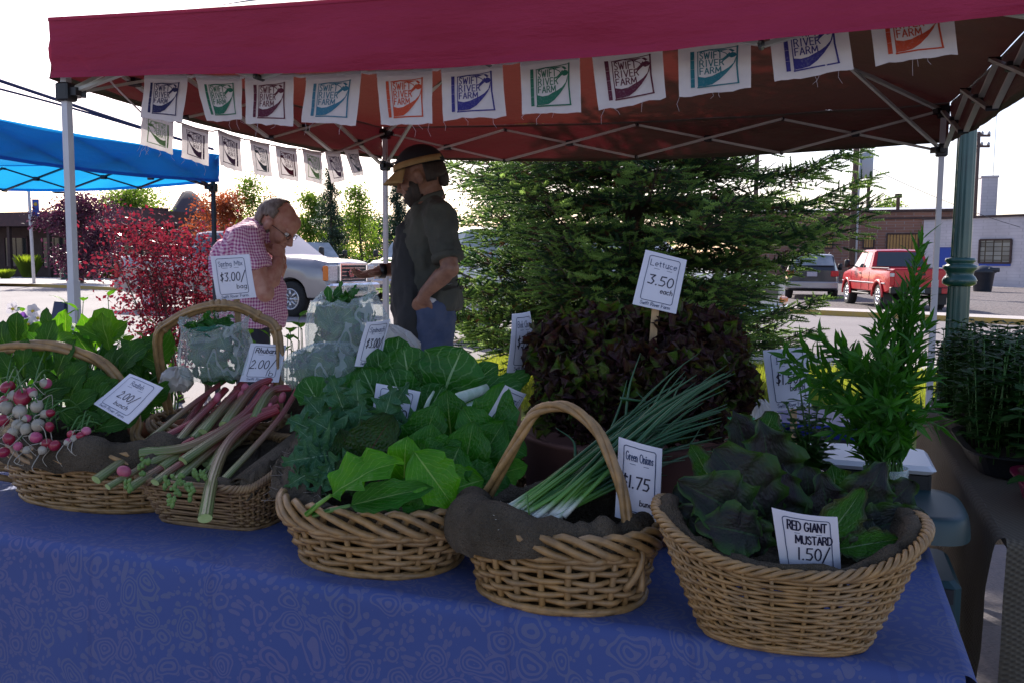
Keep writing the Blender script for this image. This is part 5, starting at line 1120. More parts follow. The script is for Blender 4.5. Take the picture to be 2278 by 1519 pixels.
# ---------- vendor ----------
YV = 4.35
def v(x, y, dy=0): return at(x, y, YV+dy)+Vector((0, 0, 0))
base = at(950, 700, YV); vend = thing('person', 'bearded man in dark cap and apron holding out his open hand', 'person', (base.x, base.y, 0))
def fl(p, z): return Vector((p.x, p.y, z))
hc = v(936, 394); R3v = Matrix.Rotation(PI, 3, 'Z') @ Matrix.Rotation(R(14), 3, 'Y') @ Matrix.Rotation(R(-6), 3, 'Z')
nb = v(962, 446)
B = MB(); headparts(B, hc, R3v, nb, 1.06, .055)
tor = [v(955, 700), v(952, 655), v(944, 600), v(944, 545), v(952, 495), v(960, 462), v(962, 446)]
B.tube(tor, [(.12, .16), (.115, .155), (.12, .15), (.115, .165), (.1, .17), (.075, .13), (.055, .06)], 16, up=YR)
shn, shf = v(978, 483, -.19), v(945, 483, .19)
eln, wrn = v(1001, 598, -.27), v(946, 652, -.22); elf, wrf = v(925, 592, .26), v(846, 603, .12)
B.tube([v(962, 466, -.05), shn, shn.lerp(eln, .4), eln, eln.lerp(wrn, .3), wrn, v(938, 672, -.2)], [.06, .058, .05, .043, .045, .03, .032], 12); B.ell(eln, (.045,)*3)
B.tube([v(955, 466, .05), shf, shf.lerp(elf, .5), elf, elf.lerp(wrf, .35), wrf, v(842, 604, .11)], [.06, .055, .048, .042, .044, .029, .027], 12)
hand(B, v(846, 603, .12), (v(795, 617, .05)-v(846, 603, .12)), Vector((0, -.35, 1)), [.2, .28, .33, .4], 1.05, 1.2, 1, -1)
hand(B, v(944, 657, -.21), (v(925, 700, -.17)-v(946, 652, -.21)), Vector((0, 1, 0)), [.3, .3, .35, .35], 1.0, .6, .3, 1)
for sgn, x0 in ((-1, 962), (1, 950)):
    hp = v(x0, 700, .085*sgn); kn = fl(hp, .53)+Vector((-.02, 0, 0)); an = fl(hp, .09)+Vector((.02, 0, 0)); B.tube([hp, hp.lerp(kn, .5), kn, kn.lerp(an, .3), an], [.09, .08, .055, .055, .038], 12)
    B.tube([an, an+Vector((-.06, 0, -.05)), an+Vector((-.16, 0, -.065))], [.04, .038, .03], 10)
remeshed(B, 'body', 'tanned_skin', vend, .0062, 2); eyes(vend, hc, R3v, 1.06)
Sh = MB(); Sh.tube([v(960, 690), v(957, 655), v(950, 600), v(948, 545), v(955, 497), v(963, 466), v(965, 448)], [(.15, .19), (.14, .18), (.142, .175), (.138, .19), (.118, .195), (.095, .15), (.068, .075)], 20, up=YR)
Sh.tube([v(964, 474, -.06), shn, shn.lerp(eln, .5), shn.lerp(eln, .82)], [.078, .078, .071, .07], 14); Sh.tube([v(958, 474, .06), shf, shf.lerp(elf, .5), shf.lerp(elf, .8)], [.075, .075, .068, .066], 14)
Sh.ell(v(997, 560, -.25), (.062, .062, .02)); Sh.tube([v(985, 640, 0), v(985, 690, 0)], [(.1, .19), (.09, .19)], 16, up=YR)
shirt_ = remeshed(Sh, 'shirt', 'olive_shirt', vend, .0085, 4, (.07, .032))
C_ = MB(); P_ = [v(930, 462, -.035), v(945, 446, -.07), v(975, 436, -.055), v(985, 432, 0), v(975, 436, .055), v(945, 446, .07), v(930, 462, .035)]; C_.tube(crv(P_, 18), [(.008, .022)]*19, 8, up=(0, 0, 1)); C_.build('collar', 'olive_shirt', shirt_)
C_ = MB(); C_.tube([shn.lerp(eln, .74), shn.lerp(eln, .84)], [.077, .075], 18); C_.build('cuff', 'olive_shirt', shirt_)
A_ = MB(); A_.tube([v(922, 800), v(921, 730), v(920, 670), v(917, 610), v(918, 560), v(922, 515), v(926, 500)], [(.1, .2), (.1, .2), (.11, .195), (.1, .18), (.095, .165), (.085, .13), (.06, .11)], 18, up=YR)
ap_ = remeshed(A_, 'apron', 'apron', vend, .009, 3, (.09, .035))
T_ = MB(); T_.tube(crv([v(902, 505, -.1), v(935, 470, -.12), v(972, 440, -.06), v(983, 436, 0), v(972, 440, .06), v(925, 470, .12), v(902, 505, .1)], 20), [(.012, .004)]*21, 6, up=(0, 0, 1)); T_.build('neck_strap', 'apron', ap_)
T_ = MB(); T_.tube(crv([v(930, 650, -.2), v(970, 640, -.2), v(1002, 632, -.1), v(1008, 630, 0)], 14), .007, 6); T_.tube(crv([v(1003, 632, -.05), v(1022, 622, -.06), v(1016, 640, -.06), v(998, 638, -.05)], 12), .0035, 5); T_.tube(crv([v(1000, 640, -.05), v(1004, 700, -.07), v(1001, 760, -.06), v(1003, 800, -.05)], 12), .0035, 5); T_.build('waist_tie', 'black_plastic', ap_)
U_ = MB(); U_.tube(crv([v(936, 668, -.17), v(960, 672, -.19), v(982, 684, -.16), v(990, 692, -.08)], 10), [(.012, .02)]*11, 8, up=(0, 0, 1)); U_.build('undershirt', 'undershirt', vend)
J_ = MB()
for sgn, x0 in ((-1, 960), (1, 950)):
    hp = v(x0, 690, .09*sgn); kn = fl(hp, .53); an = fl(hp, .05); J_.tube([hp+Vector((0, 0, .05)), hp, hp.lerp(kn, .5), kn, an], [.11, .118, .098, .078, .07], 14)
J_.tube([v(957, 720), v(957, 680)], [(.125, .17), (.125, .17)], 16, up=YR); remeshed(J_, 'jeans', 'denim', vend, .011, 3, (.06, .028))
for sgn in (-1, 1): F_ = MB(); p = fl(v(955, 700, .09*sgn), .045); F_.tube([p+Vector((.08, 0, 0)), p, p+Vector((-.1, 0, 0)), p+Vector((-.19, 0, -.01))], [(.04, .045), (.045, .05), (.045, .035), (.03, .025)], 12, up=(0, 0, 1)); F_.build('shoe', 'shoe', vend)
Wt = MB(); a1, a2 = wrf.lerp(v(870, 603, .16), .0), wrf.lerp(v(870, 603, .16), .4); Wt.tube([v(843, 603, .117), v(856, 603, .13)], [.037, .038], 16); Wt.build('wrist_watch', 'black_plastic', vend)
shell('hair', 'brown_hair', vend, hc+R3v @ Vector((-.02, 0, .0)), R3v, (.106, .087, .11), lambda u: 1 if (u.x < .08 and u.z < .5 and u.z > -.5-.3*u.x and not (abs(u.y) > .85 and u.x > -.12)) else 0, disp=.008, fr=45)
H_ = MB(); q_ = hc+R3v @ Vector((-.105, 0, -.03)); H_.ell(q_, (.03, .045, .045), 14, 10, R3v); H_.build('hair_tail', 'brown_hair', vend)
shell('beard', 'brown_hair', vend, hc+R3v @ Vector((.036, 0, -.055)), R3v, (.075, .0645, .09), lambda u: 1 if (u.z < -.05 or (u.z < .5 and abs(u.y) > .72 and u.x < .35)) and not (u.x > .72 and u.z > -.3) and u.x > -.45 else 0, disp=.008, fr=80)
cp_ = shell('cap', 'cap_dark', vend, hc+R3v @ Vector((-.008, 0, .036)), R3v, (.122, .1, .112), lambda u: 1 if u.z > .08 else 0, disp=.0)
shell('cap_band', 'cap_tan', cp_, hc+R3v @ Vector((-.008, 0, .036)), R3v, (.131, .109, .121), lambda u: 1 if (.0 < u.z < .42 and u.x > -.9) else 0, disp=.0, thick=.006)
V_ = MB(); 
def vis(u, w_):
    a = (u-.5)*2.3; r0 = .112; r1 = .112+.075*w_*math.cos(a*.6); return hc+R3v @ Vector((math.cos(a)*r1+.0, math.sin(a)*r1*.85, .05-.045*w_-.02*(a*a)*w_))
V_.grid(14, 5, vis); V_.build('visor', 'cap_tan', cp_, thick=.004)
# ---------- customer ----------
YC = 4.9
def k(x, y, dy=0): return at(x, y, YC+dy)
base = at(562, 700, YC); cust = thing('person', 'older balding man in pink checked shirt bending with hand at his mouth', 'person', (base.x, base.y, 0))
hk = k(617, 500, -.02); R3k = Matrix.Rotation(R(-12), 3, 'Z') @ Matrix.Rotation(R(38), 3, 'Y')
B = MB(); headparts(B, hk, R3k, k(572, 512), 1.1, .062)
B.tube([k(560, 720), k(562, 670), k(553, 610), k(545, 560), k(556, 522), k(570, 508)], [(.15, .16), (.16, .17), (.145, .16), (.12, .17), (.09, .13), (.06, .07)], 16, up=YR)
sn, sf = k(546, 535, -.2), k(556, 530, .18); en, wn = k(590, 652, -.25), k(621, 577, -.14); ef, wf = k(600, 640, .24), k(626, 590, .06)
B.tube([k(560, 522, -.06), sn, sn.lerp(en, .5), en, en.lerp(wn, .35), wn], [.07, .068, .062, .05, .052, .034], 12); B.ell(en, (.05,)*3)
B.tube([k(560, 522, .06), sf, sf.lerp(ef, .5), ef, ef.lerp(wf, .4), wf], [.07, .066, .058, .048, .048, .033], 12)
hand(B, wn, (k(620, 548, -.1)-wn), Vector((-.5, .6, 0)), [1.3, 1.35, 1.4, 1.4], 1.0, .3, .8, 1)
hand(B, wf, (k(632, 560, -.02)-wf), Vector((-.5, -.5, 0)), [1.0, 1.1, 1.2, 1.2], 1.0, .3, .6, 1)
for sgn in (-1, 1):
    hp = k(558, 722, .09*sgn); kn = fl(hp, .5)+Vector((.02, 0, 0)); an = fl(hp, .09)+Vector((-.02, 0, 0)); B.tube([hp, kn, an], [.1, .06, .04], 12); B.tube([an, an+Vector((.06, 0, -.05)), an+Vector((.16, 0, -.065))], [.04, .038, .03], 10)
remeshed(B, 'body', 'skin', cust, .0065, 2); eyes(cust, hk, R3k, 1.1)
Sh = MB(); Sh.tube([k(566, 727), k(565, 700), k(562, 650), k(553, 600), k(542, 560), k(546, 530), k(566, 508)], [(.165, .2), (.18, .2), (.18, .2), (.155, .195), (.125, .2), (.1, .17), (.068, .085)], 20, up=YR)
Sh.tube([k(556, 524, -.06), sn, sn.lerp(en, .35), sn.lerp(en, .6)], [.09, .092, .09, .088], 14); Sh.tube([k(556, 522, .06), sf, sf.lerp(ef, .55)], [.085, .085, .08], 14); Sh.ell(k(500, 585), (.07, .15, .13))
sh2 = remeshed(Sh, 'shirt', 'gingham', cust, .009, 4, (.07, .03))
C_ = MB(); C_.tube(crv([k(600, 540, -.07), k(590, 520, -.08), k(566, 500, -.065), k(552, 494, 0), k(566, 500, .065), k(595, 530, .07)], 18), [(.008, .026)]*19, 8, up=(0, 0, 1)); C_.build('collar', 'gingham', sh2)
J_ = MB()
for sgn in (-1, 1):
    hp = k(560, 715, .095*sgn); kn = fl(hp, .5); an = fl(hp, .05); J_.tube([hp+Vector((0, 0, .05)), hp, hp.lerp(kn, .5), kn, an], [.09, .1, .095, .08, .07], 14)
remeshed(J_, 'trousers', 'dark_trousers', cust, .012, 3)
for sgn in (-1, 1): F_ = MB(); p = fl(k(560, 715, .095*sgn), .045); F_.tube([p+Vector((-.08, 0, 0)), p, p+Vector((.1, 0, 0)), p+Vector((.19, 0, -.01))], [(.04, .045), (.045, .05), (.045, .035), (.03, .025)], 12, up=(0, 0, 1)); F_.build('shoe', 'shoe', cust)
shell('hair', 'grey_hair', cust, hk+R3k @ (Vector((-.018, 0, .018))*1.1), R3k, (.114, .091, .113), lambda u: 1 if ((u.x < .34-.45*max(0, u.z-.1)) and u.z > -.72-.2*u.x and not (u.z > .9 and u.x > .1) and not (abs(u.y) > .86 and u.z < 0 and u.x > -.18)) else 0, disp=.007, fr=50)
GL = MB()
for y in (1, -1):
    c_ = hk+R3k @ (Vector((.1, y*.034, -.004))*1.1); ax, ay = R3k @ Vector((0, 1, 0)), R3k @ Vector((0, 0, 1)); GL.tube([c_+ax*math.cos(a)*.022+ay*math.sin(a)*.016 for a in [2*PI*i/16 for i in range(16)]], .0018, 5, closed=True)
    GL.tube([hk+R3k @ (Vector((.1, y*.054, .0))*1.1), hk+R3k @ (Vector((.04, y*.078, .004))*1.1), hk+R3k @ (Vector((-.01, y*.082, .0))*1.1)], .0018, 5)
GL.tube([hk+R3k @ (Vector((.1, .014, 0))*1.1), hk+R3k @ (Vector((.1, -.014, 0))*1.1)], .0018, 5); GL.build('spectacles', 'black_plastic', cust)

# ================= BASKETS =================
m, t, b, o = nodes('wicker'); f = ramp(t, nz(t, 45, 4), .35, .65); cc = mix(t, f, (.38, .22, .08), (.22, .13, .05)); cc = mix(t, mth(t, 'MULTIPLY', ramp(t, nz(t, 9, 3), .5, .7), .5), cc, (.36, .25, .14)); t.links.new(cc, b.inputs['Base Color']); b.inputs['Roughness'].default_value = .42; bump(t, b, nz(t, 250, 3), .3, .001)
m, t, b, o = nodes('dark_wicker'); f = ramp(t, nz(t, 45, 4), .35, .65); cc = mix(t, f, (.3, .19, .08), (.17, .1, .05)); t.links.new(cc, b.inputs['Base Color']); b.inputs['Roughness'].default_value = .55; bump(t, b, nz(t, 250, 3), .3, .001)
mat('brown_tub', (.12, .045, .03), (.09, .035, .025), 5, .8)
def se(th, e): c, s = math.cos(th), math.sin(th); return math.copysign(abs(c)**(2/e), c), math.copysign(abs(s)**(2/e), s)
class Bk:
    def __init__(s, c, ang, bot, top, h, e=2, rim=lambda th: 0): s.c = Vector(c); s.R = Matrix.Rotation(R(ang), 3, 'Z'); s.bot = bot; s.top = top; s.h = h; s.e = e; s.rim = rim
    def P(s, th, t, o=0):
        x, y = se(th, s.e); k = t**.85; rx = s.bot[0]+(s.top[0]-s.bot[0])*k+o; ry = s.bot[1]+(s.top[1]-s.bot[1])*k+o
        return s.c+s.R @ Vector((x*rx, y*ry, t*(s.h+s.rim(th))))
def basket(name, label, B, nst, rows, r, rimstyle='braid', m='wicker', handle=None, sr=None, cat='basket', group=None, rows_r=None, seed=1):
    root = thing(name, label, cat, B.c, group); rr = random.Random(seed)
    W_ = MB()
    for k in range(rows):
        t_ = (k+.5)/rows; P_ = []; n = nst*3; zo = rr.uniform(-.15, .15)/rows
        for i in range(n):
            th = 2*PI*i/n; q = math.cos(th*nst/2*1.0+PI*k) if nst % 2 == 0 else math.cos(th*nst/2+PI*k)
            P_.append(B.P(th, min(1, max(.01, t_+zo+.012*math.sin(th*5+k))), q*r*1.25))
        W_.tube(P_, [(r*rr.uniform(.85, 1.1), r*1.05)]*n, 5, closed=True)
    W_.build('weave', m, root)
    S_ = MB(); sr = sr or r*1.15
    for i in range(nst): th = 2*PI*(i)/nst; S_.tube([B.P(th, t_) for t_ in (.0, .33, .66, 1.0)], sr, 5)
    S_.build('stakes', m, root)
    R_ = MB(); 
    for q in range(2): n = 60; R_.tube([B.P(2*PI*i/n, .012+.03*q, r*.9+.001*math.cos(2*PI*i*12/n+q*PI)) for i in range(n)], r*1.3, 5, closed=True)
    R_.mi = 0; R_.poly([B.P(2*PI*i/40, .02, -r) for i in range(40)]); R_.build('base', m, root)
    R_ = MB()
    if rimstyle == 'braid':
        n = 160; kk = nst*.55
        for q in range(4):
            P_ = []
            for i in range(n):
                th = 2*PI*i/n; a = th*round(kk)+q*PI/2; p = B.P(th, 1.0, r*2.2*math.cos(a)); p.z += r*2.0*math.sin(a*1.0)+r; P_.append(p)
            R_.tube(P_, r*1.25, 6, closed=True)
        n = 60
    else:
        for i in range(nst):
            th = 2*PI*i/nst; dt = 2*PI/nst; hh = rimstyle
            P_ = [B.P(th, .96, -r), B.P(th+dt*.15, 1.0, -r)+Vector((0, 0, hh*.45)), B.P(th+dt*.7, 1.0, r*.8)+Vector((0, 0, hh)), B.P(th+dt*1.5, 1.0, r*2.4)+Vector((0, 0, hh*.75)), B.P(th+dt*2.4, 1.0, r*2.6)+Vector((0, 0, hh*.2)), B.P(th+dt*3.1, 1.0, r*1.2)+Vector((0, 0, -hh*.1))]
            R_.tube(crv(P_, 12), r*1.35, 6)
        for q in range(2): n = 80; R_.tube([B.P(2*PI*i/n, 1.0, r*1.8*(1-2*q)*math.cos(2*PI*i*nst/2/n))+Vector((0, 0, -r)) for i in range(n)], r*1.3, 5, closed=True)
    R_.build('rim', m, root)
    if handle:
        pts, hr, tw, ns = handle; C = crv(pts, 48); H_ = MB()
        for q in range(ns):
            P_ = []; pn = None
            for i, p in enumerate(C):
                d = (C[min(i+1, 48)]-C[max(i-1, 0)]).normalized()
                a_ = Vector((0, 1, 0)) if pn is None else pn; a_ = (a_-d*a_.dot(d)).normalized(); pn = a_; b_ = d.cross(a_); fr = i/48; sp = 1+2.2*max(0, 1-fr/.22)**1.5+2.2*max(0, 1-(1-fr)/.22)**1.5; an = tw*2*PI*fr+q*2*PI/ns
                P_.append(p+(a_*math.cos(an)+b_*math.sin(an))*hr*.62*sp)
            H_.tube(P_, hr*.72, 7)
        H_.build('handle', m, root)
    return root
def liner(name, label, B, top=.03, seed=1, out=.0, inn=-.012, amp=.012, floor=.55, roll=.022, m='burlap', front=None):
    """burlap lying in the basket, folded into a thick roll at the rim"""
    mb = MB()
    def fn(u, v_):
        th = 2*PI*u; nn = fbm((math.cos(th)*2.2, math.sin(th)*2.2, seed+v_*.8), 1.); n2 = fbm((math.cos(th)*7, math.sin(th)*7, seed+v_*3), 1.)
        ex = (front(th) if front else 0)
        if v_ < .3: q = v_/.3; p = B.c.lerp(B.P(th, floor, inn-.02), q); zc = (B.P(R(90), floor).z+B.P(R(270), floor).z)/2; p.z = zc*(1-q)+B.P(th, floor).z*q+.006*nn+.015*(1-q)
        elif v_ < .55: q = (v_-.3)/.25; a = B.P(th, floor, inn-.02); b_ = B.P(th, 1, inn-roll); b_.z += top*.4; p = a.lerp(b_, q)
        else:
            q = (v_-.55)/.45; an = PI*(1-q*1.15); c = B.P(th, 1, inn-roll+roll*1.0+out*.5+ex*.5); rd = roll*(1+.5*nn)+ex*.5; o_ = (c-B.c); o_.z = 0; o_.normalize(); c.z += top*.4
            p = c+o_*(math.cos(an)*rd)+Vector((0, 0, math.sin(an)*(rd*.9+top*.5)))
            if q > .85: p.z -= ex*.2
        fo = .0045*math.sin(th*17+3*nn+v_*4)*max(0, v_-.4)*1.6; o2 = (p-B.c); o2.z = 0
        return p+Vector((0, 0, 1))*(amp*nn*v_+amp*.5*n2*v_+fo)+o2.normalized()*(fo+.006*n2*v_)
    mb.grid(96, 40, fn, wrap=True); return tag(mb.build(name, m, loc=B.c), label, 'burlap')
# positions come from the table front line
def onT(x, y): p = atz(x, y, TZ+.006); return p
RW = .0042
# chard basket
BC = Bk(onT(785, 1275)+EV*.115+Vector((.0, 0, 0)), -LA, (.155, .115), (.193, .14), .088, 2.3)
basket('wicker_basket', 'low oval wicker basket with looped rim holding kale and chard', BC, 24, 7, .0054, .042)
liner('burlap_liner', 'burlap rolled in the basket under the chard leaves', BC, .03, 3, roll=.018, inn=-.03, amp=.012)
# onion basket
BO = Bk(onT(1208, 1356)+EV*.108, -LA, (.145, .11), (.168, .13), .105, 2.2)
rO = BO.P; z_ = BO.c.z
hpts = [BO.P(R(171), .55, .004), BO.P(R(171), 1.1, .004), at(1152, 980, BO.c.y+.03), at(1190, 918, BO.c.y+.02), at(1252, 903, BO.c.y), at(1318, 945, BO.c.y-.03), at(1372, 1050, BO.c.y-.07), at(1398, 1165, BO.c.y-.09), BO.P(R(-28), .95, .004), BO.P(R(-28), .4, .004)]
basket('wicker_basket', 'wicker basket with tall twisted arch handle holding green onions', BO, 24, 8, .0052, .034, handle=(hpts, .0085, 2.5, 3))
liner('burlap_liner', 'burlap folded thickly over the rim under the green onions', BO, .035, 11, roll=.024, inn=-.022, amp=.014, front=lambda th: .042*max(0, math.cos(th-R(212)))**2)
# mustard basket
BM = Bk(onT(1735, 1444)+EV*.075, -LA+6, (.125, .08), (.205, .14), .138, 2.4, rim=lambda th: .055*abs(math.cos(th))**2.2)
basket('wicker_basket', 'deep flared wicker basket with braided rim holding red giant mustard', BM, 34, 22, .0031, 'braid')
liner('burlap_liner', 'dark burlap inside the basket of red giant mustard', BM, .0, 21, roll=.012, inn=-.02, floor=.75)
# radish basket
cR = onT(115, 1140)+EV*.2; BR2 = Bk(cR+Vector((.0, .0, 0)), -LA, (.24, .16), (.29, .2), .115, 2.2)
Yr = cR.y; hp2 = [BR2.P(R(200), .4), at(-230, 1000, Yr), at(-130, 850, Yr), at(-20, 782, Yr), at(110, 770, Yr), at(215, 800, Yr), at(275, 860, Yr), at(305, 930, Yr), at(318, 985, Yr-.02), BR2.P(R(12), .9), BR2.P(R(12), .5)]
basket('wicker_basket', 'large oval wicker basket with arched handle full of radishes at the left', BR2, 34, 12, .0046, .034, m='wicker', handle=(hp2, .0115, 2.2, 3))
liner('burlap_liner', 'dark burlap rolled along the rim of the radish basket', BR2, .03, 31, roll=.035, amp=.02)
# rhubarb tray
cH = onT(452, 1176)+EV*.24+EU*-.02; BH = Bk(cH, -LA+2, (.135, .22), (.17, .265), .098, 7, rim=lambda th: .11*max(0, math.sin(th)*.5+.5)**1.2-.0)
basket('wicker_tray', 'rectangular wicker tray propped up behind, full of rhubarb stalks', BH, 40, 13, .0032, 'braid', m='dark_wicker')
liner('burlap_liner', 'burlap roll lining the rhubarb tray', BH, .01, 41, roll=.022, inn=-.02, amp=.012, floor=.8)
# burlap coil at the front right corner of the rhubarb tray
mb = MB()
def coil(u, v_):
    a = u*5.5*PI; r_ = .038-.0055*a/PI; ax = BH.R @ Vector((0, 1, 0)); sx = BH.R @ Vector((1, 0, 0)); c = at(535, 1092, 1.86); return c+sx*math.cos(a)*r_+Vector((0, 0, 1))*math.sin(a)*r_*.8+ax*(v_*.4+.004*fbm((u*8, v_*4, 1), 1.))+Vector((0, 0, v_*.09))
mb.grid(80, 14, coil); tag(mb.build('burlap_roll', 'burlap', loc=at(535, 1092, 1.86), thick=.004), 'rolled up burlap with spiral end in front corner of the rhubarb tray', 'burlap')
# a draped piece of burlap between rhubarb and chard
mb = MB(); A = [at(598, 1095, 1.80), at(640, 1140, 1.70), at(715, 1135, 1.66), at(770, 1000, 1.80)]; D_ = [at(640, 1010, 1.95), at(700, 900, 2.1), at(720, 870, 2.1), at(735, 860, 2.12)]
def dr(u, v_):
    p = A[0].lerp(A[1], u) if u < .5 else A[1].lerp(A[2], u*2-1); p = (A[0].lerp(A[1], min(1, u*2)) if u < .5 else A[1].lerp(A[2], u*2-1)); q = D_[0].lerp(D_[2], u); r_ = p.lerp(q, v_)
    return r_+Vector((0, -.5, 1)).normalized()*(.03*math.sin(PI*v_)+.018*fbm((u*4, v_*5, 2), 1.))
mb.grid(40, 30, dr); tag(mb.build('burlap_scrap', 'burlap', loc=A[1], thick=.003), 'dark frayed burlap draped between the rhubarb tray and the chard', 'burlap')
mat('fray', (.22, .19, .16), None, rough=.9)
mb = MB(); rr = random.Random(4)
for k in range(46): p = dr(rr.random(), rr.random()*.6); mb.tube([p, p+Vector((rr.uniform(-.02, .02), -.01, rr.uniform(-.02, .015))), p+Vector((rr.uniform(-.035, .035), -.012, rr.uniform(-.03, .01)))], .0006, 3)
tag(mb.build('frayed_threads', 'fray', loc=A[1]), 'loose pale threads of the frayed burlap beside the chard', 'threads', kind='stuff')
# ================= SIGNS =================
mat('card', (.8, .8, .86), (.74, .74, .82), 8, .6, bs=.1, bsc=40, transl=(.5, .5, .6), tf=.15); mat('print_ink', (.02, .045, .12), None, rough=.6); mat('marker_ink', (.004, .005, .03), None, rough=.5); mat('stake_wood', (.5, .33, .16), (.4, .26, .13), 25, .7, mapscale=(8, 8, 1))
def sign(label, cs, Yl, Yr, title, price, small, hand_=False, bow=.006, stake=None, seed=0, small_at=None, title2=None, price_at=(.2, .42, .62, .19), bottom=True, farm=True, Yb=None):
    TL, TR, BR__, BL = [at(x, y, Y) for (x, y), Y in zip(cs, (Yl, Yr, Yr if Yb is None else Yb, Yl if Yb is None else Yb))]
    w_ = (TR-TL).length; h_ = (TL-BL).length; asp = w_/h_; n = (TR-TL).cross(BL-TL).normalized()
    if n.dot(CAM-TL) < 0: n = -n
    def F(u, v_, o=0): return BL.lerp(BR__, u).lerp(TL.lerp(TR, u), v_)+n*(bow*4*u*(1-u)+bow*.5*math.sin(v_*3+seed)+o)
    root = thing('price_card', label, 'price card', (BL+BR__)/2)
    mb = MB(); mb.grid(10, 12, lambda u, v_: F(u, v_)); mb.grid(10, 12, lambda u, v_: F(1-u, v_, -.0016)); 
    mb.build('card', 'card', root)
    L = MB(); r_ = random.Random(seed); fn = lambda u, v_: F(u, v_, .0009)
    x0, x1, y0, y1, c_ = .14, .87, .13, .93, .05; P_ = []
    for cx, cy, a0 in ((x1-c_, y1-c_*asp, 90), (x1-c_, y0+c_*asp, 0), (x0+c_, y0+c_*asp, -90), (x0+c_, y1-c_*asp, 180)): P_ += [(cx+c_*math.cos(R(a0-90*k/4)), cy+c_*asp*math.sin(R(a0-90*k/4))) for k in range(5)]
    P_.append(P_[0]); Q = []
    for a, b_ in zip(P_[:-1], P_[1:]):
        n_ = max(1, int(math.hypot(b_[0]-a[0], b_[1]-a[1])/.08)); Q += [(a[0]+(b_[0]-a[0])*k/n_+r_.uniform(-.003, .003), a[1]+(b_[1]-a[1])*k/n_+r_.uniform(-.002, .002)) for k in range(n_)]
    Q.append(Q[0]); ribbons(L, [Q], .011, fn, asp); ribbons(L, [[(.3, .715), (.72, .715)]], .007, fn, asp)
    if not hand_: ww = min(.62, .075*text_w(title)/asp*1.5); ribbons(L, strokes(title, .505-ww/2, .76, .105, ww, serif=True), .0105, fn, asp)
    if farm: ribbons(L, strokes('Swift River Farm', .16, .045, .06, .68), .0085, fn, asp)
    L.build('printed_border', 'print_ink', root, smooth=False)
    K = MB()
    if hand_:
        ribbons(K, strokes(title, .2, .76, .13, .6, slant=.1), .02, fn, asp)
        if title2: ribbons(K, strokes(title2, .3, .565, .12, .58, slant=.05), .02, fn, asp)
    px_, py_, pw, ph = price_at; ribbons(K, strokes(price, px_, py_, ph, pw, slant=.12), .02, fn, asp)
    if small: sx, sy, sw, sh_ = small_at or (.52, .25, .3, .09); ribbons(K, strokes(small, sx, sy, sh_, sw, slant=.1), .0125, fn, asp)
    K.build('handwriting', 'marker_ink', root, smooth=False)
    if stake:
        (xa, ya), ln = stake; a = atp(xa, ya, BL-n*.006, n); d = ((BL+BR__)/2-(TL+TR)/2).normalized(); d = Vector((d.x*.3, d.y, d.z)).normalized(); S_ = MB(); S_.bar(a-d*.05, a+d*ln, .016, .004, up=n); S_.build('stake', 'stake_wood', root, smooth=False)
    return root
sign('tall Spring Mix price card in front of the checked shirt man', [(467, 571), (553, 566), (571, 662), (484, 670)], 2.36, 2.33, 'Spring Mix', '$3.00/', 'bag', stake=((527, 672), .12), seed=1, small_at=(.6, .24, .24, .1))
sign('Rhubarb price card handwritten in block letters above the red stalks', [(558, 763), (637, 768), (620, 850), (533, 848)], 2.28, 2.3, 'Rhubarb', '2.00/', 'lb', True, seed=2, price_at=(.15, .35, .62, .22), small_at=(.62, .16, .18, .14), Yb=2.26)
sign('leaning Spinach price card on the knotted bags', [(817, 717), (869, 711), (845, 813), (789, 814)], 2.08, 2.12, 'Spinach', '$3.00/', 'bag', seed=3, small_at=(.55, .22, .3, .1))
sign('tilted Radish price card half behind the basket handle', [(290, 831), (364, 862), (283, 941), (205, 896)], 2.1, 2.02, 'Radish', '2.00/', 'bunch', seed=4, stake=None, price_at=(.3, .4, .45, .18), small_at=(.4, .22, .35, .1))
sign('Kale price card behind curly kale leaves', [(838, 852), (936, 871), (905, 990), (820, 975)], 1.93, 1.91, 'Kale', '2.00', '', seed=5, Yb=1.9)
sign('narrow seeming Bok Choy price card turned sideways on a wooden stake', [(1139, 699), (1178, 693), (1191, 825), (1129, 829)], 2.0, 2.08, 'Bok Choy', '$3.00', '', seed=6, stake=((1154, 826), .26))
sign('Chard price card leaning right behind the chard leaves', [(1126, 857), (1172, 877), (1105, 980), (1060, 960)], 1.80, 1.86, 'Chard', '2.00', '', seed=7)
sign('Lettuce price card standing above the red lettuce pile', [(1436, 556), (1528, 579), (1504, 699), (1407, 677)], 1.95, 1.93, 'Lettuce', '3.50', 'each', seed=8, stake=((1458, 690), .2), small_at=(.55, .3, .28, .09), price_at=(.22, .43, .58, .17))
sign('Green Onions price card hanging on the arched basket handle', [(1376, 971), (1473, 998), (1466, 1171), (1368, 1148)], 1.52, 1.50, 'Green Onions', '$1.75', 'bunch', seed=9, stake=((1408, 1155), .09), small_at=(.55, .22, .34, .07), price_at=(.12, .42, .62, .15))
sign('Herbs price card behind the herb jars on the right', [(1697, 779), (1795, 770), (1806, 903), (1716, 914)], 2.12, 2.14, 'Herbs', '$1.50/', 'bunch', seed=10, small_at=(.5, .3, .36, .1), stake=((1765, 905), .15))
sign('Red Giant Mustard price card handwritten in the deep flared basket', [(1716, 1126), (1862, 1147), (1874, 1290), (1741, 1287)], 1.285, 1.27, 'RED GIANT', '1.50/', 'bunch', True, seed=11, title2='MUSTARD', price_at=(.3, .32, .5, .18), small_at=(.62, .16, .28, .08), farm=False, bow=.008, Yb=1.3)
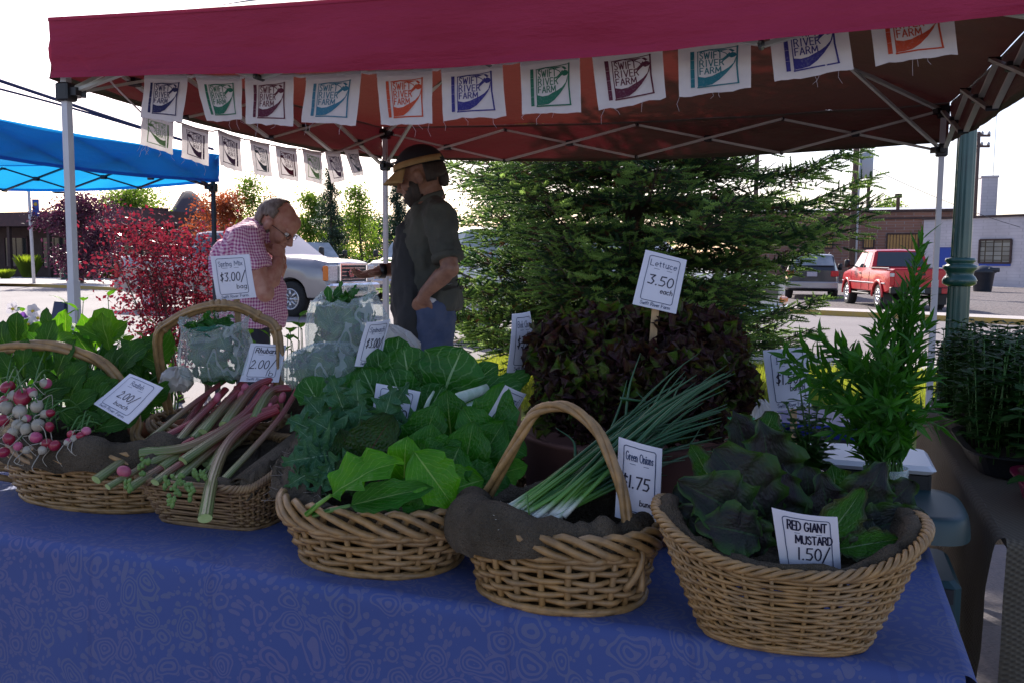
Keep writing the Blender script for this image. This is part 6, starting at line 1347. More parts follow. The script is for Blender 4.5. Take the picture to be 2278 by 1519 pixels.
# ================= VEGETABLES =================
leafmat('chard_leaf', (0.0175, 0.114, 0.00759), (0.0292, 0.165, 0.0114), (.2, .34, .12), .35, .3, vw=.022, nv=7)
leafmat('bright_chard_leaf', (0.0554, 0.248, 0.00618), (0.0792, 0.309, 0.0103), (.3, .5, .12), .35, .35, vw=.022, nv=7)
leafmat('red_chard_leaf', (0.013, 0.0468, 0.00845), (0.0216, 0.0702, 0.00936), (.09, .03, .03), .35, .25, vw=.02, nv=8, bs=1.)
leafmat('kale_leaf', (0.0288, 0.112, 0.0454), (0.0504, 0.159, 0.0648), (.25, .38, .25), .5, .25, vw=.03, nv=6)
leafmat('choy_leaf', (0.0173, 0.112, 0.0112), (0.0302, 0.157, 0.0168), (.3, .48, .25), .35, .3, vw=.035, nv=5)
leafmat('mustard_leaf', (.02, .014, .02), (.022, .034, .02), (.03, .07, .03), .45, .25, vw=.03, nv=7, bs=.45, edge=(.03, .08, .015), tcol=(1.6, 1.3, .5))
leafmat('mustard_back', (0.032, 0.125, 0.0156), (0.048, 0.177, 0.0156), (.25, .38, .2), .45, .3, vw=.03, nv=7, bs=1., edge=(.05, .06, .03))
leafmat('lettuce_red', (.045, .022, .017), (.085, .045, .028), (.1, .12, .04), .45, .3, vw=.03, nv=5, edge=(.045, .012, .02), bs=.8)
leafmat('lettuce_green', (0.056, 0.135, 0.0156), (0.104, 0.135, 0.0182), (.18, .24, .08), .45, .35, vw=.03, nv=5, edge=(.08, .05, .03), bs=.8)
leafmat('radish_leaf', (0.0216, 0.0936, 0.00936), (0.036, 0.14, 0.0117), (.2, .34, .12), .5, .4, vw=.03, nv=6)
leafmat('herb_leaf', (0.0216, 0.112, 0.00702), (0.036, 0.159, 0.00936), (.12, .26, .06), .45, .4, vw=.04, nv=3, bs=.1)
leafmat('mint_leaf', (0.0216, 0.0936, 0.014), (0.0324, 0.122, 0.0164), (.12, .24, .08), .5, .3, vw=.03, nv=5)
leafmat('tomato_leaf', (0.0144, 0.0655, 0.00936), (0.0252, 0.0936, 0.014), (.08, .16, .05), .5, .3, vw=.03, nv=4)
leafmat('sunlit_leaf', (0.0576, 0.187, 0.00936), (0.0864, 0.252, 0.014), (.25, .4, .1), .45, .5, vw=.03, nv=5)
mat('herb_stem', (.06, .16, .03), None, rough=.5); mat('white_stalk', (.55, .62, .5), (.4, .52, .36), 14, .35, mapscale=(6, 6, 1)); mat('soil_dark', (.02, .014, .01), (.035, .024, .018), 60, .95)
UPC = Vector((0, -.75, .65))
def leafc(mb, cx, cy, Y, size, ang, asp=.8, prof='oval', bend=.5, fold=.25, ruf=.05, rf=3, tilt=(0, 0), pet=0, jag=0, seed=0, nu=8, nv=12, dz=0., pr=None, cup=0.):
    """leaf by its middle point on the sight line, depth Y, size in photo pixels, tip direction ang (degrees, 90 up)"""
    c = at(cx, cy, Y); L = size/FPX*Y; ca, sa = math.cos(R(ang)), math.sin(R(ang)); d = Vector((ca, dz, sa)).normalized(); n = Vector((tilt[0], -1, .45+tilt[1])).normalized(); n = (n-d*n.dot(d)).normalized()
    d2 = (Matrix.Rotation(bend*.5, 3, d.cross(n).normalized()) @ d); base = c-d*L*.5-d2*pet
    leafpatch(mb, base, d2, n, L*1.05, L*asp, prof, bend, fold, ruf, rf, nu, nv, 0, seed, pet, jag, pr, cup)
def bunch(name, label, cat, loc, leaves, m, defaults, part='leaf', group=None, root=None):
    root = root or thing(name, label, cat, loc, group)
    for i, q in enumerate(leaves):
        mb = MB(); kw = dict(defaults); mm = m
        if len(q) > 5:
            kw.update(q[5]); mm = kw.pop('m', m)
        leafc(mb, *q[:5], seed=i*7+len(name), **kw); mb.build(part, mm, root)
    return root
# chard
CH = [(1100, 930, 1.82, 165, 75, dict(asp=.72)), (1040, 1015, 1.72, 165, 80, dict(asp=.75)), (1085, 1000, 1.75, 150, 60), (950, 965, 1.80, 140, 70), (1000, 930, 1.86, 130, 95), (1075, 1082, 1.68, 130, -10, dict(asp=.85, ruf=.08)), (1020, 1085, 1.66, 120, 200, dict(m='bright_chard_leaf', ruf=.07)), (965, 1065, 1.62, 150, -55, dict(asp=.75, m='bright_chard_leaf', bend=.8)),
 (905, 1020, 1.68, 120, 85, dict(m='bright_chard_leaf', asp=.8, bend=1.3, tilt=(0, .5))), (820, 1068, 1.6, 185, 22, dict(asp=.5, m='bright_chard_leaf', ruf=.2, rf=3.5, jag=.25, fold=.5, bend=.9, tilt=(0, .6), pet=.07)), (840, 985, 1.74, 150, 60, dict(m='red_chard_leaf', asp=.85, ruf=.07, rf=5)), (780, 1010, 1.76, 120, 110, dict(m='red_chard_leaf', asp=.85, ruf=.07)),
 (870, 1105, 1.60, 190, 12, dict(asp=.36, fold=.6, pet=.08)), (980, 1010, 1.70, 110, 30), (930, 1090, 1.62, 100, -120), (1130, 1050, 1.74, 90, 20, dict(m='bright_chard_leaf')), (1060, 960, 1.78, 130, 120), (890, 1110, 1.63, 150, -10, dict(asp=.45)), (1000, 1050, 1.68, 130, 250, dict(asp=.8)), (1120, 985, 1.78, 110, -30, dict(asp=.9)), (800, 1060, 1.70, 120, 150, dict(m='red_chard_leaf')), (850, 1060, 1.70, 130, 60, dict(m='red_chard_leaf')), (950, 1010, 1.74, 140, 80)]
ch_ = bunch('chard_bunch', 'dark and bright green chard leaves spilling from the low oval basket', 'chard', BC.c+Vector((.05, 0, .1)), CH, 'chard_leaf', dict(asp=.8, prof='oval', ruf=.05, bend=.6, fold=.2))
KL = [(690, 955, 1.84, 110, 155), (725, 1000, 1.78, 130, 175), (720, 930, 1.9, 130, 130), (765, 910, 1.88, 130, 110), (745, 965, 1.82, 130, 150), (800, 905, 1.87, 120, 95), (880, 905, 1.85, 120, 60, dict(asp=.5)), (860, 925, 1.83, 130, 75), (930, 945, 1.82, 120, 10, dict(asp=.4)), (690, 1020, 1.76, 110, 190), (740, 1045, 1.73, 110, 200), (800, 950, 1.84, 120, 80), (900, 985, 1.83, 120, 20), (760, 880, 1.94, 110, 120), (700, 985, 1.8, 100, 140), (680, 1060, 1.75, 90, 210), (720, 1075, 1.72, 90, 250)]
bunch('kale_bunch', 'blue green curly kale at the left of the low oval basket', 'kale', BC.c+Vector((-.12, 0.05, .1)), KL, 'kale_leaf', dict(asp=.62, prof='kale', ruf=.14, rf=5, bend=.7, fold=.3, jag=.5, nu=8, nv=34))
# bok choy
crk = Bk(onT(930, 1150)+EV*.22, -LA, (.2, .13), (.215, .14), .16, 6); basket('bok_choy_tray', 'high dark wicker tray under the bok choy', crk, 36, 16, .0035, 'braid', m='dark_wicker', cat='basket')
BKC = [(910, 840, 2.08, 140, 100, dict(asp=.9)), (960, 850, 2.05, 120, 85, dict(asp=.85)), (1000, 845, 2.02, 150, 68, dict(asp=1.0)), (845, 830, 2.1, 105, 95, dict(asp=.6, pet=.08)), (830, 870, 2.04, 110, 115), (780, 840, 2.14, 100, 120), (800, 880, 2.06, 110, 100), (760, 800, 2.2, 100, 95), (1090, 880, 1.98, 150, 20, dict(asp=.45)), (1120, 860, 2.02, 130, 25, dict(asp=.4)), (1060, 850, 2.06, 120, 40, dict(asp=.5)), (880, 800, 2.14, 100, 80), (720, 850, 2.12, 100, 130), (960, 905, 2.0, 110, 60), (890, 880, 2.03, 120, 110), (700, 880, 2.06, 90, 120)]
bc_ = bunch('bok_choy', 'bok choy with broad round leaves and thick white stalks behind the kale', 'bok choy', crk.c+Vector((0, 0, .16)), BKC, 'choy_leaf', dict(asp=.85, prof='spoon', ruf=.03, bend=.45, fold=.15, pet=.05, pr=.004))
for i, (a, b_, c, w_) in enumerate([((958, 985), (990, 905), (1085, 862), 24), ((985, 990), (1020, 925), (1090, 885), 20), ((1010, 985), (1050, 915), (1120, 870), 16), ((935, 960), (950, 900), (965, 870), 7), ((880, 970), (870, 900), (850, 860), 6)]):
    mb = MB(); C = crv([at(*a, 1.93), at(*b_, 1.90), at(*c, 1.95)], 10); w2 = w_/FPX*1.95; mb.tube(C, [(w2*(1-.6*k/10), w2*.8*(1-.6*k/10)) for k in range(11)], 12, up=(0, -1, .2)); mb.build('stalk', 'white_stalk', bc_)
# lettuce: a tub with heads of frilly leaves
tb = thing('lettuce_tub', 'brown round tub holding the big pile of red lettuce', 'tub', (.265, 1.99, TZ+.004))
mb = MB(); mb.lathe([(.19, 0), (.225, .03), (.24, .2), (.25, .21), (.235, .215), (.22, .2), (.2, .14), (.001, .14)], (0, 0, 0), 40, cap=False); mb.build('tub', 'brown_tub', tb, local=True)
def head(cx, cy, Y, rpx, n, seed, label, mix_=.3):
    rr = random.Random(seed); c = at(cx, cy, Y); rad = rpx/FPX*Y; root = thing('lettuce', label, 'lettuce', c, 'lettuce heads piled in the tub'); A_, B_ = MB(), MB()
    for i in range(n):
        u, v_ = rr.random(), rr.random(); th = 2*PI*u; ph = math.acos(1-1.55*v_); o_ = Vector((math.sin(ph)*math.cos(th), math.sin(ph)*math.sin(th), math.cos(ph)))
        base = c+o_*rad*.35; d = (o_+Vector((rr.uniform(-.5, .5), rr.uniform(-.5, .5), rr.uniform(-.2, .5)))).normalized(); n_ = Vector((rr.uniform(-1, 1), rr.uniform(-1, .2), rr.uniform(-.2, 1)))
        leafpatch(B_ if rr.random() < mix_ else A_, base, d, n_, rad*.85, rad*rr.uniform(.6, .95), 'heart', rr.uniform(-.9, .7), .2, .24, rr.choice((3, 4, 5)), 8, 7, 0, rr.randint(0, 9999), cup=.25)
    A_.build('red_leaves', 'lettuce_red', root); B_.build('green_leaves', 'lettuce_green', root)
HL = [(1260, 790, 1.98, 88), (1360, 765, 2.02, 88), (1470, 755, 2.02, 88), (1570, 780, 2.0, 85), (1290, 870, 1.9, 88), (1395, 850, 1.88, 92), (1500, 850, 1.88, 92), (1600, 865, 1.92, 82), (1430, 930, 1.84, 70), (1540, 935, 1.84, 75), (1240, 920, 1.9, 62), (1330, 950, 1.86, 60)]
LH = ['red lettuce head at the upper left of the pile', 'red lettuce head second from left along the top of the pile', 'red lettuce head right below the Lettuce card', 'red lettuce head at the upper right of the pile', 'lettuce head with pale green patch at the left middle of the pile', 'red lettuce head in the very middle of the pile', 'lettuce head above the onion tips, right of the pile centre', 'lettuce head with lime green leaves at the right edge of the pile', 'low lettuce head behind the onion tips', 'low dark lettuce head at the lower right of the pile', 'low lettuce head at the lower left edge of the pile', 'low lettuce head just above the arched handle']
for i, (h_, l_) in enumerate(zip(HL, LH)): head(*h_, 95, 100+i, l_, .6 if i in (4, 7) else .34)
# green onions
m, t, b, o = nodes('onion'); sp = N(t, 'ShaderNodeSeparateXYZ'); t.links.new(coord(t, None, 'UV'), sp.inputs[0]); c1 = mix(t, ramp(t, sp.outputs[1], .03, .11), (.6, .62, .55), (.1, .26, .04)); cc = mix(t, ramp(t, sp.outputs[1], .11, .36), c1, (.02, .085, .026)); t.links.new(cc, b.inputs['Base Color']); b.inputs['Roughness'].default_value = .35
rr = random.Random(12); on = thing('green_onions', 'bunch of green onions with white roots lying under the arched handle', 'green onions', at(1150, 1150, 1.5)); 
stalks = MB(); roots = MB(); leaves_ = MB()
for i in range(92):
    q = rr.random(); row = rr.random(); sx, sy = 1098+q*150+rr.uniform(-8, 8), 1166-q*4-row*34; Ys = 1.47+row*.05; 
    ex, ey = rr.uniform(1300, 1640), 0; ey = 1130-(ex-1230)*rr.uniform(.25, .98); ey = max(830, min(1090, ey)); Ye = rr.uniform(1.62, 1.86)
    a = at(sx, sy, Ys); e = at(ex, ey, Ye); m1 = a.lerp(e, .35)+Vector((0, 0, .012)); m2 = a.lerp(e, .7)+Vector((rr.uniform(-.01, .01), 0, .018)); C = crv([a, m1, m2, e], 14)
    r_ = rr.uniform(.0032, .0048); stalks.tube(C, [(r_*1.35 if k == 0 else r_)*(1-.82*max(0, (k-7)/7)) for k in range(15)], 6, uv=True)
    if rr.random() < .6:
        s_ = C[8]; e2 = s_+(e-s_)*rr.uniform(.5, .9)+Vector((rr.uniform(-.04, .05), 0, rr.uniform(0, .07))); C2 = crv([s_, (s_+e2)/2+Vector((0, 0, .01)), e2], 8); n0 = len(stalks.f); stalks.tube(C2, [.0026*(1-.8*k/8) for k in range(9)], 5, uv=True)
        for k in range(n0, len(stalks.uv)): stalks.uv[k] = [(.5, .8)]*len(stalks.f[k])
    for j in range(9): d = Vector((rr.uniform(-1, -.2), rr.uniform(-.6, .6), rr.uniform(-.7, .4))).normalized()*rr.uniform(.01, .028); roots.tube([a, a+d*.5+Vector((0, 0, rr.uniform(-.004, .004))), a+d], .0004, 3)
for pts in ([(1385, 935, 1.7), (1330, 800, 1.72), (1385, 940, 1.7)],): pass
for (x0, y0, x1, y1, x2, y2) in ((1390, 950, 1400, 860, 1425, 785), (1280, 1020, 1275, 980, 1235, 950), (1350, 980, 1380, 900, 1395, 845), (1440, 940, 1440, 900, 1415, 870), (1380, 885, 1430, 892, 1475, 898), (1500, 960, 1540, 935, 1560, 930), (1480, 1000, 1530, 990, 1565, 940)):
    C2 = crv([at(x0, y0, 1.7), at(x1, y1, 1.72), at(x2, y2, 1.74)], 10); n0 = len(stalks.f); stalks.tube(C2, [.0036*(1-.85*k/10) for k in range(11)], 6, uv=True)
    for k in range(n0, len(stalks.uv)): stalks.uv[k] = [(.5, .9)]*len(stalks.f[k])
stalks.build('stalks', 'onion', on); mat('root_hair', (.6, .56, .48), None, rough=.8); roots.build('roots', 'root_hair', on)
mb = MB(); C = [at(1180+8*math.cos(a*.7), 1130+30*math.sin(a), 1.49+.02*math.cos(a)) for a in [2*PI*k/16 for k in range(16)]]; mb.tube(C, .0016, 5, closed=True); mb.build('rubber_band', 'herb_stem', on)
# mustard
MU = [(1640, 1075, 1.42, 210, 130, dict(asp=.85)), (1590, 1120, 1.38, 190, 150, dict(asp=.8)), (1700, 1030, 1.52, 200, 100, dict(asp=.8)), (1650, 985, 1.58, 160, 110, dict(asp=.7)), (1560, 1040, 1.48, 130, 120, dict(m='mustard_back', asp=.5)), (1720, 1110, 1.45, 170, 80), (1860, 1160, 1.36, 190, 55, dict(m='mustard_back', asp=.5, fold=.45)), (1910, 1110, 1.45, 190, 60, dict(asp=.7)), (1960, 1170, 1.4, 160, 20, dict(asp=.7)), (1930, 1090, 1.5, 140, 80, dict(asp=.75)), (1850, 1095, 1.5, 140, 95, dict(m='mustard_back')), (1790, 1105, 1.47, 150, 95), (1985, 1110, 1.48, 120, 45), (1620, 1180, 1.34, 150, 170, dict(asp=.8)), (1660, 1185, 1.36, 120, 110), (1930, 1210, 1.33, 140, 10, dict(m='mustard_back', asp=.5)), (1560, 1160, 1.4, 120, 150), (1905, 1205, 1.36, 130, 60), (1600, 1110, 1.42, 150, 60, dict(m='mustard_back', asp=.4)), (1700, 960, 1.6, 100, 70, dict(m='mustard_back')), (1830, 1120, 1.44, 140, 100), (1545, 1110, 1.46, 110, 160), (2010, 1160, 1.42, 100, 30)]
bunch('mustard_bunch', 'purple green red giant mustard leaves filling the deep flared basket', 'mustard greens', BM.c+Vector((0, 0, .12)), MU, 'mustard_leaf', dict(asp=.85, prof='oval', ruf=.1, rf=4, bend=.8, fold=.3, jag=.2, nu=12, nv=20))
# rhubarb
m, t, b, o = nodes('rhubarb'); sp = N(t, 'ShaderNodeSeparateXYZ'); t.links.new(coord(t, None, 'UV'), sp.inputs[0]); f = ramp(t, mth(t, 'ADD', sp.outputs[1], mth(t, 'MULTIPLY', nz(t, 10, 3), .35)), .25, .85)
c1 = mix(t, f, (.13, .2, .05), (.2, .035, .035)); c1 = mix(t, ramp(t, sp.outputs[1], .75, 1.), c1, (.33, .02, .03)); st = mth(t, 'SINE', mth(t, 'MULTIPLY', sp.outputs[0], 75.)); cc = mix(t, mth(t, 'MULTIPLY', ramp(t, st, 0, 1), .35), c1, (.3, .16, .14)); t.links.new(cc, b.inputs['Base Color']); b.inputs['Roughness'].default_value = .32; bump(t, b, st, .35, .001)
mat('rhubarb_cut', (.3, .42, .14), (.38, .48, .2), 60, .5); mat('rhubarb_pink', (.45, .1, .16), (.34, .07, .1), 30, .4); mat('rhubarb_bud', (.1, .2, .04), (.15, .26, .06), 40, .5)
rh = thing('rhubarb', 'pile of red and green rhubarb stalks with cut green ends', 'rhubarb', BH.c+Vector((0, 0, .1)))
def Yr_(y): return 1.74+(1165-y)/325*.56
RHS = [([(214, 1066), (300, 1008), (431, 937)], 13), ([(240, 1082), (330, 1030), (430, 975)], 9), ([(322, 985), (420, 905), (519, 832)], 9), ([(311, 1007), (428, 990), (540, 924), (592, 861)], 14), ([(407, 1024), (480, 975), (560, 925), (620, 903)], 13), ([(456, 1152), (474, 1062), (507, 986), (560, 937), (618, 912)], 15), ([(392, 1068), (470, 1000), (530, 950)], 12), ([(388, 992), (430, 940), (478, 893)], 11), ([(430, 975), (500, 900), (545, 845)], 13), ([(500, 945), (520, 915), (560, 865), (605, 842)], 15), ([(566, 932), (590, 885), (612, 866), (648, 862)], 14), ([(498, 1066), (560, 1000), (625, 925), (662, 864)], 9), ([(288, 1084), (345, 1048), (410, 1008)], 12), ([(345, 1072), (380, 1045), (450, 1000)], 11), ([(360, 1040), (430, 990), (500, 950)], 13), ([(452, 960), (500, 900), (530, 870)], 12), ([(470, 1040), (500, 985), (540, 950)], 11), ([(330, 1030), (400, 1000), (480, 960)], 11), ([(480, 930), (515, 895), (525, 860)], 8)]
rr = random.Random(8)
for k_ in range(13):
    x0 = rr.uniform(330, 500); y0 = rr.uniform(1010, 1085); x1 = x0+rr.uniform(110, 170); y1 = y0-rr.uniform(130, 190); RHS.append(([(x0, y0), ((x0+x1)/2+rr.uniform(-8, 8), (y0+y1)/2+rr.uniform(-8, 8)), (x1, y1)], rr.uniform(9, 14)))
for i, (ps, w_) in enumerate(RHS):
    up = .02 if i in (3, 4, 5, 9, 10, 11) else (.01 if i % 2 else 0.) if i < 19 else -.022; C = crv([at(x, y, Yr_(y)-up*1.5) for x, y in ps], 18); r0 = w_*.86/FPX*2.0; mb = MB()
    mb.tube(C, [(r0*(1.12-.25*k/18), r0*.72*(1.12-.25*k/18)) for k in range(19)], 14, up=(0, -.6, .8), uv=True, cap=False); s_ = mb.build('stalk', 'rhubarb', rh)
    for e_, mm in ((0, 'rhubarb_cut'), (-1, 'rhubarb')):
        d = (C[1]-C[0]) if e_ == 0 else (C[-1]-C[-2]); c = C[e_]; a_ = (Vector((0, -.6, .8))-d.normalized()*Vector((0, -.6, .8)).dot(d.normalized())).normalized(); b_ = d.normalized().cross(a_); q = MB(); k2 = 1.12 if e_ == 0 else .87; q.poly([c+b_*math.cos(t_)*r0*k2*.99+a_*math.sin(t_)*r0*.72*k2*.99+d.normalized()*(-.0006 if e_ == 0 else .0006) for t_ in [2*PI*k/14 for k in range(14)]]); q.build('cut_end', mm, s_)
for (x, y, w_, h_) in ((483, 884, 9, 14), (535, 880, 7, 16), (545, 862, 10, 12), (628, 884, 9, 15), (276, 1048, 16, 13), (600, 905, 6, 12)): mb = MB(); c = at(x, y, Yr_(y)-.035); mb.ell(c, (w_/FPX*2, w_/FPX*1.4, h_/FPX*2), 12, 10, Matrix.Rotation(R(20), 3, 'Y')); mb.build('pink_bud', 'rhubarb_pink', rh)
for (x, y) in ((375, 1070), (390, 1090), (380, 1112), (400, 1065), (312, 1045), (322, 1025), (440, 1052), (450, 1060), (426, 1098), (418, 1078), (285, 1078)):
    mb = MB()
    for k in range(7): mb.ell(at(x+rr.uniform(-9, 9), y+rr.uniform(-12, 12), Yr_(y)-.05), (rr.uniform(.003, .006), .004, rr.uniform(.004, .009)), 8, 6, Matrix.Rotation(rr.uniform(-1, 1), 3, 'Y'))
    mb.build('leaf_bud', 'rhubarb_bud', rh)
# radishes
mat('radish_red', (.22, .008, .02), (.32, .015, .05), 20, .3, coat=.3); mat('radish_white', (.42, .38, .3), (.3, .27, .2), 30, .35, bs=.1, bsc=80); mat('radish_pink', (.4, .04, .12), (.5, .14, .22), 24, .3)
def radish(root, c, r_, kind, d, tail):
    d = Vector(d).normalized(); Rm = d.to_track_quat('-Z', 'Y').to_matrix(); mb = MB(); k = 1.15 if kind != 'w' else 1.0
    prof = [(.02, k*1.0), (.45, k*.9), (.8, k*.6), (.98, k*.2), (1., -.1), (.9, -k*.45), (.65, -k*.8), (.3, -k*1.05), (.1, -k*1.2), (.03, -k*1.4)]
    mb.lathe([(a*r_, b_*r_) for a, b_ in prof], c, 16, Rm); mats = {'r': ['radish_red', 'radish_white'], 'w': ['radish_white', 'radish_white'], 'p': ['radish_pink', 'radish_white']}[kind]
    nf = 16; 
    for fi in range(len(mb.f)): 
        if fi//nf >= (7 if kind == 'r' else 5) and fi < nf*9: mb.m[fi] = 1
    o_ = mb.build('radish', mats, root); tb_ = MB(); e = c+Rm @ Vector((0, 0, -k*r_*1.35)); q = Vector(tail); tb_.tube(crv([e, e+(Rm @ Vector((0, 0, -1)))*.02+q*.3, e+q*.8+Vector((0, 0, -.01)), e+q], 9), [.0013*(1-.85*k2/9) for k2 in range(10)], 5); tb_.build('tail_root', 'radish_white', o_)
rr = random.Random(31)
def rbunch(label, spots, leafs, seed):
    root = thing('radish_bunch', label, 'radishes', at(spots[0][0], spots[0][1], 2.02), 'radish bunches in the large basket')
    for (x, y, rp, kd) in spots: Y = 1.98+(1000-y)/200*.12; radish(root, at(x, y, Y), rp/FPX*Y, kd, (rr.uniform(-1, 1), rr.uniform(-1, .4), rr.uniform(-1, .5)), (rr.uniform(-.03, .03), rr.uniform(-.03, 0), rr.uniform(-.05, -.01)))
    st_ = MB()
    for i, (x, y, sz, an) in enumerate(leafs):
        mb = MB(); yy = 2.12+(900-y)/240*.22; leafc(mb, x, y, yy, sz, an, asp=.5, prof='spoon', bend=.7, fold=.25, ruf=.07, rf=4, seed=seed+i, tilt=(rr.uniform(-.4, .4), rr.uniform(-.2, .4)), pet=.02); mb.build('leaf', 'radish_leaf', root)
        a = at(spots[i % len(spots)][0], spots[i % len(spots)][1]-10, 2.03); b_ = at(x-sz*.45*math.cos(R(an)), y+sz*.45*math.sin(R(an)), yy); st_.tube(crv([a, a.lerp(b_, .5)+Vector((0, 0, .03)), b_], 8), .002, 5)
    st_.build('stems', 'herb_stem', root)
rbunch('radish bunch with deep red root at the left handle', [(18, 860, 14, 'r'), (12, 890, 12, 'r'), (50, 882, 19, 'r'), (70, 872, 12, 'p'), (32, 880, 14, 'w'), (102, 852, 12, 'p'), (44, 915, 16, 'w'), (15, 905, 16, 'w'), (82, 904, 14, 'w'), (60, 930, 9, 'p'), (40, 945, 14, 'w'), (5, 935, 14, 'r')], [(60, 800, 95, 80), (110, 760, 100, 70), (20, 770, 110, 95), (150, 800, 100, 60), (90, 830, 80, 110), (130, 870, 80, 20), (20, 820, 80, 120), (165, 840, 90, 40), (-20, 800, 100, 110), (115, 720, 70, 100), (200, 850, 80, 20), (40, 735, 80, 85)], 60)
rbunch('radish bunch with small white roots hanging lowest in the basket', [(85, 945, 15, 'w'), (58, 953, 13, 'w'), (100, 920, 10, 'w'), (112, 918, 9, 'r'), (110, 948, 10, 'r'), (80, 972, 13, 'p'), (40, 992, 10, 'p'), (105, 985, 11, 'r'), (20, 975, 13, 'r'), (122, 990, 12, 'r'), (60, 1000, 9, 'w'), (8, 1005, 12, 'r'), (95, 1000, 10, 'w'), (30, 960, 12, 'w')], [(180, 900, 100, 30), (210, 870, 100, 40), (150, 925, 70, -40), (230, 910, 90, 20), (190, 940, 80, 10), (240, 880, 90, 50), (170, 870, 90, 60)], 80)
rbunch('three pointed pink and white radishes at the right end of the bunches', [(158, 965, 9, 'r'), (165, 975, 9, 'w'), (192, 958, 10, 'p'), (180, 968, 9, 'r'), (152, 982, 9, 'p')], [(235, 930, 90, 30), (255, 905, 90, 45), (250, 950, 80, 10), (225, 890, 90, 60), (280, 940, 80, 30)], 90)

# greens filling the radish basket's back half and the sunlit potted plants behind
rr = random.Random(77)
gm_ = thing('turnip_greens', 'mass of green tops standing behind the radish basket handle', 'greens', at(200, 830, 2.3)); sm_ = MB()
for i in range(95):
    x = rr.uniform(-60, 380); y = rr.uniform(735, 900)+(30 if x > 300 else 0); mb = MB(); Y = 2.34+rr.uniform(-.12, .16)+(900-y)/600; sz = rr.uniform(55, 105); an = rr.uniform(20, 160)
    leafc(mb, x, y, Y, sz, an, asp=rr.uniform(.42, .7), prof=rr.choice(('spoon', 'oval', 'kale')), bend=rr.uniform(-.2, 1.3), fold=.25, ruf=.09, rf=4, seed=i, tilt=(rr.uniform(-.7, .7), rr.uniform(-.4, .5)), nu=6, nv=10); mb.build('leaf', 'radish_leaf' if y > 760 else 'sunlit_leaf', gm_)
    a = at(x*.5+60, 960, Y-.08); b_ = at(x-sz*.4*math.cos(R(an)), y+sz*.4*math.sin(R(an)), Y); sm_.tube(crv([a, a.lerp(b_, .5)+Vector((0, 0, .02)), b_], 6), .0022, 5)
sm_.build('stems', 'herb_stem', gm_)
mat('petal_white', (.75, .72, .74), None, rough=.6, transl=(.7, .65, .7), tf=.4); mat('petal_pink', (.6, .06, .3), (.7, .12, .4), 30, .6, transl=(.8, .1, .4), tf=.4); mat('petal_purple', (.2, .08, .35), None, rough=.6, transl=(.3, .1, .5), tf=.4); mat('petal_yellow', (.7, .5, .03), None, rough=.6); mat('pot', (.03, .03, .035), None, rough=.5); mat('terracotta', (.35, .12, .05), (.28, .1, .05), 10, .8)
def potplant(label, x, ytop, Y, zb, n, lsize, spread, matn, seed, flower=None, nf=0, prof='lance', asp=.38, stems=5, potm='pot'):
    rr = random.Random(seed); t_ = at(x, ytop, Y); base = Vector((t_.x, t_.y, zb)); h_ = max(.12, t_.z-zb-.1); root = thing('potted_plant', label, 'potted plant', base)
    mb = MB(); mb.lathe([(.05, 0), (.07, .1), (.075, .1), (.075, .11), (.066, .11), (.06, .09), (.001, .09)], (0, 0, 0), 20, cap=False); mb.build('pot', potm, root, local=True)
    mb = MB(); mb.lathe([(.001, .092), (.064, .09)], (0, 0, 0), 16, cap=False); mb.build('soil', 'soil_dark', root, local=True); S_ = MB(); L_ = MB(); fl_ = []
    for s in range(stems):
        a = rr.random()*6.28; e = base+Vector((math.cos(a)*spread*rr.random(), math.sin(a)*spread*rr.random(), .1+h_*rr.uniform(.6, 1)+0)); 
        if s == 0: e = Vector((t_.x, t_.y, t_.z-.01))
        C = crv([base+Vector((0, 0, .09)), base.lerp(e, .5)+Vector((rr.uniform(-.01, .01), 0, .02)), e], 8); S_.tube(C, [.003*(1-.6*k/8) for k in range(9)], 5)
        m_ = max(3, n//stems)
        for i in range(m_):
            f = .2+.8*i/(m_-1) if m_ > 1 else 1; p = C[min(7, int(f*8))].lerp(C[min(8, int(f*8)+1)], f*8-int(f*8)) if f < 1 else C[8]; b_ = i*2.4+s; d = Vector((math.cos(b_), math.sin(b_), .35+.5*f)); leafpatch(L_, p, d, (0, 0, 1), lsize*rr.uniform(.7, 1.15)*(1.1-.4*f), lsize*asp*(1.1-.3*f), prof, rr.uniform(.3, 1.0), .2, .03, 2, 4, 5, 0, rr.randint(0, 999), .008)
        fl_.append(C[8])
    S_.build('stems', 'herb_stem', root); L_.build('leaves', matn, root)
    for k in range(nf):
        mb = MB(); c = fl_[k % len(fl_)]+Vector((rr.uniform(-.03, .03), -.02, rr.uniform(-.01, .03))); big = flower == 'petal_pink'
        for j in range(14 if big else 5):
            a = j*2*PI/(7 if big else 5)+(j//7)*.4; d = Vector((math.cos(a), -.35, math.sin(a)+.2)); leafpatch(mb, c, d, (0, -1, .1), .024 if not big else .02, .02 if not big else .011, 'round', .4, .1, .03, 2, 4, 4, 0, j)
        f_ = mb.build('flower', flower, root); mb = MB(); mb.ell(c+Vector((0, -.006, 0)), (.005,)*3, 8, 6); mb.build('flower_centre', 'petal_yellow', f_)
ZB = .703
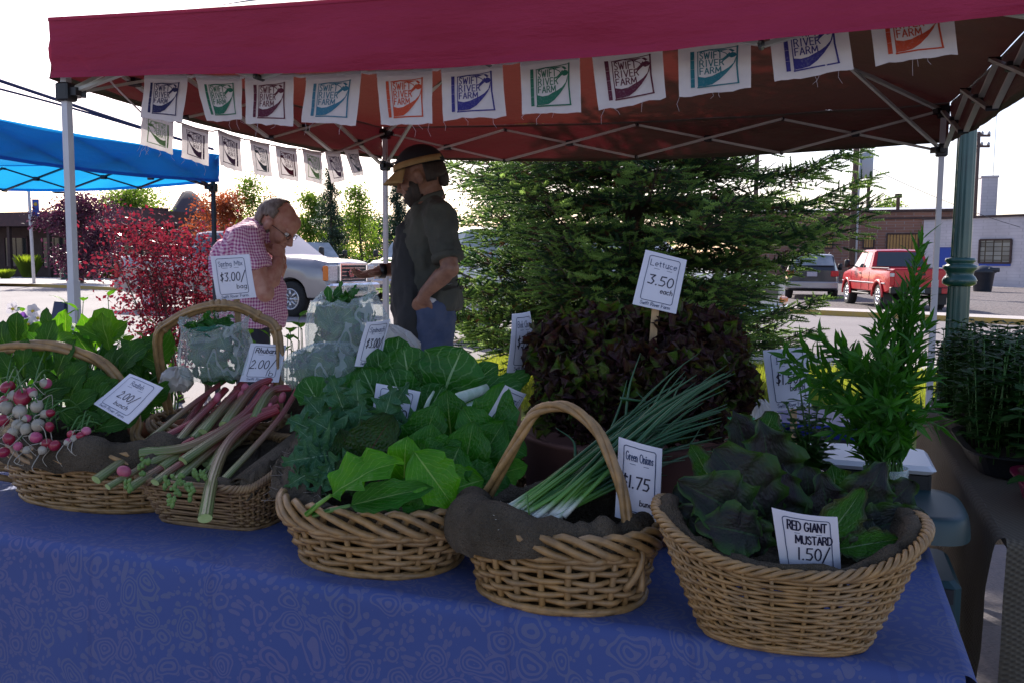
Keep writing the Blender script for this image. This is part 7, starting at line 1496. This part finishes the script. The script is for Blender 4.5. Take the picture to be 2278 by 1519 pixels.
PP = [('tall leafy seedling with pointed sunlit leaves left of the red shrub base', 240, 655, 2.85, 26, .085, .07, 'sunlit_leaf', None, 0, 'lance', .4, 4), ('yellow green leafy seedling just right of the left tent leg', 150, 670, 2.9, 20, .08, .06, 'sunlit_leaf', None, 0, 'lance', .4, 4),
 ('white petunia plant left of the left tent leg', 52, 690, 2.8, 22, .05, .09, 'sunlit_leaf', 'petal_white', 6, 'oval', .6, 7), ('mixed white flowering plant beside the left tent leg', 105, 720, 2.75, 20, .05, .08, 'sunlit_leaf', 'petal_white', 5, 'oval', .6, 6), ('purple flowering plant at the far left', 20, 725, 2.7, 18, .05, .08, 'sunlit_leaf', 'petal_purple', 3, 'oval', .6, 5),
 ('zinnia plant with one magenta flower behind the greens', 272, 762, 2.7, 26, .07, .08, 'sunlit_leaf', 'petal_pink', 1, 'oval', .5, 5), ('leafy plant with broad yellow green leaves right of the zinnia', 325, 748, 2.72, 30, .075, .09, 'sunlit_leaf', None, 0, 'oval', .55, 6), ('small leafed seedling below the red shrub', 345, 715, 2.85, 30, .045, .07, 'sunlit_leaf', None, 0, 'lance', .4, 6),
 ('bushy seedling behind the greens in the middle left', 195, 735, 2.75, 26, .06, .08, 'sunlit_leaf', None, 0, 'oval', .5, 6), ('bright lettuce like seedling right of the spring mix bag', 665, 702, 2.75, 22, .075, .05, 'sunlit_leaf', None, 0, 'oval', .5, 5), ('low sunlit seedling below the checked shirt', 600, 742, 2.75, 26, .06, .07, 'sunlit_leaf', None, 0, 'oval', .5, 6), ('low sunlit seedling just left of the spinach bag', 640, 738, 2.65, 24, .06, .06, 'sunlit_leaf', None, 0, 'oval', .55, 6),
 ('tiny leafed seedling under the curved split wood handle', 380, 740, 2.8, 26, .045, .06, 'sunlit_leaf', None, 0, 'lance', .4, 6)]
for i, q in enumerate(PP): potplant(q[0], q[1], q[2], q[3], ZB, q[4], q[5], q[6], q[7], 500+i, q[8], q[9], q[10], q[11], q[12])
p = at(350, 905, 2.35); tg_ = thing('terracotta_pot', 'orange terracotta pot glimpsed between radish and rhubarb baskets', 'pot', (p.x, p.y, TZ+.005)); mb = MB(); mb.lathe([(.045, 0), (.065, .13), (.075, .13), (.077, .165), (.068, .165), (.06, .13), (.001, .12)], (0, 0, 0), 24, cap=False); mb.build('pot', 'terracotta', tg_, local=True)
# ---- plastic bags of greens ----
def bagmat(name, col, alpha):
    m, t, b, o = nodes(name); b.inputs['Base Color'].default_value = c4(col); b.inputs['Roughness'].default_value = .14; b.inputs['Specular IOR Level'].default_value = 1.
    tp = N(t, 'ShaderNodeBsdfTransparent'); tp.inputs[0].default_value = (.93, .97, .95, 1); tr = N(t, 'ShaderNodeBsdfTranslucent'); tr.inputs[0].default_value = c4(col)
    m1 = N(t, 'ShaderNodeMixShader', i0=.35); t.links.new(b.outputs[0], m1.inputs[1]); t.links.new(tr.outputs[0], m1.inputs[2])
    vm = N(t, 'ShaderNodeVectorMath', operation='ADD'); co = coord(t, (1, 1, .35)); n2 = N(t, 'ShaderNodeTexNoise'); n2.inputs['Scale'].default_value = 14; n2.inputs['Detail'].default_value = 4; t.links.new(co, n2.inputs['Vector'])
    s2 = N(t, 'ShaderNodeVectorMath', operation='SCALE'); s2.inputs[3].default_value = .12; t.links.new(n2.outputs[1], s2.inputs[0]); t.links.new(co, vm.inputs[0]); t.links.new(s2.outputs[0], vm.inputs[1])
    v2 = N(t, 'ShaderNodeTexVoronoi'); v2.feature = 'DISTANCE_TO_EDGE'; v2.inputs['Scale'].default_value = 12; t.links.new(vm.outputs[0], v2.inputs['Vector']); h = mth(t, 'ABSOLUTE', mth(t, 'SUBTRACT', nz(t, 9, 3, mapscale=(1, 1, .45), rough=.5), .5)); rid = mth(t, 'LESS_THAN', h, .012); m2 = N(t, 'ShaderNodeMixShader'); t.links.new(mth(t, 'MULTIPLY_ADD', rid, .22, alpha), m2.inputs[0]); t.links.new(tp.outputs[0], m2.inputs[1]); t.links.new(m1.outputs[0], m2.inputs[2]); t.links.new(m2.outputs[0], o.inputs[0]); bump(t, b, h, .8, .12)
bagmat('clear_bag', (.75, .82, .82), .26); bagmat('milky_bag', (.62, .58, .52), .8)
def bag(label, prof, Y, zb, m, seed, open_=True, greens=True, lean=(0, 0), ny=.8, name='plastic_bag', cat='bag of greens', nleaf=150, ink=False):
    """prof: list of (centre px, y px, half width px) from the bottom up"""
    C = [(at(x, y, Y), w_/FPX*Y) for x, y, w_ in prof]; root = thing(name, label, cat, Vector((C[0][0].x, C[0][0].y, zb))); n = len(C); mb = MB()
    def fn(u, v_):
        k = min(int(v_*(n-1)), n-2); f = v_*(n-1)-k; f = f*f*(3-2*f); c = C[k][0].lerp(C[k+1][0], f); r_ = C[k][1]*(1-f)+C[k+1][1]*f; th = 2*PI*u; cs, sn_ = math.cos(th), math.sin(th)
        fo = fbm((cs*1.6, sn_*1.6, v_*1.4+seed), 1.)*.10+fbm((cs*4, sn_*4, v_*2.2+seed), 1.)*.035+.02*math.sin(th*9+fbm((cs, sn_, v_*3+seed), 1.)*6)*(v_**2)
        tl = (.10*r_*cs+ (-.35*r_*(-sn_)) )*max(0, v_-.75)*4*(1 if open_ else 0)
        return c+Vector((cs*r_*(1+fo), sn_*r_*ny*(1+fo), tl+.012*fbm((cs*3, sn_*3, seed), 1.)))
    mb.grid(72, 48, fn, wrap=True)
    if not open_: mb.grid(72, 5, lambda u, v_: fn(u, 1).lerp(C[-1][0]+Vector((0, 0, .006)), v_), wrap=True)
    else: mb.grid(72, 4, lambda u, v_: fn(u, 1).lerp(C[-1][0], .06*v_)-Vector((0, 0, .025*v_)), wrap=True)
    mb.build('bag_film', m, root)
    if greens:
        rr = random.Random(seed); L_ = MB()
        for i in range(nleaf):
            v_ = rr.random()**.8*.72; k = min(int(v_*(n-1)), n-2); f = v_*(n-1)-k; c = C[k][0].lerp(C[k+1][0], f); r_ = (C[k][1]*(1-f)+C[k+1][1]*f)*.76; a = rr.random()*6.28; q = rr.random()**.3
            p = c+Vector((math.cos(a)*r_*q, math.sin(a)*r_*q*ny, 0)); tn = Vector((-math.sin(a), math.cos(a), 0)); nn3 = Vector((math.cos(a), math.sin(a), .2)); d = tn*rr.uniform(-1, 1)+Vector((0, 0, rr.uniform(-.8, .8))); leafpatch(L_, p-d.normalized()*.02, d, nn3, rr.uniform(.03, .05), rr.uniform(.02, .035), rr.choice(('oval', 'spoon', 'kale')), rr.uniform(0, .9), .2, .08, 3, 4, 6, 0, i, jag=.3)
        if open_:
            c, r_ = C[-2]; c = c+Vector((0, 0, .0))
            for i in range(26):
                a = rr.random()*6.28; q = rr.random()**.6*.62*r_; leafpatch(L_, c+Vector((math.cos(a)*q, math.sin(a)*q*ny, rr.uniform(-.02, .012))), (rr.uniform(-.8, .8), rr.uniform(-1, .2), rr.uniform(-.2, .7)), (rr.uniform(-.5, .5), -1, .9), rr.uniform(.03, .055), rr.uniform(.018, .03), rr.choice(('oval', 'kale')), rr.uniform(-.3, .9), .2, .1, 3, 4, 6, 0, i, jag=.3)
        L_.build('leaves', 'choy_leaf', root)
    if ink:
        I_ = MB()
        for j in range(3): P_ = [fn((.70+.02*j+.035*math.sin(k*.9+j)+.004*k) % 1, .62+.33*k/14)*1. for k in range(15)]; P_ = [p+Vector((0, -.003, 0)) for p in P_]; I_.tube(P_, .0016, 4)
        I_.build('printed_lines', 'ink_green', root)
    return root
bag('open clear bag of spring mix inside the basket with split wood handle', [(487, 842, 60), (485, 830, 84), (482, 800, 88), (480, 765, 82), (478, 738, 72), (476, 716, 78), (477, 708, 80)], 2.3, .9, 'clear_bag', 5, ink=True)
bag('tall open clear bag of spinach rising before the tent leg', [(768, 805, 66), (774, 775, 96), (774, 738, 96), (768, 702, 86), (764, 672, 74), (772, 650, 58)], 2.24, .95, 'clear_bag', 8, nleaf=190)
bag('lower clear bag of spinach bulging beside the Rhubarb card', [(715, 862, 66), (712, 840, 88), (712, 812, 90), (720, 786, 72), (738, 766, 40)], 2.16, .9, 'clear_bag', 11, open_=False, nleaf=130)
bag('milky bag knotted closed right of the Spinach card', [(880, 815, 40), (884, 795, 56), (882, 765, 54), (872, 740, 40), (862, 726, 22)], 2.2, .9, 'milky_bag', 14, open_=False, greens=False)
bag('small clear bag lying left of the rhubarb tray', [(392, 868, 26), (394, 852, 38), (394, 835, 36), (396, 820, 22)], 2.3, .9, 'milky_bag', 17, open_=False, greens=False)
# baskets under the bags
cS = Vector((at(487, 830, 2.32).x, at(487, 830, 2.32).y, TZ+.005)); BS = Bk(cS, -LA, (.15, .12), (.17, .14), .15, 2.4)
hS = [BS.P(R(176), .5, .004), BS.P(R(176), 1.05, .006), at(350, 762, 2.36), at(385, 715, 2.34), at(450, 686, 2.33), at(520, 682, 2.32), at(575, 706, 2.31), at(618, 750, 2.30), BS.P(R(0), 1.0, .006), BS.P(R(0), .5, .004)]
bs_ = basket('wicker_basket', 'round basket with split wood arch handle holding the spring mix bag', BS, 26, 12, .0042, .026, m='dark_wicker')
mb = MB(); C = crv(hS, 50); mb.tube(C, [(.014, .004)]*51, 8, up=(0, 1, 0)); mb.tube([p+Vector((0, -.012, 0)) for p in C], .004, 6); mb.tube([p+Vector((0, .012, 0)) for p in C], .004, 6)
for k in (14, 24, 25, 26, 33, 38): p = C[k]; d = (C[k+1]-C[k-1]).normalized(); mb.tube([p-d*.006, p+d*.006], [(.017, .008)]*2, 8, up=(0, 1, 0))
mb.build('handle', 'wicker', bs_)
crS = Bk(Vector((at(790, 860, 2.22).x, at(790, 860, 2.22).y, TZ+.005)), -LA, (.2, .1), (.21, .115), .15, 6); basket('wicker_tray', 'dark wicker tray under the spinach bags', crS, 34, 14, .0036, 'braid', m='dark_wicker')
# ---- jars of herbs ----
m, t, b, o = nodes('jar_glass'); b.inputs['Base Color'].default_value = (.75, .85, .85, 1); b.inputs['Roughness'].default_value = .04; b.inputs['Specular IOR Level'].default_value = 1.; tp = N(t, 'ShaderNodeBsdfTransparent'); tp.inputs[0].default_value = (.9, .96, .96, 1); lw = N(t, 'ShaderNodeLayerWeight', i0=.35); mx = N(t, 'ShaderNodeMixShader'); t.links.new(mth(t, 'MULTIPLY_ADD', lw.outputs[1], .55, .1), mx.inputs[0]); t.links.new(tp.outputs[0], mx.inputs[1]); t.links.new(b.outputs[0], mx.inputs[2]); t.links.new(mx.outputs[0], o.inputs[0])
def jar(label, c, r_, h_):
    root = thing('glass_jar', label, 'jar', c); mb = MB(); mb.lathe([(.001, .004), (r_*.9, .004), (r_, .02), (r_, h_*.72), (r_*.93, h_*.8), (r_*.78, h_*.86), (r_*.8, h_*.88), (r_*.78, h_*.91), (r_*.81, h_*.93), (r_*.78, h_*.95), (r_*.8, h_), (r_*.74, h_), (r_*.72, h_*.86), (r_*.9, h_*.72), (r_*.93, .03)], (0, 0, 0), 36, cap=False); mb.build('glass', 'jar_glass', root, local=True)
    return root
j1 = at(1968, 1100, 1.84); j1.z = TZ+.006; jar('large glass jar holding the tall tarragon', j1, .056, .165)
ta = thing('tarragon_bunch', 'tall bunch of narrow leaved tarragon standing in a glass jar', 'herbs', j1+Vector((0, 0, .02))); rr = random.Random(41); TL_, TS_ = MB(), MB(); j2 = j1+Vector((0, 0, .15))
tips = [(2055, 520, 1.86), (2040, 560, 1.84), (1880, 770, 1.84), (1890, 800, 1.82), (1740, 790, 1.78), (1760, 830, 1.76), (1780, 770, 1.82), (1820, 750, 1.86), (1850, 780, 1.84), (1930, 800, 1.9), (1960, 760, 1.84), (2000, 700, 1.9), (1985, 760, 1.82), (2025, 690, 1.86), (2050, 720, 1.9), (2060, 790, 1.84), (2075, 830, 1.8), (1800, 860, 1.74), (1830, 900, 1.74), (2080, 900, 1.8), (2100, 950, 1.82), (1850, 960, 1.78), (1870, 820, 1.76), (1910, 790, 1.74), (1950, 760, 1.76), (1990, 780, 1.74), (2020, 850, 1.74), (1940, 880, 1.72), (1980, 900, 1.7), (2040, 940, 1.74), (1890, 900, 1.72), (1920, 960, 1.74), (1960, 960, 1.74), (2000, 980, 1.74), (1900, 820, 1.86), (1960, 700, 1.84), (1985, 680, 1.86), (2010, 650, 1.84), (2040, 640, 1.86), (2050, 600, 1.88), (1940, 740, 1.86), (2065, 720, 1.84), (2035, 760, 1.8), (1990, 830, 1.78), (1955, 840, 1.78), (2020, 900, 1.76), (1870, 770, 1.9)]
for i, (x, y, Y) in enumerate(tips):
    e = at(x, y, Y); a = j2+Vector((rr.uniform(-.03, .03), rr.uniform(-.03, .03), -.12)); nk = j2+Vector((rr.uniform(-.03, .03), rr.uniform(-.03, .03), 0)); mid = nk.lerp(e, .5)+Vector((0, 0, .04+.03*rr.random())); C = crv([a, nk, mid, e], 20); TS_.tube(C, [.0022*(1-.6*k/20) for k in range(21)], 5)
    L = (e-nk).length; nl = int(12+L*75)
    for q in range(nl):
        f = .38+.62*(q+rr.random()*.5)/nl; kk = min(19, int(f*20)); p = C[kk].lerp(C[kk+1], f*20-kk); d = (C[kk+1]-C[kk]).normalized(); th = q*2.3; s_ = d.cross(Vector((.2, 1, .1))).normalized(); u_ = s_.cross(d); dd = (d*rr.uniform(.9, 1.6)+s_*math.cos(th)+u_*math.sin(th)).normalized(); leafpatch(TL_, p, dd, d+Vector((0, -.3, .1)), rr.uniform(.035, .065)*(1.15-.3*f), rr.uniform(.008, .013), 'lance', rr.uniform(-.4, .8), .3, 0, 2, 2, 5, 0, q)
TL_.build('leaves', 'herb_leaf', ta); TS_.build('stems', 'herb_stem', ta)
j3 = at(1800, 1060, 1.9); j3.z = TZ+.006; jar('smaller glass jar holding the mint behind the mustard', j3, .042, .14)
mi_ = thing('mint_bunch', 'bunch of mint with small toothed leaves beside the tarragon', 'herbs', j3+Vector((0, 0, .02))); ML_, MS_ = MB(), MB(); j4 = j3+Vector((0, 0, .13))
for i, (x, y, Y) in enumerate([(1780, 862, 1.9), (1825, 865, 1.9), (1845, 900, 1.88), (1750, 900, 1.88), (1735, 940, 1.86), (1770, 950, 1.84), (1800, 930, 1.84), (1830, 950, 1.84), (1850, 980, 1.86), (1745, 990, 1.84), (1790, 980, 1.82), (1820, 1000, 1.82), (1765, 1010, 1.82), (1800, 890, 1.94)]):
    e = at(x, y, Y); C = crv([j4-Vector((0, 0, .1)), j4, j4.lerp(e, .5)+Vector((0, 0, .01)), e], 14); MS_.tube(C, .0018, 5)
    for q in range(16):
        f = .4+.6*q/15; kk = min(13, int(f*14)); p = C[kk].lerp(C[kk+1], f*14-kk) if f < 1 else C[14]; a = q//2*1.57+(q % 2)*PI; leafpatch(ML_, p, (math.cos(a), math.sin(a), .35), (0, 0, 1), .056*(1.25-.75*f), .032*(1.25-.75*f), 'oval', .5, .2, .03, 3, 4, 6, 0, q, jag=.3)
ML_.build('leaves', 'mint_leaf', mi_); MS_.build('stems', 'herb_stem', mi_)
# ---- boxes behind ----
mat('white_plastic', (.6, .62, .66), None, rough=.35); mat('teal_plastic', (.012, .045, .05), (.01, .038, .042), 6, .4); mat('green_card', (.03, .3, .1), None, rough=.5); mat('blue_plastic', (.01, .02, .2), None, rough=.4); mat('magenta_plastic', (.2, .008, .05), None, rough=.35); mat('black_crate', (.012, .012, .014), None, rough=.6)
def boxthing(name, label, cat, c, d, m, lid=None, lidm=None, rz=-LA, bev=.01):
    root = thing(name, label, cat, c, rz=R(rz)); mb = MB(); w_ = .006
    for s in (1, -1): mb.box((s*(d[0]/2-w_/2), 0, d[2]/2), (w_, d[1], d[2])); mb.box((0, s*(d[1]/2-w_/2), d[2]/2-.001), (d[0]-2*w_-.001, w_, d[2]-.002))
    mb.box((0, 0, .005), (d[0]-2*w_-.001, d[1]-2*w_-.001, .008)); mb.build('sides', m, root, local=True, smooth=False)
    if lid: mb = MB(); mb.box((0, 0, d[2]+lid/2+.001), (d[0]+.02, d[1]+.02, lid), None, bev); mb.build('lid', lidm or m, root, local=True, smooth=False)
    return root
p = at(1925, 1035, 2.1); boxthing('white_box', 'white lidded plastic box behind the tarragon jar', 'box', Vector((p.x, p.y, .703)), (.27, .2, .17), 'black_crate', .02, 'white_plastic')
p = at(1790, 925, 2.75); boxthing('blue_bin', 'blue plastic bin behind the mint', 'bin', Vector((p.x, p.y, .0)), (.3, .3, .85), 'blue_plastic', .02)
p = at(1643, 930, 2.35); boxthing('green_carton', 'green carton right of the lettuce pile', 'carton', Vector((p.x, p.y, .703)), (.06, .08, .215), 'green_card', .006)
p = at(1860, 985, 2.45); boxthing('black_crate', 'black crate on the back table behind the mint', 'crate', Vector((p.x, p.y, .703)), (.22, .22, .12), 'black_crate', .01)
bag('white plastic bag behind the Herbs card', [(1700, 985, 26), (1702, 960, 38), (1700, 930, 36), (1692, 905, 22), (1690, 892, 12)], 2.45, .703, 'milky_bag', 23, open_=False, greens=False, cat='bag')
bag('small crumpled clear bag between lettuce and mustard', [(1612, 985, 12), (1612, 968, 18), (1614, 950, 12)], 2.2, .75, 'milky_bag', 26, open_=False, greens=False, cat='bag')
# teal cart beside the table end
p = at(2072, 1150, 1.86); ct = thing('teal_cart', 'teal plastic cart with rounded overhanging lid at the table end', 'cart', Vector((p.x, p.y, 0)), rz=R(-LA))
mb = MB()
for k in range(2): mb.box((-0.02, 0, .53+k*.12), (.14, .24, .115), None, .012)
mb.build('drawer_body', 'teal_plastic', ct, local=True, smooth=False); mb = MB()
for k in range(3):
    for zz in (.68, .56): mb = MB(); mb.box((-.02+.04*(k-1), -.122, zz), (.028, .008, .03)); mb.build('vent_slot', 'black_crate', ct, local=True, smooth=False)
mb = MB()
def lidf(u, v_):
    th = 2*PI*u; x, y = se(th, 3.2); k = math.sin(v_*PI/2); return Vector((.0+-.03+x*.1*(1-.12*(1-math.cos(v_*PI/2)))*(1 if v_ < .9 else (1-v_)*10), y*.15*(1-.1*v_)*(1 if v_ < .9 else (1-v_)*10), .79+.05*k))
mb.grid(40, 12, lidf, wrap=True); mb.poly([lidf(1-i/40, 0) for i in range(40)]); mb.build('lid', 'teal_plastic', ct, local=True)
for sx in (-.07, .03):
    for sy in (-.09, .09): mb = MB(); mb.tube([(sx, sy, 0), (sx, sy, .48)], .012, 8); mb.build('leg', 'teal_plastic', ct, local=True)
# ---- seedling trays on the side table ----
rr = random.Random(90)
def tray(label, u, v_, du, dv, m, hgt, n, seed, rimh=.06, lsz=.045, st=26):
    c = SB(u, v_, .756); root = thing('seedling_tray', label, 'seedling tray', c, 'seedling trays on the side table', rz=R(-LA)); mb = MB(); o_, i_ = [], []
    for k in range(32): x, y = se(2*PI*k/32, 5); o_.append((x, y))
    for zz, sc in ((0, .9), (rimh, 1.0), (rimh, 1.06), (rimh+.006, 1.06), (rimh+.006, .985), (rimh*.7, .96)): pass
    prof = ((0, .9), (rimh, .99), (rimh, 1.05), (rimh+.006, 1.05), (rimh+.006, .97), (rimh*.65, .95)); V = [(x*du/2*sc, y*dv/2*sc, zz) for zz, sc in prof for x, y in o_]; F = [(i*32+k, i*32+(k+1) % 32, (i+1)*32+(k+1) % 32, (i+1)*32+k) for i in range(5) for k in range(32)]; F.append(tuple(range(31, -1, -1))); mb.add(V, F); mb.build('tray', m, root, local=True, smooth=False)
    mb = MB(); mb.poly([(x*du/2*.955, y*dv/2*.955, rimh*.66) for x, y in o_]); mb.build('soil', 'soil_dark', root, local=True)
    rr = random.Random(seed); L_, S_ = MB(), MB()
    for i in range(n):
        x, y = rr.uniform(-.46, .46)*du, rr.uniform(-.46, .46)*dv; h_ = hgt*rr.uniform(.65, 1.1); b0 = Vector((x, y, rimh*.66)); e = b0+Vector((rr.uniform(-.03, .03), rr.uniform(-.03, .03), h_)); S_.tube([b0, b0.lerp(e, .5)+Vector((rr.uniform(-.006, .006), 0, 0)), e], .0016, 4)
        for q in range(st//3):
            f = .15+.85*q/(st//3-1); p = b0.lerp(e, f); a = q*2.4+i; d = Vector((math.cos(a), math.sin(a), .3)).normalized()
            leafpatch(L_, p, d, (0, 0, 1), lsz*rr.uniform(.8, 1.4), lsz*.62, 'oval', rr.uniform(.2, 1.1), .2, .05, 2, 2, 4, 0, q, .01)
            if lsz < .05:
                for s_ in (1, -1): leafpatch(L_, p+d*lsz*.3, (d+Vector((-d.y, d.x, .1))*s_*.9), (0, 0, 1), lsz*.8, lsz*.5, 'oval', .6, .2, .0, 2, 2, 3, 0, q)
    S_.build('stems', 'herb_stem', root, local=True); L_.build('leaves', 'tomato_leaf', root, local=True)
tray('magenta seedling tray with tall pepper seedlings at the near end of the side table', .28, .30, .40, .34, 'magenta_plastic', .24, 26, 1, lsz=.09, st=24)
tray('black tray of dense tomato seedlings in the middle of the side table', .26, .80, .5, .5, 'black_crate', .31, 150, 2, lsz=.0499, st=42)
tray('black tray of dense tomato seedlings at the far end of the side table', .31, 1.4, .6, .56, 'black_crate', .31, 190, 3, lsz=.0499, st=42)
